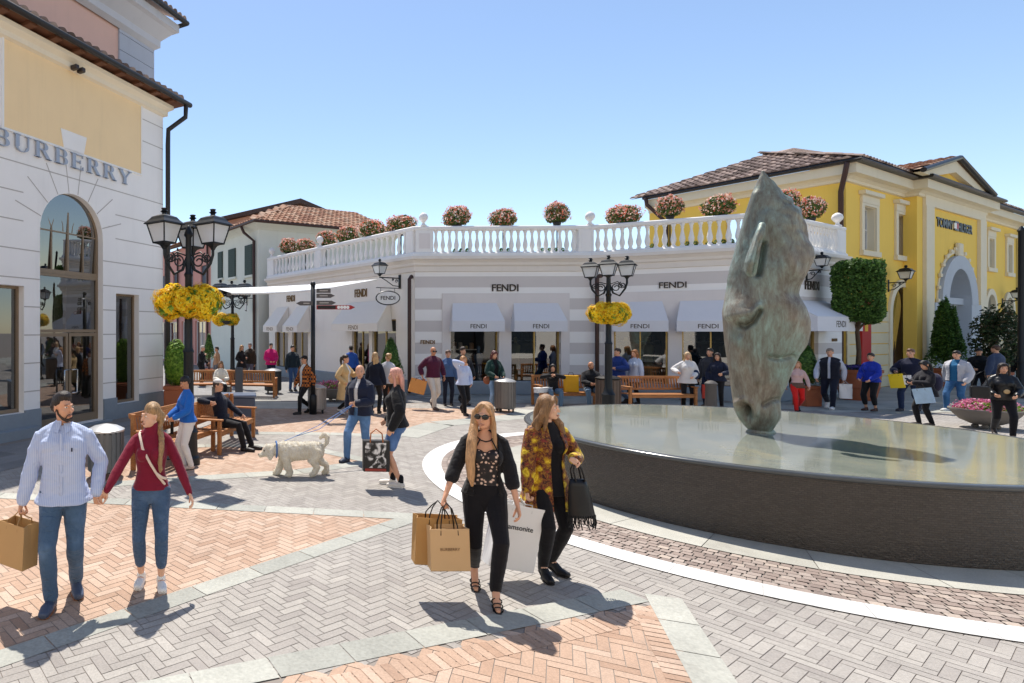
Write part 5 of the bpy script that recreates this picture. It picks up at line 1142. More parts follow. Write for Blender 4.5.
for i, (u, v, w_, fk, lab) in enumerate(bl):
    f = {'fA': fA, 'fB': fB, 'fC': fC, 'fD': fD}[fk]; g_ = Fr(tuple(f.a+f.n*.42), d=tuple(f.d), L=f.L); x = g_.s(u); p = g_.w(x, 0); s_ = w_*p.y/F/1.02
    o = protos[i] if i < 3 else dup(protos[i % 3], (0, 0, 0)); zc = zat(v, p.y); o.location = (p.x, p.y, 4.885); ob_ = sqrt(1+((u-CX)/F)**2); kv = 1+.16*sin(i*2.7); o.scale = (s_/ob_*kv, s_/ob_*(1.1-.1*sin(i*1.9)), (zc-.06-4.885)/1.36*(1+.03*cos(i*3.1))); o.rotation_euler.z = i*1.3
    tag(o, ' '.join(lab.split()[:16]), 'flower bush', 'flower bushes along the balustrade')
# small pots seen through the balusters
pr = None
for i, (u, fk) in enumerate([(455, 'A'), (461, 'A'), (467, 'A'), (501, 'A'), (508, 'A'), (542, 'A'), (549, 'A'), (555, 'A'), (562, 'A'), (652, 'B'), (665, 'B'), (687, 'B'), (695, 'B'), (709, 'B'), (716, 'B'), (723, 'B'), (731, 'B')]):
    f = {'A': fA, 'B': fB}[fk]; g_ = Fr(tuple(f.a+f.n*.35), d=tuple(f.d), L=f.L); p = g_.w(g_.s(u), 0)
    if not pr:
        o = pr = thing('small_pot', 'x', 'pot'); m = MB(); m.lathe([(.06, 0), (.09, .17), (.1, .17), (.1, .2), (.08, .2), (.07, .17), (.01, .17)], n=14); m.build('pot', M_TERRA, o, True); foliage('foliage', 90, (.09, .09, .12), .035, L_HEDGE, o, 4, (0, 0, .26))
    else: o = dup(pr, (0, 0, 0))
    o.location = (p.x, p.y, 4.885); tag(o, 'small clay pot on the terrace floor, glimpsed between the white balusters', 'pot', 'small pots behind the balusters')
def topiary(u, Y, r, z0, z1, lab, m=L_HEDGE, pot=('round', .3, .5), n=3500, size=.035, shape='cone', name='topiary'):
    o = thing(name, lab, 'topiary', (xat(u, Y), Y, 0)); h = (z1-z0)/2; foliage('foliage', n, (r, r, h), size, m, o, int(u), (0, 0, (z0+z1)/2), shape=shape, inner=.7, lump=.05)
    q = MB(); a, b = pot[1], pot[2]
    if pot[0] == 'round': q.lathe([(a*.75, 0), (a*.97, b*.85), (a*1.05, b*.86), (a*1.05, b), (a*.9, b), (a*.88, b*.9), (.01, b*.9)], n=24)
    else: q.bx(-a, a, -a, a, 0, b*.86, bev=.02); q.bx(-a*1.06, a*1.06, -a*1.06, a*1.06, b*.862, b, bev=.015)
    q.build('pot', M_TERRA, o, 'auto'); q = MB(); q.tube([(0, 0, b*.8), (0, 0, z0+.2)], .04, 8); q.build('trunk', mat('bark', '5a4838', .9, .3, 8, .6, 30), o); return o
topiary(176, 16.4, .33, .72, 2.05, 'bright green round-topped topiary in a square clay pot beside the white arched store', L_LIME, ('sq', .3, .78), 4200, .04, 'ell'); topiary(209, 27.5, .33, .9, 2.15, 'dark pointed topiary far down the left street near the pink house', n=2000); topiary(391, 20.2, .5, .55, 2.05, 'dark cone topiary against the cream wall beside the brown drainpipe', pot=('round', .32, .5)); topiary(807, 18.0, .4, .62, 1.86, 'dark cone topiary in a square clay pot partly behind the bronze head', pot=('sq', .24, .62))
# square headed tree in a clay planter
sq = thing('square_tree', 'small tree clipped to a square leafy block on one bare trunk, before the yellow building', 'tree', (xat(862, 19.75), 19.75, 0))
foliage('crown', 19000, (.60, .60, 1.0), .045, L_HEDGE, sq, 21, (0, 0, 3.55), shape='box', inner=.66, lump=.09); sq.rotation_euler.z = -radians(46); q = MB(); q.tube([(0, 0, .8), (.02, 0, 1.6), (-.02, 0, 2.3), (0, 0, 3.2)], [.075, .06, .055, .04], 10); 
for a in range(5): q.tube([(0, 0, 2.3), (.3*cos(a*1.26), .3*sin(a*1.26), 2.75), (.55*cos(a*1.26), .55*sin(a*1.26), 3.3)], [.035, .025, .015], 6)
q.build('trunk', mat('bark', '5a4838'), sq, True)
bp = thing('clay_planter', 'big round terracotta planter of violet flowers around the trunk of the square tree', 'planter', (xat(858, 19.6), 19.6, 0)); q = MB(); q.lathe([(.42, 0), (.43, .05), (.5, .4), (.53, .42), (.51, .46), (.55, .9), (.59, .91), (.59, 1.0), (.53, 1.0), (.51, .92), (.01, .92)], n=36); q.build('pot', M_TERRA, bp, 'auto'); foliage('flowers', 1500, (.54, .54, .14), .04, B_VIO, bp, 33, (0, 0, 1.02), inner=.3, zmin=.95); foliage('leaves', 700, (.52, .52, .12), .05, L_HEDGE, bp, 34, (0, 0, 1.0), inner=.2, zmin=.94)
sq.location = (xat(858, 19.6), 19.6, 0)
def tree(u, Y, z0, z1, r, lab, m, seed, shape, n=6000, size=.07, gaps=.5, pot=.45):
    o = thing('potted_tree', lab, 'tree', (xat(u, Y), Y, 0)); q = MB(); h = z1-z0; q.tube([(0, 0, .5), (.02, .01, z0+.3*h), (0, 0, z1-.2*h)], [.05, .04, .015], 8); rg = random.Random(seed)
    for i in range(14):
        a = rg.uniform(0, 6.28); zz_ = z0+h*rg.uniform(.05, .8); l = r*rg.uniform(.5, .95)*(1-.6*(zz_-z0)/h); q.tube([(0, 0, zz_), (l*.5*cos(a), l*.5*sin(a), zz_+.12), (l*cos(a), l*sin(a), zz_+.3)], [.02, .014, .006], 6)
    q.build('trunk', mat('bark', '5a4838'), o, True); p, d = cloud(n, (r, r, h/2), seed, inner=.25, lump=.3, shape=shape, gaps=gaps); p[:, 2] += (z0+z1)/2; mb, t = leaves(p, d, size, seed, 1.2, .45); mb.build('crown', m, o, tone=t)
    q = MB(); q.lathe([(pot*.8, 0), (pot, .62), (pot*1.08, .63), (pot*1.08, .72), (pot*.92, .72), (pot*.9, .66), (.01, .66)], n=26); q.build('pot', M_TERRA, o, 'auto'); return o
tree(946, 24.3, .85, 3.45, .62, 'dense dark green conical tree in a clay pot before the blue-grey portal', L_HEDGE, 41, 'cone', 9000, .06, .75, .5); tree(996, 22.5, .75, 3.2, .62, 'loose brownish magnolia tree with gaps, right of the blue-grey portal', L_DARK, 43, 'ell', 3600, .07, .12, .4)
def bowl(u, Y, s, lab):
    o = thing('bowl_planter', lab, 'planter', (xat(u, Y), Y, 0)); q = MB(); q.lathe([(.16, .1), (.3, .13), (.5, .24), (.63, .4), (.68, .50), (.72, .52), (.72, .56), (.66, .56), (.6, .48), (.01, .48)], n=40); q.build('bowl', mat('grey_concrete', '7e7872', .85, .12, 6, .2, 40), o, 'auto')
    for a in range(4): q = MB(); q.ell((.2*cos(a*pi/2+.6), .2*sin(a*pi/2+.6), .06), (.075, .075, .062)); q.build('foot', mat('grey_concrete', '7e7872'), o, True)
    foliage('leaves', 900, (.62, .62, .2), .05, L_LIME, o, 51, (.1, 0, .58), inner=.2, zmin=.5); foliage('blossoms', 1300, (.66, .64, .27), .035, B_ROSE, o, 52, (-.05, 0, .6), inner=.55, lump=.2, zmin=.54); o.scale = (s, s, s); return o
bowl(986, 13.9, .82, 'grey stone bowl of pink flowers on round feet behind the basin'); bowl(334, 19.2, .8, 'smaller grey bowl of pink flowers behind the silver litter bin')
# ================================================================ LAMPS
M_FROST = NT('frosted_glass'); M_FROST.base(lin('eef1f2')); M_FROST.set(Roughness=.35, Transmission_Weight=.35, Specular_IOR_Level=.5); M_FROST = M_FROST.m
M_CLEAR = glass('lantern_glass', 'eef2f2', .06, .95)
def lantern(parent, c, s=1., gm=None, rz=0):
    T_ = Matrix.Translation(c) @ Matrix.Rotation(rz, 4, 'Z') @ Matrix.Diagonal((s, s, s, 1)); m = MB(T_); a, b, h = .17, .265, .40
    for sx_, sy_ in ((-1, -1), (1, -1), (1, 1), (-1, 1)): m.tube([(a*sx_, a*sy_, 0), (b*sx_, b*sy_, h)], .016, 6, cap=False)
    for r_, z in ((a, 0), (b, h)):
        for k in range(4): q = [(-r_, -r_), (r_, -r_), (r_, r_), (-r_, r_)]; m.tube([(*q[k], z), (*q[(k+1) % 4], z)], .018, 6)
    m.add([], []); m.lathe([(.04, -.14), (.06, -.1), (.1, -.05), (.2, -.012), (.22, 0)], n=4, M=Matrix.Rotation(pi/4, 4, 'Z')); m.lathe([(.36, h-.01), (.45, h), (.44, h+.02), (.34, h+.09), (.27, h+.16), (.15, h+.20), (.07, h+.21)], n=4, M=Matrix.Rotation(pi/4, 4, 'Z')); m.lathe([(.06, h+.20), (.05, h+.25), (.09, h+.28), (.05, h+.31), (.07, h+.35), (.0, h+.37)], n=8)
    o = m.build('lantern', M_IRON, parent); m = MB(T_); q = lambda r_, z: [(-r_, -r_, z), (r_, -r_, z), (r_, r_, z), (-r_, r_, z)]; A, B = q(a*.97, .005), q(b*.97, h-.005)
    for k in range(4): m.quad(A[k], A[(k+1) % 4], B[(k+1) % 4], B[k])
    m.build('glass', gm or M_FROST, o); return o
def scroll(m, p0, ang, L, drop=.35, up=.3):
    c, s_ = cos(ang), sin(ang); P_ = lambda x, z: (p0[0]+c*x, p0[1]+s_*x, p0[2]+z)
    m.tube([P_(0, -.05), P_(L*.25, -drop), P_(L*.6, -drop-.08), P_(L*.9, -drop*.7), P_(L, -.1), P_(L, .02)], .026, 8)
    for cx, cz, r_, t0 in ((L*.42, -drop+.14, .12, 0), (L*.75, -drop+.2, .09, 2)): m.tube([P_(cx+r_*(1-k*.045)*cos(t0+k*.6), cz+r_*(1-k*.045)*sin(t0+k*.6)) for k in range(16)], .014, 6)
    m.tube([P_(0, -.12), P_(L*.5, -.05), P_(L*.8, -.18)], .014, 6)
def lamp_post(u, Y, lab, angs, zt=3.65, gm=None, L=.5, s=1., rz_=.9):
    o = thing('lamp_post', lab, 'street lamp', (xat(u, Y), Y, 0)); m = MB(); m.lathe([(.2, 0), (.2, .12), (.16, .16), (.15, .5), (.17, .56), (.12, .64), (.095, .75), (.085, 1.9), (.1, 1.93), (.07, 2.0), (.06, 3.2), (.08, 3.25), (.055, 3.3), (.05, zt+.25), (.08, zt+.3), (.06, zt+.36), (.03, zt+.45), (.0, zt+.47)], n=16); m.build('post', M_IRON, o, 'auto')
    for a in angs: m = MB(); scroll(m, (0, 0, zt+.05), a, L); m.build('arm', M_IRON, o, True); lantern(o, (L*cos(a), L*sin(a), zt+.14), s, gm, rz_)
    return o
lamp_post(188.5, 10.2, 'nearest black three-lantern lamp post with yellow flowers, beside the white arched store', [radians(205), radians(-10), radians(85)], 3.63, L=.43, s=.78); lamp_post(608.5, 16.05, 'black three-lantern lamp post with a yellow flower ring, standing before the striped store', [radians(148), radians(-32), radians(238)], 3.6, M_FROST, .42, .7); lamp_post(232.5, 24.5, 'small far lamp post with a yellow flower basket in the left street', [radians(190), radians(0), radians(95)], 3.55, M_CLEAR, .5, .9)
def basket(u, Y, zc, R, lab, seed, lobes):
    o = thing('flower_basket', lab, 'flower basket', (xat(u, Y), Y, zc)); 
    for i, (dx, dy, rx, ry, rz_) in enumerate(lobes):
        foliage('foliage', 900, (rx*.88, ry*.88, rz_*.88), .04, L_LIME, o, seed+i, (dx, dy, 0), inner=.4, lump=.25); foliage('blossoms', 5200, (rx, ry, rz_), .024, B_YEL, o, seed+9+i, (dx, dy, .01), inner=.7, lump=.26)
    m = MB(); m.lathe([(.05, -.2), (.25, -.16), (.32, -.05), (.05, -.03)], n=20); m.build('basket', M_BRK, o, True); return o
basket(188.5, 10.2, 2.76, .5, 'big double-lobed yellow flower basket on the nearest lamp post', 61, [(-.27, -.05, .3, .3, .29), (.28, -.03, .31, .3, .31), (0, -.2, .3, .2, .24), (0, .2, .3, .2, .25)]); basket(609, 16.05, 2.74, .5, 'round yellow flower ring on the lamp post before the striped store', 81, [(-.22, 0, .3, .33, .28), (.24, 0, .3, .33, .28), (0, -.22, .34, .26, .29), (0, .2, .34, .26, .27)]); basket(226, 24.5, 2.72, .5, 'small distant yellow flower basket at the far lamp post', 95, [(-.2, 0, .36, .3, .27), (.25, 0, .32, .3, .25)])
def wall_lamp(f, xw, zc, lab, L=.55, s=.85):
    p = f.w(xw, 0); o = thing('wall_lantern', lab, 'wall lamp', (p.x, p.y, zc), atan2(f.d.y, f.d.x)); m = MB(); m.bx(-.06, .06, -.03, -.003, -.35, .15, bev=.01); m.tube([(0, -.02, .02), (0, -L, .02)], .022, 8); m.tube([(0, -.03, -.28), (0, -L*.35, -.26), (0, -L*.7, -.08), (0, -L*.9, 0)], .016, 8)
    for cy, cz, r_ in ((-.17, -.09, .07), (-.34, -.05, .045)): m.tube([(0, cy+r_*(1-k*.05)*cos(k*.6), cz+r_*(1-k*.05)*sin(k*.6)) for k in range(15)], .012, 6)
    m.build('bracket', M_IRON, o, True); lantern(o, (0, -L, .15), s, M_FROST); return o
zc = fD.z(399, 279); wall_lamp(fD, fD.s(400), zc+.0, 'black wall lantern above the oval hanging sign on the cream wall', .95, .7)
zr_ = fR_.z(889, 284); wall_lamp(fR_, fR_.s(888), zr_+.02, 'black wall lantern beside the first arch of the yellow building', .5, .72); wall_lamp(fR_, fR_.s(1002), fR_.z(1000, 301), 'black wall lantern between the two right arches of the yellow building', .5, .72); wall_lamp(fC, fC.s(806), fC.z(812, 272), 'black wall lantern peeking out behind the neck of the bronze head', .4, .6); wall_lamp(fW, fW.s(247), fW.z(247, 299), 'black wall lantern on the pale green shuttered house', .5, .8)
o = thing('oval_sign', 'white oval hanging store sign with black rim under the wall lantern', 'sign', tuple(fD.w(fD.s(401), 0, fD.z(401, 300))), atan2(fD.d.y, fD.d.x)); m = MB(); m.tube([(0, 0, .42), (0, -1.15, .42)], .015, 6); m.tube([(0, -.3, .42), (0, -.3, .28)], .008, 6); m.tube([(0, -.95, .42), (0, -.95, .28)], .008, 6); m.build('bracket', M_IRON, o)
R90 = Matrix.Rotation(pi/2, 4, 'Z'); m = MB(Matrix.Translation((0, -.62, .06)) @ Matrix.Rotation(pi/2+.5, 4, 'Z').inverted() @ Matrix.Rotation(pi/2, 4, 'X')); m.lathe([(.01, -.02), (.98, -.02), (1, 0), (.98, .02), (.01, .02)], n=36, M=Matrix.Diagonal((.42, .24, 1, 1))); ov = m.build('plate', mat('sign_white', 'f0f0ee'), o); m = MB(Matrix.Translation((0, -.62, .06)) @ Matrix.Rotation(pi/2+.5, 4, 'Z').inverted()); text_mb(m, 'FENDI', .52, (0, -.024, 0), .004, None, .015); m.M = m.M @ Matrix.Rotation(pi, 4, 'Z'); text_mb(m, 'FENDI', .52, (0, -.024, 0), .004, None, .015); w_ = m.build('lettering', M_SIGN); w_.parent = ov
m = MB(Matrix.Translation((0, -.62, .06)) @ Matrix.Rotation(pi/2+.5, 4, 'Z').inverted() @ Matrix.Rotation(pi/2, 4, 'X')); n_ = 40; m.tube([(.42*cos(2*pi*k/n_), .24*sin(2*pi*k/n_), 0) for k in range(n_+1)], .025, 6, up=(0, 0, 1), cap=False); w_ = m.build('rim', M_IRON); w_.parent = ov
o = thing('plate_sign', 'small white hanging plate sign on the shuttered house', 'sign', tuple(fW.w(fW.s(255), -.02, fW.z(255, 307))), atan2(fW.d.y, fW.d.x)); m = MB(); m.tube([(0, 0, .45), (0, -.9, .45)], .02, 6); m.build('bracket', M_IRON, o); m = MB(Matrix.Translation((0, -.5, 0)) @ Matrix.Rotation(-.5, 4, 'Z')); m.bx(-.5, .5, -.02, .02, -.2, .2, bev=.01); m.build('plate', mat('sign_white', 'f0f0ee'), o); m = MB(Matrix.Translation((0, -.5, 0)) @ Matrix.Rotation(-.5, 4, 'Z'))
for z in (-.2, .2): m.bx(-.52, .52, -.025, .025, z-.02, z+.02)
m.build('rim', M_IRON, o)
# signpost with arrow boards
Y = 16.2; o = thing('signpost', 'tall dark signpost with grey and red arrow boards before the cream store wing', 'signpost', (xat(313, Y), Y, 0)); zt = zat(284, Y); m = MB(); m.tube([(0, 0, 0), (0, 0, zt)], .06, 12, cap=False); m.lathe([(.1, 0), (.1, .5), (.065, .55)], n=16); m.ell((0, 0, zt), (.075, .075, .07)); m.build('post', M_IRON, o, True)
def board(x0, x1, z, h, tip, m_): 
    q = MB(); e = .12*tip; P_ = [(x0-(e if tip < 0 else 0)*-1 if tip < 0 else x0, z-h/2), (x1, z-h/2), (x1+max(0, e), z), (x1, z+h/2), (x0, z+h/2), (x0+min(0, e), z)]; P_[0] = (x0, z-h/2); q.prism(P_, -.12, -.09); return q.build('arrow_board', m_, o)
M_BRD = mat('grey_board', '5a5452', .5); M_RED = mat('red_board', 'a8282a', .5); k = Y/F
for v, u0, u1, t_, mt in ((291, 316, 330, 0, M_BRD), (296, 316, 330, 1, M_BRD), (303.5, 300, 312, -1, M_BRD), (303, 316, 331, 1, M_BRD), (307.5, 316, 350, 1, M_RED)):
    b = board((u0-313)*k, (u1-313)*k, zat(v, Y), 4.2*k, t_, mt)
    q = MB()
    if mt is M_RED:
        q.bx((317-313)*k, (335-313)*k, -.125, -.121, zat(v+1.6, Y), zat(v-1.6, Y)); w_ = q.build('dark_field', mat('board_black', '241f1f', .5), b)
        for j in range(4): q = MB(); q.lathe([(.01, 0), (.045, 0), (.045, .004), (.01, .004)], c=(0, 0, 0), n=12, M=Matrix.Translation(((338+j*3-313)*k, -.121, zat(v, Y))) @ Matrix.Rotation(pi/2, 4, 'X')); q.build('symbol', mat('sign_white', 'f0f0ee'), b)
    else: q.bx((u0+3-313)*k, (u1-3-313)*k, -.125, -.121, zat(v+.5, Y), zat(v-.5, Y)); q.build('print', mat('board_print', 'b8b2aa', .6), b)
# shade sail over the left street
o = thing('shade_sail', 'thin white shade sail stretched across the mouth of the left street', 'canopy', (1.2, 19, 3.4)); A = [(xat(218, 21), 21, zat(289, 21)), (xat(232, 15.6), 15.6, zat(293.5, 15.6)), (xat(330, 17.5), 17.5, zat(288, 17.5)), (xat(376, 21.6), 21.6, zat(280, 21.6))]
m = MB(Matrix.Translation((-1.2, -19, -3.4))); N_ = 16; G = [[None]*(N_+1) for _ in range(N_+1)]
for i in range(N_+1):
    for j in range(N_+1): a, b = i/N_, j/N_; p = V(A[0])*(1-a)*(1-b)+V(A[1])*(1-a)*b+V(A[2])*a*b+V(A[3])*a*(1-b); p.z -= .10*sin(pi*a)*sin(pi*b)+.05*sin(pi*a); G[i][j] = tuple(p)
for i in range(N_):
    for j in range(N_): m.quad(G[i][j], G[i+1][j], G[i+1][j+1], G[i][j+1])
sl_ = m.build('fabric', cloth('sail_canvas', 'f4f4f2', .8, .02, .05), o, True); q = sl_.modifiers.new('thickness', 'SOLIDIFY'); q.thickness = .015; m = MB(Matrix.Translation((-1.2, -19, -3.4)))
for j in (0, N_): m = MB(Matrix.Translation((-1.2, -19, -3.4))); m.tube([G[i][j] for i in range(N_+1)], .03, 6); m.build('hem', cloth('sail_canvas', 'f4f4f2'), o, True)
# ================================================================ BENCHES, BINS, BOLLARDS
M_WOOD = NT('teak'); co = M_WOOD.coord(); mp = M_WOOD.node('ShaderNodeMapping'); mp.inputs['Scale'].default_value = (1, 8, 8); M_WOOD.link(co, mp.inputs[0]); n = M_WOOD.noise(mp.outputs[0], 6, 5, .6, 1.); M_WOOD.base(M_WOOD.ramp(n.outputs[0], [(.3, '8a5530'), (.55, 'b0743f'), (.8, 'c98e56')])); M_WOOD.bump(n.outputs[0], .2, .003); M_WOOD.set(Roughness=.6); M_WOOD = M_WOOD.m
def make_bench(W_=1.9):
    o = thing('bench', 'x', 'bench'); h = W_/2; m = MB()
    for y in (-.24, -.13, -.02, .09, .2): m.bx(-h+.02, h-.02, y-.045, y+.045, .41, .435, bev=.006)
    m.bx(-h+.05, h-.05, -.27, -.245, .33, .405); m.build('seat', M_WOOD, o); m = MB(Matrix.Translation((0, .25, .45)) @ Matrix.Rotation(radians(-10), 4, 'X')); m.bx(-h, h, -.02, .025, .4, .48, bev=.008); m.bx(-h, h, -.02, .02, .06, .12, bev=.006)
    n_ = int(W_/.085)
    for i in range(n_): x = -h+.06+(W_-.12)*i/(n_-1); m.bx(x-.022, x+.022, -.008, .012, .12, .4)
    m.build('backrest', M_WOOD, o)
    for sx_ in (-1, 1):
        for y in (-.25, .25): m = MB(); m.bx(sx_*h-.035, sx_*h+.035, y-.035, y+.035, 0, .62 if y < 0 else .92, bev=.006); m.build('leg', M_WOOD, o)
        m = MB(); m.bx(sx_*h-.045, sx_*h+.045, -.32, .26, .622, .655, bev=.01); m.build('armrest', M_WOOD, o)
    return o
bench0 = make_bench()
BN = [((-.36, 11.9), 70, 'teak bench at the left on which the man in the white cap sits'), ((-1.2, 10.5), 66, 'teak bench mostly hidden behind the woman in the dark red sweater'), ((xat(203, 20.8), 20.8), 186, 'far teak bench left of the woman in the white jacket, seen from behind'), ((xat(248, 20.6), 20.6), 168, 'far teak bench beside the dark litter bin, seen from behind'), ((xat(568, 18.0), 18.0), 0, 'teak bench with a yellow bag on it, before the striped store'), ((xat(657, 17.5), 17.5), 0, 'empty teak bench to the right of the lamp with the flower ring')]
for i, ((x, y), a, lab) in enumerate(BN):
    o = bench0 if i == 0 else dup(bench0, (0, 0, 0)); o.location = (x, y, 0); o.rotation_euler.z = radians(a); tag(o, lab, 'bench', 'teak benches around the square')
def bin_(u, Y, r, h, lab, col, lid, sq=False, legs=True, hole=False):
    o = thing('litter_bin', lab, 'litter bin', (xat(u, Y), Y, 0)); z0 = .1 if legs else .01; m = MB(); mm = mat('bin_'+col, col, .45, .1, 5, .1, 60, metal=.5)
    if sq: m.bx(-r, r, -r*.7, r*.7, z0, h-.06, bev=.02)
    else:
        m.lathe([(r*.9, z0), (r, z0+.02), (r, h-.08), (r*.9, h-.06)], n=28)
        for k in range(20): a = 2*pi*k/20; m.box((r*1.005*cos(a), r*1.005*sin(a), (z0+h)/2), (.012, .05, h*.8), rz=a)
    m.build('drum', mm, o, False if sq else 'auto'); m = MB()
    if sq: m.bx(-r*1.06, r*1.06, -r*.76, r*.76, h-.058, h, bev=.02)
    else: m.lathe([(r*1.05, h-.058), (r*1.07, h-.03), (r*.7, h+.02), (.2*r, h+.05), (0, h+.055)], n=28)
    m.build('lid', mat('lid_'+lid, lid, .35, .1, 5, 0, metal=.5), o, 'auto')
    if legs:
        for k in range(4): a = k*pi/2+.7; m = MB(); m.tube([(r*.85*cos(a), r*.85*sin(a), 0), (r*.85*cos(a), r*.85*sin(a), z0+.1)], .025, 8, cap=False); m.build('leg', M_IRON, o)
    return o
bin_(317, 16.5, .25, .74, 'silver ribbed litter bin at the foot of the signpost', 'a09c9a', 'b8b4b0'); bin_(273, 21.6, .3, .86, 'dark litter bin beside the person in the magenta jacket', '3a3c3e', '8a8c8e'); bin_(505, 16.7, .27, .9, 'grey litter bin right of the woman in the green jacket', '7a7470', 'b0b0b0'); bin_(608, 16.75, .3, .98, 'brown litter bin with a black lid behind the lamp with the flower ring', '6a5a50', '2a2826', legs=False); bin_(106, 9.3, .27, .78, 'round grey litter bin between the couple at the left', '6a6c6e', 'c8c8c8'); bin_(236, 13.8, .44, .82, 'square blue-grey litter bin behind the man in the white cap', '50586a', '6a7488', sq=True, legs=False)
o = thing('totem', 'narrow dark grey totem standing behind the square litter bin', 'sign', (xat(239, 15.2), 15.2, 0)); m = MB(); m.bx(-.1, .1, -.07, .07, .05, 1.34, bev=.015); m.build('panel', mat('totem_grey', '4a4e54', .5), o); m = MB(); m.bx(-.18, .18, -.14, .14, 0, .05, bev=.01); m.build('foot', M_IRON, o)
o = thing('bollard', 'dark stone bollard with a rounded cap beside the two people with a red bag', 'bollard', (xat(711, 16.6), 16.6, 0)); m = MB(); m.lathe([(.17, 0), (.17, .08), (.14, .1), (.13, .74), (.15, .77), (.15, .81), (.1, .86), (.03, .89), (0, .89)], n=20); m.build('column', mat('bollard_stone', '54504e', .7, .15, 10, .2), o, 'auto')
o = thing('round_table', 'small white-topped table beside the woman in the royal blue sweater', 'table', (xat(172, 10.7), 10.7, 0)); m = MB(); m.lathe([(.3, .70), (.32, .71), (.32, .73), (.01, .732)], n=30); m.build('top', mat('white_table', 'e8e8e6', .4), o, 'auto'); m = MB(); m.tube([(0, 0, .05), (0, 0, .70)], .03, 10, cap=False); m.lathe([(.22, 0), (.22, .02), (.03, .05)], n=20); m.build('pedestal', M_IRON, o)
o = thing('dark_pole', 'tall dark pole at the far right edge of the square', 'pole', (xat(1021.5, 20), 20, 0)); m = MB(); m.lathe([(.16, 0), (.14, .5), (.09, .6), (.075, 5.6), (.1, 5.65), (.02, 5.8)], n=14); m.build('shaft', M_IRON, o, 'auto'); m = MB(); m.lathe([(.13, 1.2), (.13, 1.26)], n=14); m.build('collar', M_IRON, o)
# ================================================================ BAGS
def paper_bag(name, label, loc, w, d, h, m, rz=0, tilt=0, handle='3a302a', words=None, cat='bag', hl=.16, wcol=None, wz=.5, group=None, twidth=.7, two=True, crush=0):
    o = thing(name, label, cat, loc, rz, group); o.rotation_euler.y = tilt; q = MB(); x, y = w/2, d/2; t = .006       # origin at the top of the handles
    z1, z0 = -hl, -hl-h
    for (a, b, c, e) in ((-x, -y, x, -y), (x, -y, x, y), (x, y, -x, y), (-x, y, -x, -y)):
        n = 5; dx, dy = c-a, e-b; nn = V((dy, -dx)).normalized() if (dx or dy) else V((0, 1))
        side = abs(dx) < 1e-6
        for i in range(n):
            for j in range(3):
                def pt(ii, jj):
                    f = ii/n; g = jj/3; k = (-.22*d*(1-abs(2*f-1))*g if side else .0)+crush*sin(5*f+3*g)*.5; return (a+dx*f+nn.x*k, b+dy*f+nn.y*k, z0+(z1-z0)*g)
                q.quad(pt(i, j), pt(i+1, j), pt(i+1, j+1), pt(i, j+1))
    q.quad((-x, -y, z0), (-x, y, z0), (x, y, z0), (x, -y, z0)); b_ = q.build('bag_body', m, o); s_ = b_.modifiers.new('thickness', 'SOLIDIFY'); s_.thickness = .004; s_.offset = -1
    for sy_ in ((-1, 1) if two else (-1,)): q = MB(); q.tube([(-w*.22, sy_*y*.96, z1-.05), (-w*.21, sy_*y*.9, z1+.02), (-w*.12, sy_*y*.3, -.05), (0, 0, 0), (w*.12, sy_*y*.3, -.05), (w*.21, sy_*y*.9, z1+.02), (w*.22, sy_*y*.96, z1-.05)], .0055, 6); q.build('handle', mat('cord_'+handle, handle, .7), o, True)
    if words: q = MB(); text_mb(q, words, w*twidth, (0, -y-.005, z0+h*wz), .001, None, .008); q.build('lettering', mat('print_'+(wcol or '2a2622'), wcol or '2a2622', .6), b_)
    return o
M_KRAFT = mat('kraft_paper', 'c09a68', .75, .07, 5, .15, 30); M_TAN = mat('tan_paper', 'cdaa7e', .7, .06, 5, .12, 30); M_WBAG = mat('white_paper', 'eceae8', .6, .03, 5, .1, 20); M_OBAG = mat('orange_paper', 'd39350', .7, .08, 5, .2, 20)
def wpos(info, i): 
    r = info['root']; p = info['arm'][i][2]+(info['arm'][i][2]-info['arm'][i][1]).normalized()*.075; M_ = Matrix.Translation(r.location) @ Matrix.Rotation(r.rotation_euler.z, 4, 'Z') @ Matrix.Diagonal((*r.scale, 1)); return M_ @ p
C_ = lambda n, c, **k: cloth(n, c, **k)
DEN = C_('denim_blue', '48617d', denim=True, fold=1.); DEN2 = C_('denim_slim', '445c7a', denim=True, fold=1.); DEN3 = C_('denim_light', '7f9dbd', denim=True); BLK = C_('black_cloth', '1c1b1d', fold=.6); BLK2 = C_('black_knit', '17161a', fold=.2); NAVY = C_('navy_cloth', '1d2740'); GREY = C_('grey_cloth', '6a6c70'); WHT = C_('white_cloth', 'e4e2de'); CRM = C_('cream_cloth', 'e2d6c2')
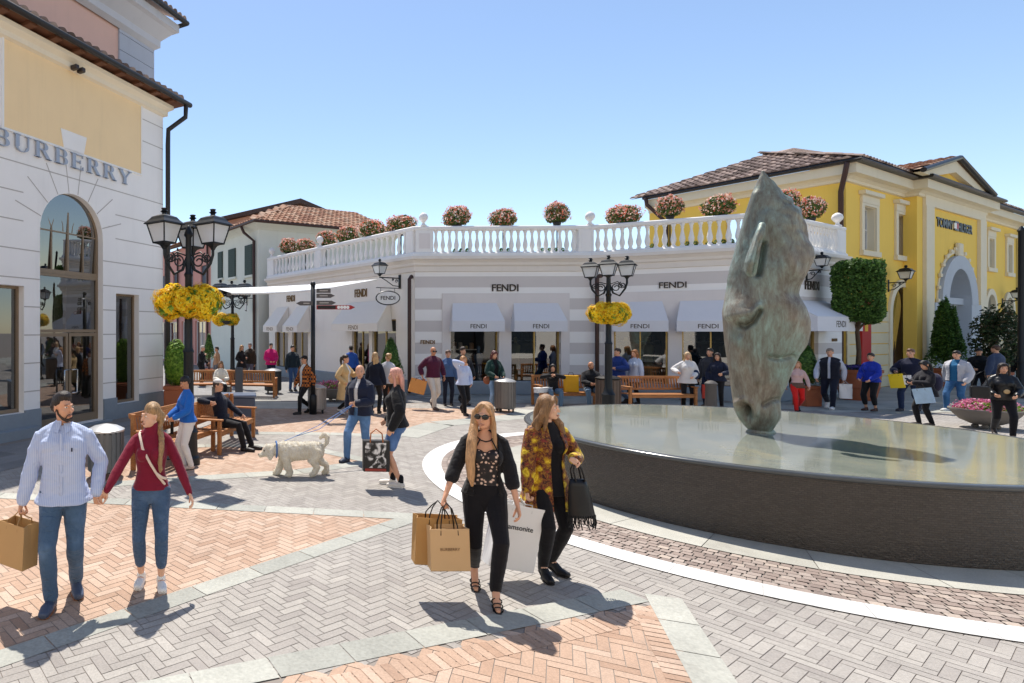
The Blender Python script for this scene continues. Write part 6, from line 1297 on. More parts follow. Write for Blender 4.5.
# ---------------------------------------------------------------- the four in front
t = NT('striped_shirt'); co = t.coord(); sp_ = t.node('ShaderNodeSeparateXYZ'); t.link(co, sp_.inputs[0]); an = t.math('ARCTAN2', sp_.outputs[0], t.math('MULTIPLY', sp_.outputs[1], 1)); w_ = t.math('SINE', t.math('MULTIPLY', sp_.outputs[0], 420)); n = t.noise(co, 7, 3, .5, 1.); t.base(t.mix(t.math('MULTIPLY_ADD', w_, .5, .5), lin('a9b9dc'), lin('c6d0e8'))); t.bump(n.outputs[0], .6, .025); t.set(Roughness=.8, Specular_IOR_Level=.2, Sheen_Weight=.1); SHIRT = t.m
def shirt_extra(root, I):
    T = I['T']; q = MB()
    for i in range(6): z = 1.36-.085*i; q.ell((T(0, -.134 if i > 1 else -.128-.004*i, z)), (.006, .004, .006), 8, 6)
    q.tube([T(0, -.131, 1.42), T(0, -.1375, 1.3), T(0, -.128, 1.1), T(0, -.134, .9)], [(.014, .0025)]*4, 6, up=(0, -1, 0)); q.build('placket', SHIRT, root, True)
    q = MB(); R_ = [[T(rx*sin(a), .012-ry*cos(a), z+.012*abs(a/pi)) for a in np.linspace(.12, 2*pi-.12, 24)] for rx, ry, z in ((.080, .074, 1.445), (.068, .064, 1.49), (.066, .062, 1.49), (.077, .07, 1.445))]
    for A_, B_ in zip(R_, R_[1:]+R_[:1]):
        for k in range(23): q.quad(tuple(A_[k]), tuple(A_[k+1]), tuple(B_[k+1]), tuple(B_[k]))
    for sg in (-1, 1): q.add([tuple(T(sg*.010, -.062, 1.492)), tuple(T(sg*.062, -.036, 1.494)), tuple(T(sg*.066, -.085, 1.435)), tuple(T(sg*.028, -.112, 1.418)), tuple(T(sg*.010, -.056, 1.488)), tuple(T(sg*.058, -.032, 1.49)), tuple(T(sg*.064, -.078, 1.432)), tuple(T(sg*.027, -.105, 1.415))], [(0, 1, 2, 3), (7, 6, 5, 4), (0, 4, 5, 1), (1, 5, 6, 2), (2, 6, 7, 3), (3, 7, 4, 0)])
    q.build('collar', SHIRT, root)
    q = MB(); q.box(T(.085, -.138, 1.29), (.012, .006, .03)); q.build('emblem', mat('emblem_navy', '28304a', .7), root)
X1 = xat(63, 5.06)
man = human('man in a pale blue striped shirt and jeans, carrying a brown paper bag', (X1, 5.06, 0), radians(8), 1.80, 'm', lean=.02, feet=((-.075, -.13), (.085, .15)), heel=(0, .03), hands=((-.335, -.04, .765), (.275, -.04, .90)), head=(.85, .02), top=dict(m=SHIRT, loose=.019, hem=.84, sleeve=1, neck=1.47, flare=.5, name='shirt', wr=.007), bottom=('pants', DEN, .022), shoes=('4a5468', 'shoe', 'brown'), hair=('short', '2c2018'), hero=True, beard='3c2c20', curl=(1.0, (.7, (.12, .0, -.98))), palm=((.9, -.1, .1), (.1, .95, .0)), bulk=1.0, ftyaw=(-.1, .25), extras=dict(more=shirt_extra))
hp_ = wpos(man, 0); paper_bag('paper_bag', 'plain brown kraft paper bag held by the man in the striped shirt', (hp_.x, hp_.y, hp_.z-.0), .29, .16, .36, M_KRAFT, radians(-28), radians(4), handle='b08a5a', hl=.1)
X2_ = xat(151, 5.38)
def w1h(b, H, T):
    pts = [H(0, .085, .03), H(0, .12, -.03), T(.075, .03, 1.50), T(.105, -.06, 1.42), T(.105, -.115, 1.33), T(.10, -.135, 1.25), T(.095, -.14, 1.19)]
    P_ = [pts[0].lerp(pts[1], .5)]+pts[1:]; n = 26; q = []
    for i in range(n): f = i/(n-1)*(len(P_)-1); k = min(int(f), len(P_)-2); q.append(P_[k].lerp(P_[k+1], f-k))
    b.tube(q, [.032*(1-.45*i/n)*(1+.22*abs(sin(i*1.35))) for i in range(n)], 10)
    b.tube([q[-1], q[-1]+V((.005, -.01, -.05)), q[-1]+V((.0, -.005, -.085))], [.014, .022, .006], 8)
def w1m(root, I):
    T = I['T']; q = MB(); q.tube([T(-.10, .05, 1.47), T(-.105, -.05, 1.455), T(-.07, -.118, 1.33), T(.0, -.142, 1.2), T(.07, -.128, 1.08), T(.135, -.075, .98)], [(.012, .004)]*6, 8, up=(0, -1, .2)); q.tube([T(.06, -.135, 1.10), T(.11, -.13, 1.06), T(.15, -.10, 1.04)], [(.012, .004)]*3, 8, up=(0, -1, .2)); q.build('bag_strap', mat('strap_pale', 'e2cfbe', .6), root, True)
w1 = human('woman in a dark red turtleneck and jeans with a long braid', (X2_, 5.38, 0), radians(4), 1.66, 'f', feet=((-.095, .03), (.10, -.06)), hands=((-.375, -.30, .97), (.37, -.07, .875)), head=(-1.0, .05), top=dict(m=C_('burgundy_knit', '7d1c33', fold=.35), loose=.011, hem=.93, sleeve=1, neck=1.5, collar=.045, fit=True, name='turtleneck', wr=.003), bottom=('skinny', DEN2, .010, .9), shoes=('e8e6e2', 'shoe', 'white'), hair=('braid', 'a8845a'), sk='c', hero=True, curl=((.8, (-.75, .05, -.65)), .45), palm=((.3, -.9, -.2), (-.7, .1, .3)), extras=dict(hair=w1h, more=w1m), ftyaw=(-.1, .15))
# woman in black
t = NT('floral_bodice'); co = t.coord(); vo = t.node('ShaderNodeTexVoronoi', _Scale=26., _Randomness=1.); t.link(co, vo.inputs['Vector']); n = t.noise(co, 40, 3); f = t.math('ADD', vo.outputs['Distance'], t.math('MULTIPLY', n.outputs[0], .35)); t.base(t.ramp(f, [(.0, 'e8d8c8'), (.42, 'd8b8a4'), (.5, '2a2224'), (1, '151315')])); t.set(Roughness=.7); FLB = t.m
def w2m(root, I):
    T = I['T']; q = MB(); q.tube([T(-.075, -.045, 1.445), T(-.04, -.085, 1.415), T(0, -.095, 1.405), T(.04, -.085, 1.415), T(.075, -.045, 1.445)], .006, 8); q.build('neckband', BLK2, root, True); q = MB()
    for sg in (-1, 1): q.tube([T(sg*.05, -.085, 1.42), T(sg*.095, -.105, 1.33)], .006, 6)
    q.build('strap', BLK2, root, True)
    for i in (0, 1):
        A = I['leg'][i][2]; q = MB(); hl = (.09, .08)[1-i] if i else .15
        d = V((0, -1, 0)); fwd = lambda s, z: V((A.x, A.y, 0))+d*s+V((0, 0, z))
        q.tube([fwd(-.045, A.z-.05), fwd(.02, A.z*.55), fwd(.09, .014), fwd(.165, .012)], [(.026, .007), (.03, .007), (.038, .007), (.026, .006)], 8, up=(0, 0, 1)); q.tube([fwd(-.05, A.z-.055), fwd(-.055, .004)], [.012, .006], 8)
        for s, z, r in ((.135, .035, .04), (.10, .05, .043), (.06, .075, .042), (.02, A.z-.01, .043), (-.005, A.z+.03, .043), (0, A.z+.07, .042)):
            c = fwd(s, z); a1 = .5 if s > .05 else .15; q.tube([c+V((r*cos(k*pi/6), -r*sin(k*pi/6)*a1*.8, r*sin(k*pi/6)*(.8 if s > .03 else .35)-.006)) for k in range(-1, 8 if s > .03 else 12)], .0055, 6)
        q.build('sandal', mat('sandal_black', '161416', .4), root, True)
def w2h(b, H, T):
    b.tube([H(-.07, -.02, .03), H(-.08, -.03, -.08), T(-.12, -.10, 1.40), T(-.135, -.135, 1.25), T(-.13, -.14, 1.10), T(-.12, -.135, 1.02)], [.034, .04, .045, .044, .036, .014], 10)
X3 = xat(489, 5.0)
w2 = human('woman all in black with sunglasses and very long blond hair, carrying tan bags', (X3, 5.02, 0), radians(-14), 1.68, 'f', feet=((-.075, .33), (.05, -.07)), heel=(.12, .075), hands=((-.44, -.15, .76), (.235, -.03, .875)), head=(-.42, -.02), top=dict(m=FLB, loose=.008, hem=.98, neck=1.31, sleeve=None, fit=True, name='bodice', wr=.002), over=dict(m=BLK, loose=.020, hem=.92, sleeve=.75, open=.105, even=True, name='jacket', wr=.005), bottom=('skinny', BLK2, .016, .93), shoes=None, hair=('vlong', 'c09468'), hero=True, sk='a', glasses=True, curl=(1.25, .5), palm=((.9, -.2, 0), (-.8, .1, .3)), extras=dict(more=w2m, hair=w2h))
q = wpos(w2, 0); paper_bag('paper_bag', 'smaller tan paper bag with dark print carried by the woman in black, in front', (q.x+.02, q.y-.04, q.z+.02), .32, .13, .35, M_TAN, radians(-4), radians(-2), handle='1e1a18', words='BURBERRY', wcol='8a6a48', wz=.52, hl=.20, twidth=.5); paper_bag('paper_bag', 'larger brown paper bag hanging just behind the smaller tan one', (q.x-.01, q.y+.09, q.z+.0), .385, .13, .40, mat('brown_paper', 'b58a54', .75, .07, 5, .15, 30), radians(-2), radians(2), handle='1e1a18', hl=.135)
# woman in the flowered jacket
t = NT('flowered_jacket'); co = t.coord(); v1 = t.node('ShaderNodeTexVoronoi', _Scale=12.); v2 = t.node('ShaderNodeTexVoronoi', _Scale=19.); dn = t.noise(co, 9, 3, .6); cm_ = t.node('ShaderNodeMix', data_type='VECTOR'); cm_.inputs[0].default_value = .12; t.link(co, cm_.inputs[4]); t.link(dn.outputs['Color'], cm_.inputs[5]); t.link(cm_.outputs[1], v1.inputs['Vector']); t.link(cm_.outputs[1], v2.inputs['Vector']); n = t.noise(co, 28, 4, .7, 1.5)
b0 = t.ramp(n.outputs[0], [(.3, '3a2016'), (.45, '7a3a22'), (.52, '8a5a22'), (.6, 'b0842c'), (.7, '4a2a1a')], 'CONSTANT'); f2_ = t.math('ADD', v2.outputs['Distance'], t.math('MULTIPLY', n.outputs[0], .3)); b1 = t.mix(t.math('LESS_THAN', f2_, .42), b0, lin('8e3a2a')); f1 = t.math('ADD', v1.outputs['Distance'], t.math('MULTIPLY', n.outputs[0], .35)); ye = t.ramp(f1, [(0, '8a6a1a'), (.28, 'd0a818'), (.42, 'f0d540'), (.5, 'caa01c'), (.63, '9a6a1e')]); t.base(t.mix(t.math('LESS_THAN', f1, .63), b1, ye)); nn = t.noise(co, 8, 3, .5, 1.); t.bump(nn.outputs[0], .5, .02); t.set(Roughness=.6, Specular_IOR_Level=.3, Sheen_Weight=.1); FLO = t.m
X4 = xat(547, 5.56)
def w3h(b, H, T): b.tube([H(.06, .0, .03), H(.085, .01, -.06), T(.12, -.02, 1.45), T(.13, -.05, 1.38)], [.03, .036, .04, .02], 10); b.tube([H(-.06, -.01, .05), H(-.085, .02, -.06), T(-.11, .0, 1.45), T(-.12, -.03, 1.37)], [.03, .04, .045, .02], 10)
w3 = human('woman in a yellow and brown flowered jacket with straight brown hair', (X4, 5.56, 0), radians(2), 1.70, 'f', feet=((-.07, -.06), (.08, .07)), heel=(.05, .05), hands=((-.25, -.10, .79), (.14, -.22, 1.17)), head=(.80, .0), top=dict(m=BLK2, loose=.01, hem=.80, sleeve=None, neck=1.48, fit=True, name='top', wr=.003), over=dict(m=FLO, loose=.026, hem=.66, sleeve=1., open=.06, even=True, shift=.03, flare=.22, name='jacket', wr=.006), bottom=('skinny', BLK2, .012), shoes=('161517', 'boot'), hair=('bob', '8f6a44'), hero=True, sk='c', curl=(1.0, 1.5), palm=((.9, -.2, 0), (-.5, -.2, -.6)), extras=dict(hair=w3h), ftyaw=(-.1, .5))
q = wpos(w3, 0); paper_bag('paper_bag', 'tall white paper bag with bold dark lettering between the two women in front', (q.x-.075, q.y-.02, q.z-.0), .42, .15, .58, M_WBAG, radians(4), radians(11), handle='d8d6d2', words='samsonite', wcol='22222a', wz=.66, hl=.06, twidth=.62)
q = wpos(w3, 1); o = thing('handbag', 'black fringed handbag hanging from the raised hand of the flowered-jacket woman', 'handbag', (q.x+.02, q.y+.02, q.z)); m = MB(); R_ = []
for f, wx, wy in ((-.18, .07, .03), (-.24, .085, .045), (-.38, .105, .055), (-.5, .12, .05), (-.52, .115, .045)): R_.append([(wx*cos(a)*1.0+.02+(-.18-f)*.12, wy*sin(a), f) for a in np.linspace(0, 2*pi, 16, endpoint=False)])
m.rings(R_[::-1]); m.build('bag_body', mat('black_leather', '141416', .38, .1, 10, .25, 50), o, True); m = MB(); rg = random.Random(4)
for i in range(34): a = 2*pi*i/34; x = .118*cos(a)+.06; y = .05*sin(a); m.tube([(x, y, -.5), (x+rg.uniform(-.01, .015), y*1.1, -.56), (x+rg.uniform(-.015, .03), y*1.15, -.60+rg.uniform(-.02, .02))], .005, 5)
m.build('fringe', mat('black_leather', '141416'), o)
for sg in (-1, 1): m = MB(); m.tube([(-.03+.02, sg*.03, -.19), (-.03, sg*.025, -.1), (0, 0, .0), (.05, sg*.025, -.1), (.07, sg*.03, -.19)], .008, 6); m.build('handle', mat('black_leather', '141416'), o, True)
# ---------------------------------------------------------------- everyone else
def pp(u, v, h, face, label, step=None, yaw=0, **k):
    x, y = gp(u, v)
    if step == 'walk': k.setdefault('feet', ((-.085, -.26), (.085, .24))); k.setdefault('heel', (0, .09)); k.setdefault('hands', ((-.26, .10, .84), (.26, -.16, .86)))
    if step == 'walk2': k.setdefault('feet', ((-.085, .24), (.085, -.26))); k.setdefault('heel', (.09, 0)); k.setdefault('hands', ((-.26, -.16, .86), (.26, .10, .84)))
    k.setdefault('face', y < 26)
    return human(label, (x, y, k.pop('z', 0)), radians(face), h, k.pop('sex', 'm'), head=(yaw, k.pop('pitch', .03)), **k)
def tp(m, **k): d = dict(m=m, loose=.016, hem=.90, sleeve=1., name='top'); d.update(k); return d
PHONE = ((-.10, -.30, 1.24), (.08, -.28, 1.2))
oldm = pp(362, 459, 1.75, -42, 'old bald man in a navy jacket and jeans walking the white dog', feet=((-.085, -.36), (.085, .25)), heel=(0, .06), hands=((-.30, .02, .9), (.10, -.32, 1.03)), yaw=.5, top=tp(C_('white_stripe', 'd8d4d2'), hem=1.0), over=dict(m=C_('navy_jacket', '1c2238', rough=.6), loose=.036, hem=.86, sleeve=1., open=.035, even=True, name='jacket', collar=.03), bottom=('pants', C_('denim_mid', '587aa2', denim=True), .022), shoes='2c3344', hair=('bald', 'b0a8a0'), sk='a', bulk=1.08)
grl = pp(396, 486.5, 1.76, -112, 'young woman with pink hair in a black top and denim shorts', sex='f', feet=((-.07, -.06), (.07, .07)), hands=((-.24, -.15, .95), (.27, -.02, .9)), yaw=.15, top=tp(BLK, loose=.04, hem=.90), bottom=('shorts', C_('denim_shorts', '4a6a9a', denim=True), .03), shoes=('d8d2ca', 'shoe', 'white'), hair=('long', 'e0a08c'), sk='a', extras=dict(more=lambda r, I: [None for i in (0, 1) if (lambda q: (q.tube([I['leg'][i][2]+V((0, .005, .0)), I['leg'][i][2]+V((0, .005, .07))], .043, 10), q.build('sock', BLK2, r, True)))(MB())]))
x, y = gp(376, 473); o = thing('picture_bag', 'big shopping bag with a black and white photo print, held by the pink-haired woman', 'bag', (xat(376, 8.62), 8.62, zat(440, 8.62)), radians(-4)); m = MB(); m.bx(-.19, .19, -.06, .06, -.45, 0, bev=.01); b_ = m.build('bag_body', mat('bag_charcoal', '2c2a2a', .5, .1), o)
t = NT('photo_print'); co = t.coord(); n = t.noise(co, 5.5, 3, .45, 1.8); t.base(t.ramp(n.outputs[0], [(.44, '1e1c1c'), (.5, '8a8684'), (.56, 'e2dedb')])); t.set(Roughness=.35); m = MB(); m.bx(-.165, .135, -.066, -.061, -.39, -.03); m.build('print', t.m, b_); m = MB(); m.bx(-.165, .135, -.068, -.0665, -.44, -.4); m.build('band', mat('bag_red', '9a3a30', .5), b_)
m = MB(); m.tube([(-.09, -.06, -.02), (-.08, -.04, .1), (0, 0, .16), (.08, -.04, .1), (.09, -.06, -.02)], .01, 6); m.build('handle', mat('tan_leather', 'b0683a', .5), o, True)
# dog and leash
dx, dy = gp(299, 476); dg = MB(); D = lambda x, z, y=0.: V((x, y, z))
dg.rings([[(x, .5*w*cos(a), z+.5*hh*sin(a)) for a in np.linspace(0, 2*pi, 16, endpoint=False)] for x, z, w, hh in ((.40, .41, .1, .1), (.37, .41, .22, .22), (.25, .41, .26, .27), (.08, .40, .25, .27), (-.1, .385, .27, .31), (-.24, .385, .26, .32), (-.32, .40, .2, .24), (-.35, .41, .1, .12))])
dg.tube([D(-.24, .42), D(-.36, .43), D(-.45, .41)], [.12, .10, .085], 12); dg.ell((-.475, 0, .40), (.095, .085, .09)); dg.tube([D(-.50, .385), D(-.565, .35), D(-.60, .335)], [.062, .05, .04], 10); dg.ell((-.47, 0, .455), (.08, .075, .05))
for sg in (-1, 1): dg.tube([D(-.455, .43, sg*.075), D(-.455, .37, sg*.10), D(-.47, .31, sg*.095)], [.03, .042, .032], 8)
for x, y, off, k in ((-.24, .075, -.09, 0), (-.22, -.075, .07, 0)): dg.tube([D(x, .34, y), D(x+off*.35, .2, y), D(x+off, .06, y), D(x+off-.03, .035, y)], [.075, .058, .052, .045], 10)
for x, y, off in ((.30, .08, .13), (.27, -.08, -.06)): dg.tube([D(x, .38, y), D(x-.05+off*.3, .25, y), D(x+.05+off*.8, .15, y), D(x+.02+off, .05, y), D(x-.02+off, .035, y)], [.095, .075, .052, .048, .042], 10)
dg.tube([D(.37, .44), D(.44, .52), D(.45, .61), D(.39, .645), D(.34, .60)], [.03, .036, .038, .04, .03], 10)
do = thing('dog', 'curly cream-white dog walking left on the leash of the old man', 'dog', (dx, dy, 0), radians(3)); fur = NT('cream_fur'); co = fur.coord(); n = fur.noise(co, 22, 5, .7, .8); n2 = fur.noise(co, 60, 4, .7, 1.); fur.base(fur.ramp(n.outputs[0], [(.3, 'dccdaf'), (.5, 'f2e9d6'), (.7, 'fbf6ea')])); fur.bump(fur.math('ADD', n.outputs[0], n2.outputs[0]), .9, .025); fur.set(Roughness=.95, Sheen_Weight=.4, Specular_IOR_Level=.1); fur = fur.m
bd = solid('body', dg, fur, do, .011, 2, lambda co, no: .011*snoise(co, 24, 2, 3)+.008*np.abs(snoise(co, 48, 5, 2)))
nv = len(bd.data.vertices); cc = np.empty(nv*3); bd.data.vertices.foreach_get('co', cc); nn_ = np.empty(nv*3); bd.data.vertex_normals.foreach_get('vector', nn_); rg = np.random.default_rng(3); ix = rg.choice(nv, min(nv, 6000), replace=False); mb, tn = leaves(cc.reshape(-1, 3)[ix], nn_.reshape(-1, 3)[ix], .016, 4, .8, .3); mb.build('fur_tufts', leafmat('fur_tuft', [(0, 'e8dcc2'), (1, 'fbf7ee')], .2, .9), do, tone=tn)
m = MB(); m.ell((-.632, 0, .345), (.018, .02, .016)); m.build('nose', mat('dog_nose', '1a1614', .3), do, True)
for sg in (-1, 1): m = MB(); m.ell((-.555, sg*.045, .415), (.012, .01, .012)); m.build('eye', mat('dog_nose', '1a1614'), do, True)
m = MB(); m.tube([V((-.36+.02*cos(a)*0, .115*cos(a), .425+.125*sin(a))) for a in np.linspace(0, 2*pi, 20)], .012, 6, cap=False); m.build('collar', mat('leash_blue', '3a6aa8', .6), do, True)
hL_ = wpos(oldm, 1); dogp = Matrix.Translation((dx, dy, 0)) @ Matrix.Rotation(radians(3), 4, 'Z'); c_ = dogp @ V((-.30, .1, .50)); o = thing('leash', 'blue dog leash running from the old man to the white dog', 'leash', tuple(hL_)); m = MB()
for k_ in (0, 1): P_ = [V((0, 0, -.02*k_)), (c_-hL_)*.5+V((.02*k_, 0, -.05-.06*k_)), (c_-hL_)*.8+V((0, .02, -.03)), c_-hL_]; m.tube(P_, [(.008, .004)]*4, 6)
m.build('strap', mat('leash_blue', '3a6aa8'), o, True)
# left side
pp(187, 469, 1.55, -62, 'woman in a royal blue sweater and white trousers looking down at the table', sex='f', yaw=-.1, pitch=.35, lean=.05, hands=((-.12, -.30, 1.0), (.14, -.30, 1.0)), feet=((-.08, -.03), (.08, .05)), top=tp(C_('royal_blue', '2468bc'), loose=.03), bottom=('pants', C_('off_white', 'e4dcd6'), .018), shoes='c8b0a0', hair=('crop', '1c1614'), sk='b')
human('man in a white flat cap seated on the near teak bench', (-.42, 11.55, -.0), radians(68), 1.75, 'm', sit=True, hip=(0, .02, .53), feet=((-.12, -.50), (.12, -.56)), hands=((-.38, .10, .93), (.12, -.34, .66)), head=(.0, .0), lean=-.12, top=tp(C_('dark_navy_shirt', '171c2c')), bottom=('pants', BLK, .02), shoes='2a2624', hair=('crop', '4a3a30'), sk='a', extras=dict(head=lambda r, H, H4: (lambda q: (q.ell((0, .01, .075), (.085, .10, .055), M=None), q.tube([(0, -.06, .065), (0, -.12, .05), (0, -.15, .038)], [(.06, .012), (.065, .008), (.045, .006)], 10, up=(0, 0, 1)), q.build('flat_cap', mat('cap_white', 'd0ccc8', .8), r, True)))(MB(H4))))
def cap(col): return dict(head=lambda r, H, H4: (lambda q: (q.ell((0, .015, .07), (.086, .10, .06)), q.tube([(0, -.06, .07), (0, -.13, .055), (0, -.16, .045)], [(.06, .012), (.06, .007), (.04, .005)], 10, up=(0, 0, 1)), q.build('cap', mat('cap_'+col, col, .8), r, True)))(MB(H4)))
t = NT('checked_flannel'); co = t.coord(); ck = t.node('ShaderNodeTexChecker', _Scale=16.); t.link(co, ck.inputs[0]); ck.inputs[1].default_value = (*lin('c87432'), 1); ck.inputs[2].default_value = (*lin('1e1614'), 1); nn = t.noise(co, 10, 3); t.base(t.mix(t.math('MULTIPLY', nn.outputs[0], .35), ck.outputs[0], lin('5a2a1a'))); t.set(Roughness=.85); PLAID = t.m
pp(305, 413.5, 1.64, -60, 'young person in an orange and black checked jacket and dark cap', 'walk2', sex='m', top=tp(WHT, hem=.84), over=dict(m=PLAID, loose=.036, hem=.84, sleeve=1., open=.085, name='jacket'), bottom=('pants', BLK, .016), shoes='2a2420', hair=('short', '1c1614'), extras=cap('1a1818'))
pp(345, 415.5, 1.69, 50, 'woman in a long beige trench coat with dark hair tied back', 'walk', sex='f', hands=((-.2, -.1, .95), (.12, -.30, 1.18)), top=tp(WHT), over=dict(m=C_('trench_beige', 'c8a878'), loose=.034, hem=.50, sleeve=1., flare=.16, open=.05, even=True, name='coat'), bottom=('skinny', BLK, .014), shoes='d8d4d0', hair=('tail', '3a2618'), sk='a')
pp(351, 391, 1.72, 175, 'person in a bright blue top seen from behind before the wing window', top=tp(C_('bright_blue', '2a56a8'), loose=.024), bottom=('pants', NAVY, .02), shoes='2a2624', hair=('short', '16120f'))
pp(375, 413.5, 1.70, 150, 'blond woman in a dark navy jacket turned towards the store wing', sex='f', yaw=.5, top=tp(C_('deep_navy', '151a2a'), loose=.035, hem=.82), bottom=('skinny', BLK, .014), shoes='22201e', hair=('long', 'c09a6a'))
pp(388, 412, 1.66, 150, 'woman in a pale grey jacket with a dark shoulder bag and short blond hair', sex='f', yaw=.9, top=tp(C_('pale_grey', 'c8c8cc'), loose=.03, hem=.86), bottom=('skinny', BLK, .014), shoes='22201e', hair=('bun', 'b8905e'), extras=dict(more=lambda r, I: (lambda q: (q.ell(I['T'](-.2, .02, 1.05), (.06, .16, .16)), q.build('shoulder_bag', BLK2, r, True)))(MB())))
pp(271, 384.5, 1.76, 10, 'person in a magenta jacket standing behind the dark litter bin', hands=((-.12, -.2, 1.0), (.12, -.2, 1.0)), top=tp(C_('magenta', 'c4186a'), loose=.05, hem=.84, hood=1), bottom=('pants', NAVY, .02), hair=('short', '1c1614'))
pp(292.5, 391, 1.74, 15, 'man in a dark sweater and jeans standing before the wing windows', top=tp(C_('dark_teal', '1c2a34'), loose=.03), bottom=('pants', C_('denim_dark', '34507a'), .018), hair=('short', '1c1614'))
pp(241.5, 383, 1.66, 35, 'blond woman of the couple by the arched house door', sex='f', hands=((-.2, -.2, 1.0), (.12, -.25, 1.15)), top=tp(C_('black_coat', '201e20'), loose=.03, hem=.7), bottom=('skinny', C_('taupe', '8a7868'), .014), hair=('long', 'b08858'))
pp(250, 382.5, 1.74, -30, 'grey-haired man in a dark brown jacket by the arched house door', top=tp(C_('brown_jacket', '3a3026'), loose=.036, hem=.84), bottom=('pants', C_('grey_trousers', '6a6a78'), .02), hair=('short', '8a8078'))
human('woman in a white jacket sitting between the two far benches', (xat(221, 19.7), 19.7, 0), radians(5), 1.65, 'f', sit=True, hip=(0, .02, .53), feet=((-.1, -.45), (.1, -.48)), hands=((-.1, -.3, .72), (.1, -.3, .72)), head=(.0, .3), top=tp(C_('ivory', 'e4ded2'), loose=.03), bottom=('skinny', BLK, .014), shoes='22201e', hair=('bob', '8a6440'))
o = thing('stool_block', 'low stone block seat under the woman in the white jacket', 'seat', (xat(221, 19.7), 19.74, 0)); m = MB(); m.bx(-.3, .3, -.18, .25, 0.0, .40, bev=.03); m.build('block', mat('grey_concrete', '7e7872'), o); m = MB(); m.bx(-.31, .31, -.19, .26, .401, .44, bev=.015); m.build('slab', mat('grey_concrete', '7e7872'), o)
pp(201, 386, 1.68, 70, 'grey-haired man in black standing far behind the nearest lamp post', lean=.1, hands=((-.1, -.2, 1.3), (.15, -.25, 1.0)), top=tp(BLK, loose=.03), bottom=('pants', BLK, .02), hair=('short', 'c0b8b0'))
pp(217, 384, 1.6, -60, 'person in a tan top standing far in front of the pink house', sex='f', top=tp(C_('tan_top', 'b08a6a')), bottom=('pants', GREY, .02), hair=('short', '2a1c14'))
# in front of the striped store
bm1 = pp(433, 408.5, 1.86, 8, 'tall bald man in a burgundy sweater and cream trousers with an orange bag', 'walk', top=tp(C_('burgundy_sweater', '4e1c34'), loose=.03, sleeve=.8, hem=.9), bottom=('pants', C_('cream_trousers', 'd8cec0'), .024), shoes='5a4034', hair=('bald', '6a4a38'), sk='b', glasses=True, hands=((-.32, -.02, .9), (.28, -.1, .88)))
q = wpos(bm1, 0); paper_bag('paper_bag', 'crumpled orange bag in the hand of the tall man in burgundy', (q.x-.1, q.y-.05, q.z+.05), .44, .2, .40, M_OBAG, radians(-15), radians(14), hl=.08, crush=.02)
pp(448, 405.5, 1.70, -10, 'woman in a denim blue jacket behind the tall man in burgundy', sex='f', top=tp(C_('denim_jacket', '4a6690'), loose=.03, hem=.92), bottom=('skinny', C_('ink', '1c2030'), .014), hair=('tail', '5a3a26'))
pp(462.5, 404, 1.83, 15, 'man in a black jacket in front of the store entrance', 'walk', top=tp(C_('khaki_shirt', '4a4a3c')), over=dict(m=C_('black_jacket', '222226'), loose=.04, hem=.86, open=.05, even=True, name='jacket'), bottom=('pants', C_('charcoal_trousers', '303034'), .02), hair=('short', '3a2a20'))
pp(463, 414, 1.64, 8, 'woman in a pale blue sweater and black trousers, one hand at her face', 'walk', sex='f', hands=((-.12, -.22, 1.48), (.22, -.05, .9)), top=tp(C_('pale_blue', 'c0cae4'), loose=.03), bottom=('pants', BLK, .018), shoes='2a2220', hair=('bob', 'c08a5a'))
pp(494, 410, 1.72, 5, 'red-haired woman in a dark green jacket and pale jeans', sex='f', hands=((-.14, -.26, 1.02), (.14, -.26, 1.0)), pitch=.3, top=tp(BLK2, hem=.95), over=dict(m=C_('dark_green', '1e3a34'), loose=.036, hem=.88, open=.06, even=True, name='jacket'), bottom=('pants', DEN3, .016), shoes='8a8078', hair=('bob', '5a2420'), extras=dict(more=lambda r, I: (lambda q: (q.ell(I['T'](-.22, -.03, .88), (.13, .06, .12)), q.build('shoulder_bag', mat('cognac_leather', '8a5034', .5), r, True)))(MB())))
human('dark-haired woman in black sitting on the teak bench beside the yellow bag', (xat(553, 17.8), 17.8, 0), radians(-15), 1.66, 'f', sit=True, hip=(0, .02, .53), feet=((-.1, -.42), (.12, -.46)), hands=((-.12, -.24, 1.0), (.02, -.24, 1.02)), head=(-.3, .15), top=tp(BLK, loose=.024), bottom=('skinny', C_('denim_grey', '5a7288'), .014), shoes='2a2624', hair=('long', '241a16'))
human('bald bearded man in a black sweater sitting at the right end of the bench', (xat(591, 17.8), 17.8, 0), radians(-18), 1.76, 'm', sit=True, hip=(0, .02, .53), feet=((-.14, -.44), (.14, -.46)), hands=((-.1, -.34, .72), (.1, -.34, .72)), head=(.1, .1), top=tp(C_('black_sweater', '1a1a1e'), loose=.03), bottom=('pants', C_('denim_grey', '5a7288'), .018), shoes='2a2624', hair=('bald', '3a2a22'), sk='b', beard='3a2a20')
o = thing('yellow_bag', 'yellow shopping bag standing on the teak bench between two seated people', 'bag', (xat(571, 17.85), 17.85, .437), radians(-12)); m = MB(); m.bx(-.2, .2, -.07, .07, 0, .5, bev=.012); m.build('bag_body', mat('yellow_paper', 'e0a418', .55), o); m = MB(); m.tube([(-.08, 0, .48), (-.05, 0, .58), (.05, 0, .58), (.08, 0, .48)], .008, 6); m.build('handle', mat('cord_3a302a', '3a302a'), o, True)
o = thing('white_box', 'long white box resting at the left end of the teak bench', 'box', (xat(543, 17.7), 17.7, .437), radians(20)); m = MB(); m.bx(-.28, .28, -.08, .08, 0, .12, bev=.01); m.build('box', M_WBAG, o); m = MB(); m.bx(-.29, .29, -.09, .09, .121, .15, bev=.01); m.build('lid', M_WBAG, o)
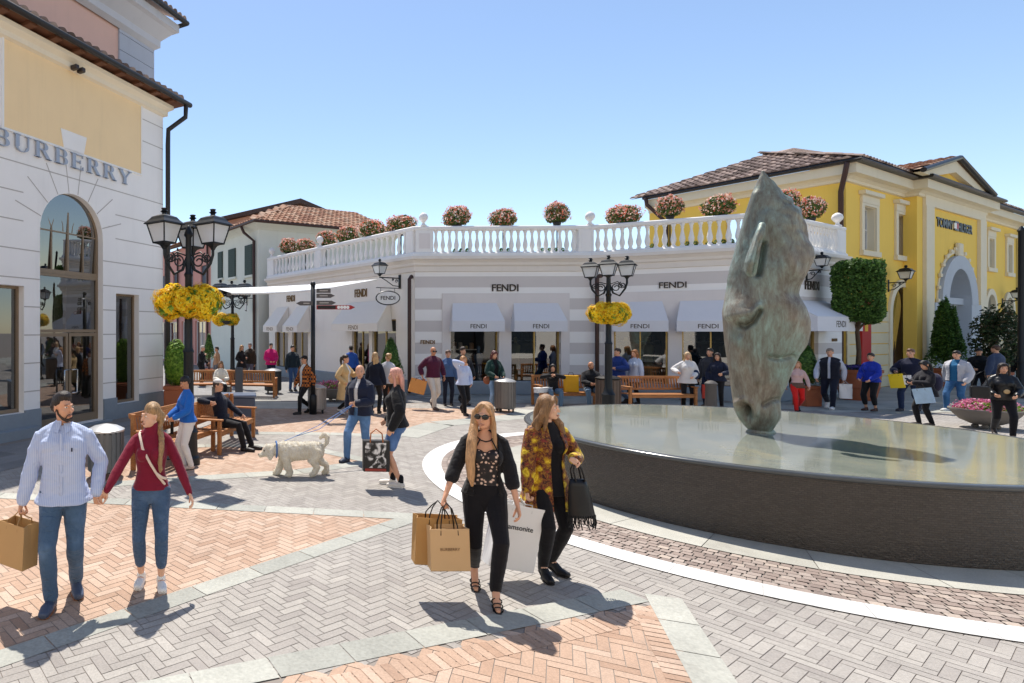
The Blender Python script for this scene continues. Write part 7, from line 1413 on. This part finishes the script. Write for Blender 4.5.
pp(618, 403.5, 1.78, -80, 'man in a blue quilted jacket walking past the lamp with the flower ring', 'walk', top=tp(C_('quilted_blue', '223a7a'), loose=.045, hem=.84), bottom=('pants', DEN, .018), shoes='2a2420', hair=('short', '3a2a20'), hands=((-.15, -.25, 1.1), (.2, -.2, 1.1)))
pp(635, 404, 1.70, -70, 'woman in a long pale blue coat walking behind the empty bench', sex='f', top=tp(WHT), over=dict(m=C_('ice_blue', 'c4d0e2'), loose=.03, hem=.72, flare=.15, name='coat'), bottom=('skinny', BLK, .014), shoes='2a2420', hair=('bob', 'a06a3a'))
pp(687.5, 408, 1.66, -28, 'blond woman in a white top with a navy bag beside the empty bench', sex='f', hands=((-.28, -.16, 1.12), (.12, -.2, 1.0)), top=tp(C_('dove_white', 'd8d6d4'), loose=.04, hem=.78), bottom=('skinny', BLK, .014), hair=('bob', 'd0b088'), extras=dict(more=lambda r, I: (lambda q: (q.ell(I['T'](.2, -.06, 1.06), (.09, .07, .15)), q.tube([I['T'](.14, .0, 1.44), I['T'](.2, -.04, 1.2)], .012, 6), q.build('shoulder_bag', C_('navy_bag', '22304e'), r, True)))(MB())))
pp(710, 407, 1.77, -60, 'man with a black backpack behind the dark stone bollard', top=tp(C_('graphite', '34363c'), loose=.03), bottom=('pants', NAVY, .02), hair=('short', '241a14'), extras=dict(more=lambda r, I: (lambda q: (q.ell(I['T'](0, .2, 1.2), (.15, .1, .22)), q.build('backpack', BLK2, r, True)))(MB())))
w_ = pp(717.5, 408, 1.64, -50, 'dark-haired woman in a navy jacket left of the bronze head', sex='f', hands=((-.22, -.1, .9), (.2, -.3, 1.1)), top=tp(C_('navy_padded', '1e2438'), loose=.04, hem=.86), bottom=('skinny', BLK, .014), hair=('long', '2a1a14'))
q = wpos(w_, 0); paper_bag('paper_bag', 'red and white paper bag beside the dark stone bollard', (q.x-.05, q.y-.08, q.z), .30, .14, .40, mat('red_paper', 'c0392c', .6), radians(-30), 0, hl=.1)
# behind the basin on the right
pp(797, 411.5, 1.47, -28, 'small person in red trousers and a pink top right of the bronze head', 'walk', sex='f', top=tp(C_('dusty_pink', 'c8a8a4'), hem=1.0), bottom=('skinny', C_('bright_red', 'd42420'), .02), shoes='2c2422', hair=('bob', 'b08058'), extras=dict(more=lambda r, I: (lambda q: (q.rings([[tuple(I['T'](rx*cos(a), .01+ry*sin(a), z)) for a in np.linspace(0, 2*pi, 18, endpoint=False)] for z, rx, ry in ((.84, .205, .17), (.92, .20, .16), (1.02, .17, .135))]), q.build('tied_jacket', C_('brown_wool', '6a5044'), r, True)))(MB())))
z_m = pp(830, 408.5, 1.82, -52, 'man in a black vest over a pale shirt carrying a white bag', 'walk2', top=tp(C_('pale_shirt', 'c0c6d4'), loose=.022), over=dict(m=C_('vest_black', '1a1c28'), loose=.045, hem=.9, sleeve=None, open=.03, even=True, name='vest'), bottom=('pants', C_('navy_trousers', '181c2c'), .02), shoes=('e0deda', 'shoe', 'white'), hair=('crop', '8a7a6a'), glasses=False)
q = wpos(z_m, 1); paper_bag('paper_bag', 'white plastic bag in the hand of the man in the black vest', (q.x+.03, q.y-.03, q.z+.02), .25, .16, .42, M_WBAG, radians(-45), 0, hl=.08, handle='d8d6d2', crush=.03)
pp(871, 411, 1.66, -75, 'woman in a royal blue jacket and black trousers before the clay planter', sex='f', yaw=.2, hands=((-.14, -.26, .98), (.14, -.26, .96)), top=tp(C_('cobalt', '1c34a0'), loose=.034, hem=.88), bottom=('skinny', BLK, .018, .86), shoes='4a2c22', hair=('short', '2a1c16'), extras=dict(more=lambda r, I: (lambda q: (q.ell(I['T'](.02, .19, 1.18), (.13, .09, .19)), q.build('backpack', BLK2, r, True)))(MB())))
nb_ = pp(911, 411, 1.82, -70, 'young man in a dark navy jacket carrying a bright yellow bag', 'walk', hands=((-.2, -.32, 1.08), (.24, .05, .9)), top=tp(C_('midnight', '1c2036'), loose=.036), bottom=('pants', C_('ink_denim', '22304e'), .02), shoes='2a2430', hair=('short', '6a4a34'))
q = wpos(nb_, 0); paper_bag('paper_bag', 'bright yellow paper bag held by the young man in navy', (q.x-.05, q.y-.05, q.z+.02), .28, .12, .40, mat('bright_yellow_paper', 'f0d020', .55), radians(-55), radians(-8), hl=.08); paper_bag('paper_bag', 'small white paper bag hanging before the bright yellow one', (q.x+.06, q.y-.18, q.z-.0), .26, .10, .26, M_WBAG, radians(-55), radians(-4), hl=.09)
bk = pp(925, 425.5, 1.58, -100, 'woman with long black hair looking down at her phone, with a backpack', sex='f', pitch=.5, hands=((-.10, -.28, 1.16), (.08, -.28, 1.14)), top=tp(C_('black_hoodie', '1e1c22'), loose=.05, hem=.80), bottom=('skinny', BLK2, .014), hair=('long', '14100f'), feet=((-.07, -.08), (.07, .1)), extras=dict(more=lambda r, I: (lambda q: (q.ell(I['T'](0, .22, 1.16), (.16, .13, .25)), q.build('backpack', C_('slate_pack', '34344a'), r, True)))(MB())))
q = wpos(bk, 1); paper_bag('paper_bag', 'pale blue checked paper bag on the arm of the woman with her phone', (q.x+.06, q.y-.12, q.z+.02), .30, .13, .36, mat('ice_paper', 'a8c2d6', .55, .25, 9, .1), radians(-60), radians(-12), hl=.15); o = thing('phone', 'dark phone held by the woman with long black hair', 'phone', (q.x-.09, q.y-.01, q.z+.06), radians(-10)); o.rotation_euler.x = radians(40); m = MB(); m.bx(-.035, .035, -.07, .07, -.004, .004, bev=.003); m.build('case', mat('lens_dark', '0c0b0c'), o); m = MB(); m.bx(-.031, .031, -.064, .064, .0045, .006); m.build('screen', mat('phone_screen', '1a2028', .1), o)
pp(957, 411, 1.76, -75, 'person in a pale grey jacket over blue denim, seen from the side', 'walk', top=tp(C_('teal_shirt', '2a6a94')), over=dict(m=C_('silver_jacket', 'bcbcc2'), loose=.045, hem=.9, open=.08, even=True, name='jacket'), bottom=('pants', C_('denim_teal', '2e5a86', denim=True), .024), shoes=('d8d6d2', 'shoe', 'white'), hair=('short', '2a1c16'), yaw=.1)
bc = pp(979, 399, 1.70, -52, 'young man in black with a dark cap and white headphones behind the flower bowl', top=tp(C_('jet', '18181a'), loose=.03), bottom=('pants', BLK, .02), hair=('short', '16120f'), extras=cap('141416'), hands=((-.12, -.26, 1.05), (.2, -.1, .9)))
pp(996, 401, 1.82, -170, 'balding man in a slate blue jacket seen from behind, right of the cap wearer', top=tp(C_('slate_blue', '3a4660'), loose=.04, hem=.84), bottom=('pants', C_('stone_trousers', 'a09a90'), .02), hair=('crop', '5a3e2c'))
lj = pp(1003, 437, 1.64, -40, 'woman in a black leather jacket walking in front of the flower bowl', 'walk2', sex='f', hands=((-.2, -.3, 1.0), (.14, -.3, .98)), top=tp(mat('leather_jacket', '18181a', .35, .1, 8, .4, 25), loose=.036, hem=.9), bottom=('skinny', BLK2, .014), hair=('long', '2a1c16'), extras=dict(more=lambda r, I: (lambda q: (q.ell(I['T'](.02, -.16, 1.1), (.05, .015, .05)), q.build('gold_emblem', mat('gold_print', 'c8a878', .5), r, True)))(MB())))
q = wpos(lj, 1); o = thing('handbag', 'black boxy shoulder bag at the side of the leather-jacket woman', 'handbag', (q.x-.42, q.y+.28, .98), radians(-40)); m = MB(); m.bx(-.14, .14, -.06, .06, -.14, .12, bev=.02); m.build('bag_body', mat('black_leather', '141416'), o); m = MB(); m.tube([(-.12, 0, .1), (-.06, 0, .36), (.06, 0, .46), (.12, 0, .1)], .01, 6); m.build('strap', mat('black_leather', '141416'), o, True)
pp(1018, 388, 1.74, -100, 'man dressed in black near the dark pole at the far right', 'walk', top=tp(C_('jet', '18181a'), loose=.03), bottom=('pants', BLK, .02), hair=('short', '16120f'))
SKYK, SUNK, EXPO = .082, 2.7, 1.2
# ================================================================ LIGHT AND CAMERA
W = bpy.data.worlds.new('World'); SC.world = W; W.use_nodes = True
nt = W.node_tree; sky = nt.nodes.new('ShaderNodeTexSky'); sky.sky_type = 'NISHITA'; sky.sun_disc = False
EL, AZ = radians(62), radians(-6)      # sun beyond the square, a little to the left
sky.sun_elevation = EL; sky.sun_rotation = AZ; sky.altitude = 600; sky.air_density = 1.0; sky.dust_density = .3; sky.ozone_density = .9
nt.links.new(sky.outputs[0], nt.nodes['Background'].inputs[0]); nt.nodes['Background'].inputs[1].default_value = SKYK
sl = bpy.data.lights.new('sun', 'SUN'); sl.energy = SUNK; sl.angle = radians(.6); sl.color = (1, .95, .87)
so = bpy.data.objects.new('sun', sl); COL.objects.link(so)
dv = V((sin(AZ)*cos(EL), cos(AZ)*cos(EL), sin(EL))); so.rotation_euler = dv.to_track_quat('Z', 'Y').to_euler(); so.location = dv*60
cam = bpy.data.cameras.new('camera'); co_ = bpy.data.objects.new('camera', cam); COL.objects.link(co_); SC.camera = co_
co_.location = (0, 0, CH); co_.rotation_euler = (radians(90), 0, 0)
cam.sensor_width = 36; cam.lens = 36*F/1024; cam.shift_x = (512-CX)/1024; cam.shift_y = -(341.5-HY)/1024; cam.clip_end = 3000; cam.clip_start = .1
SC.view_settings.view_transform = 'Standard'; SC.view_settings.look = 'None'; SC.view_settings.gamma = 1; SC.view_settings.use_white_balance = True; SC.view_settings.white_balance_temperature = 6600; SC.view_settings.exposure = EXPO
SC.cycles.max_bounces = 8; SC.cycles.transparent_max_bounces = 12; SC.cycles.use_denoising = True
bpy.data.scenes.remove(TMP)
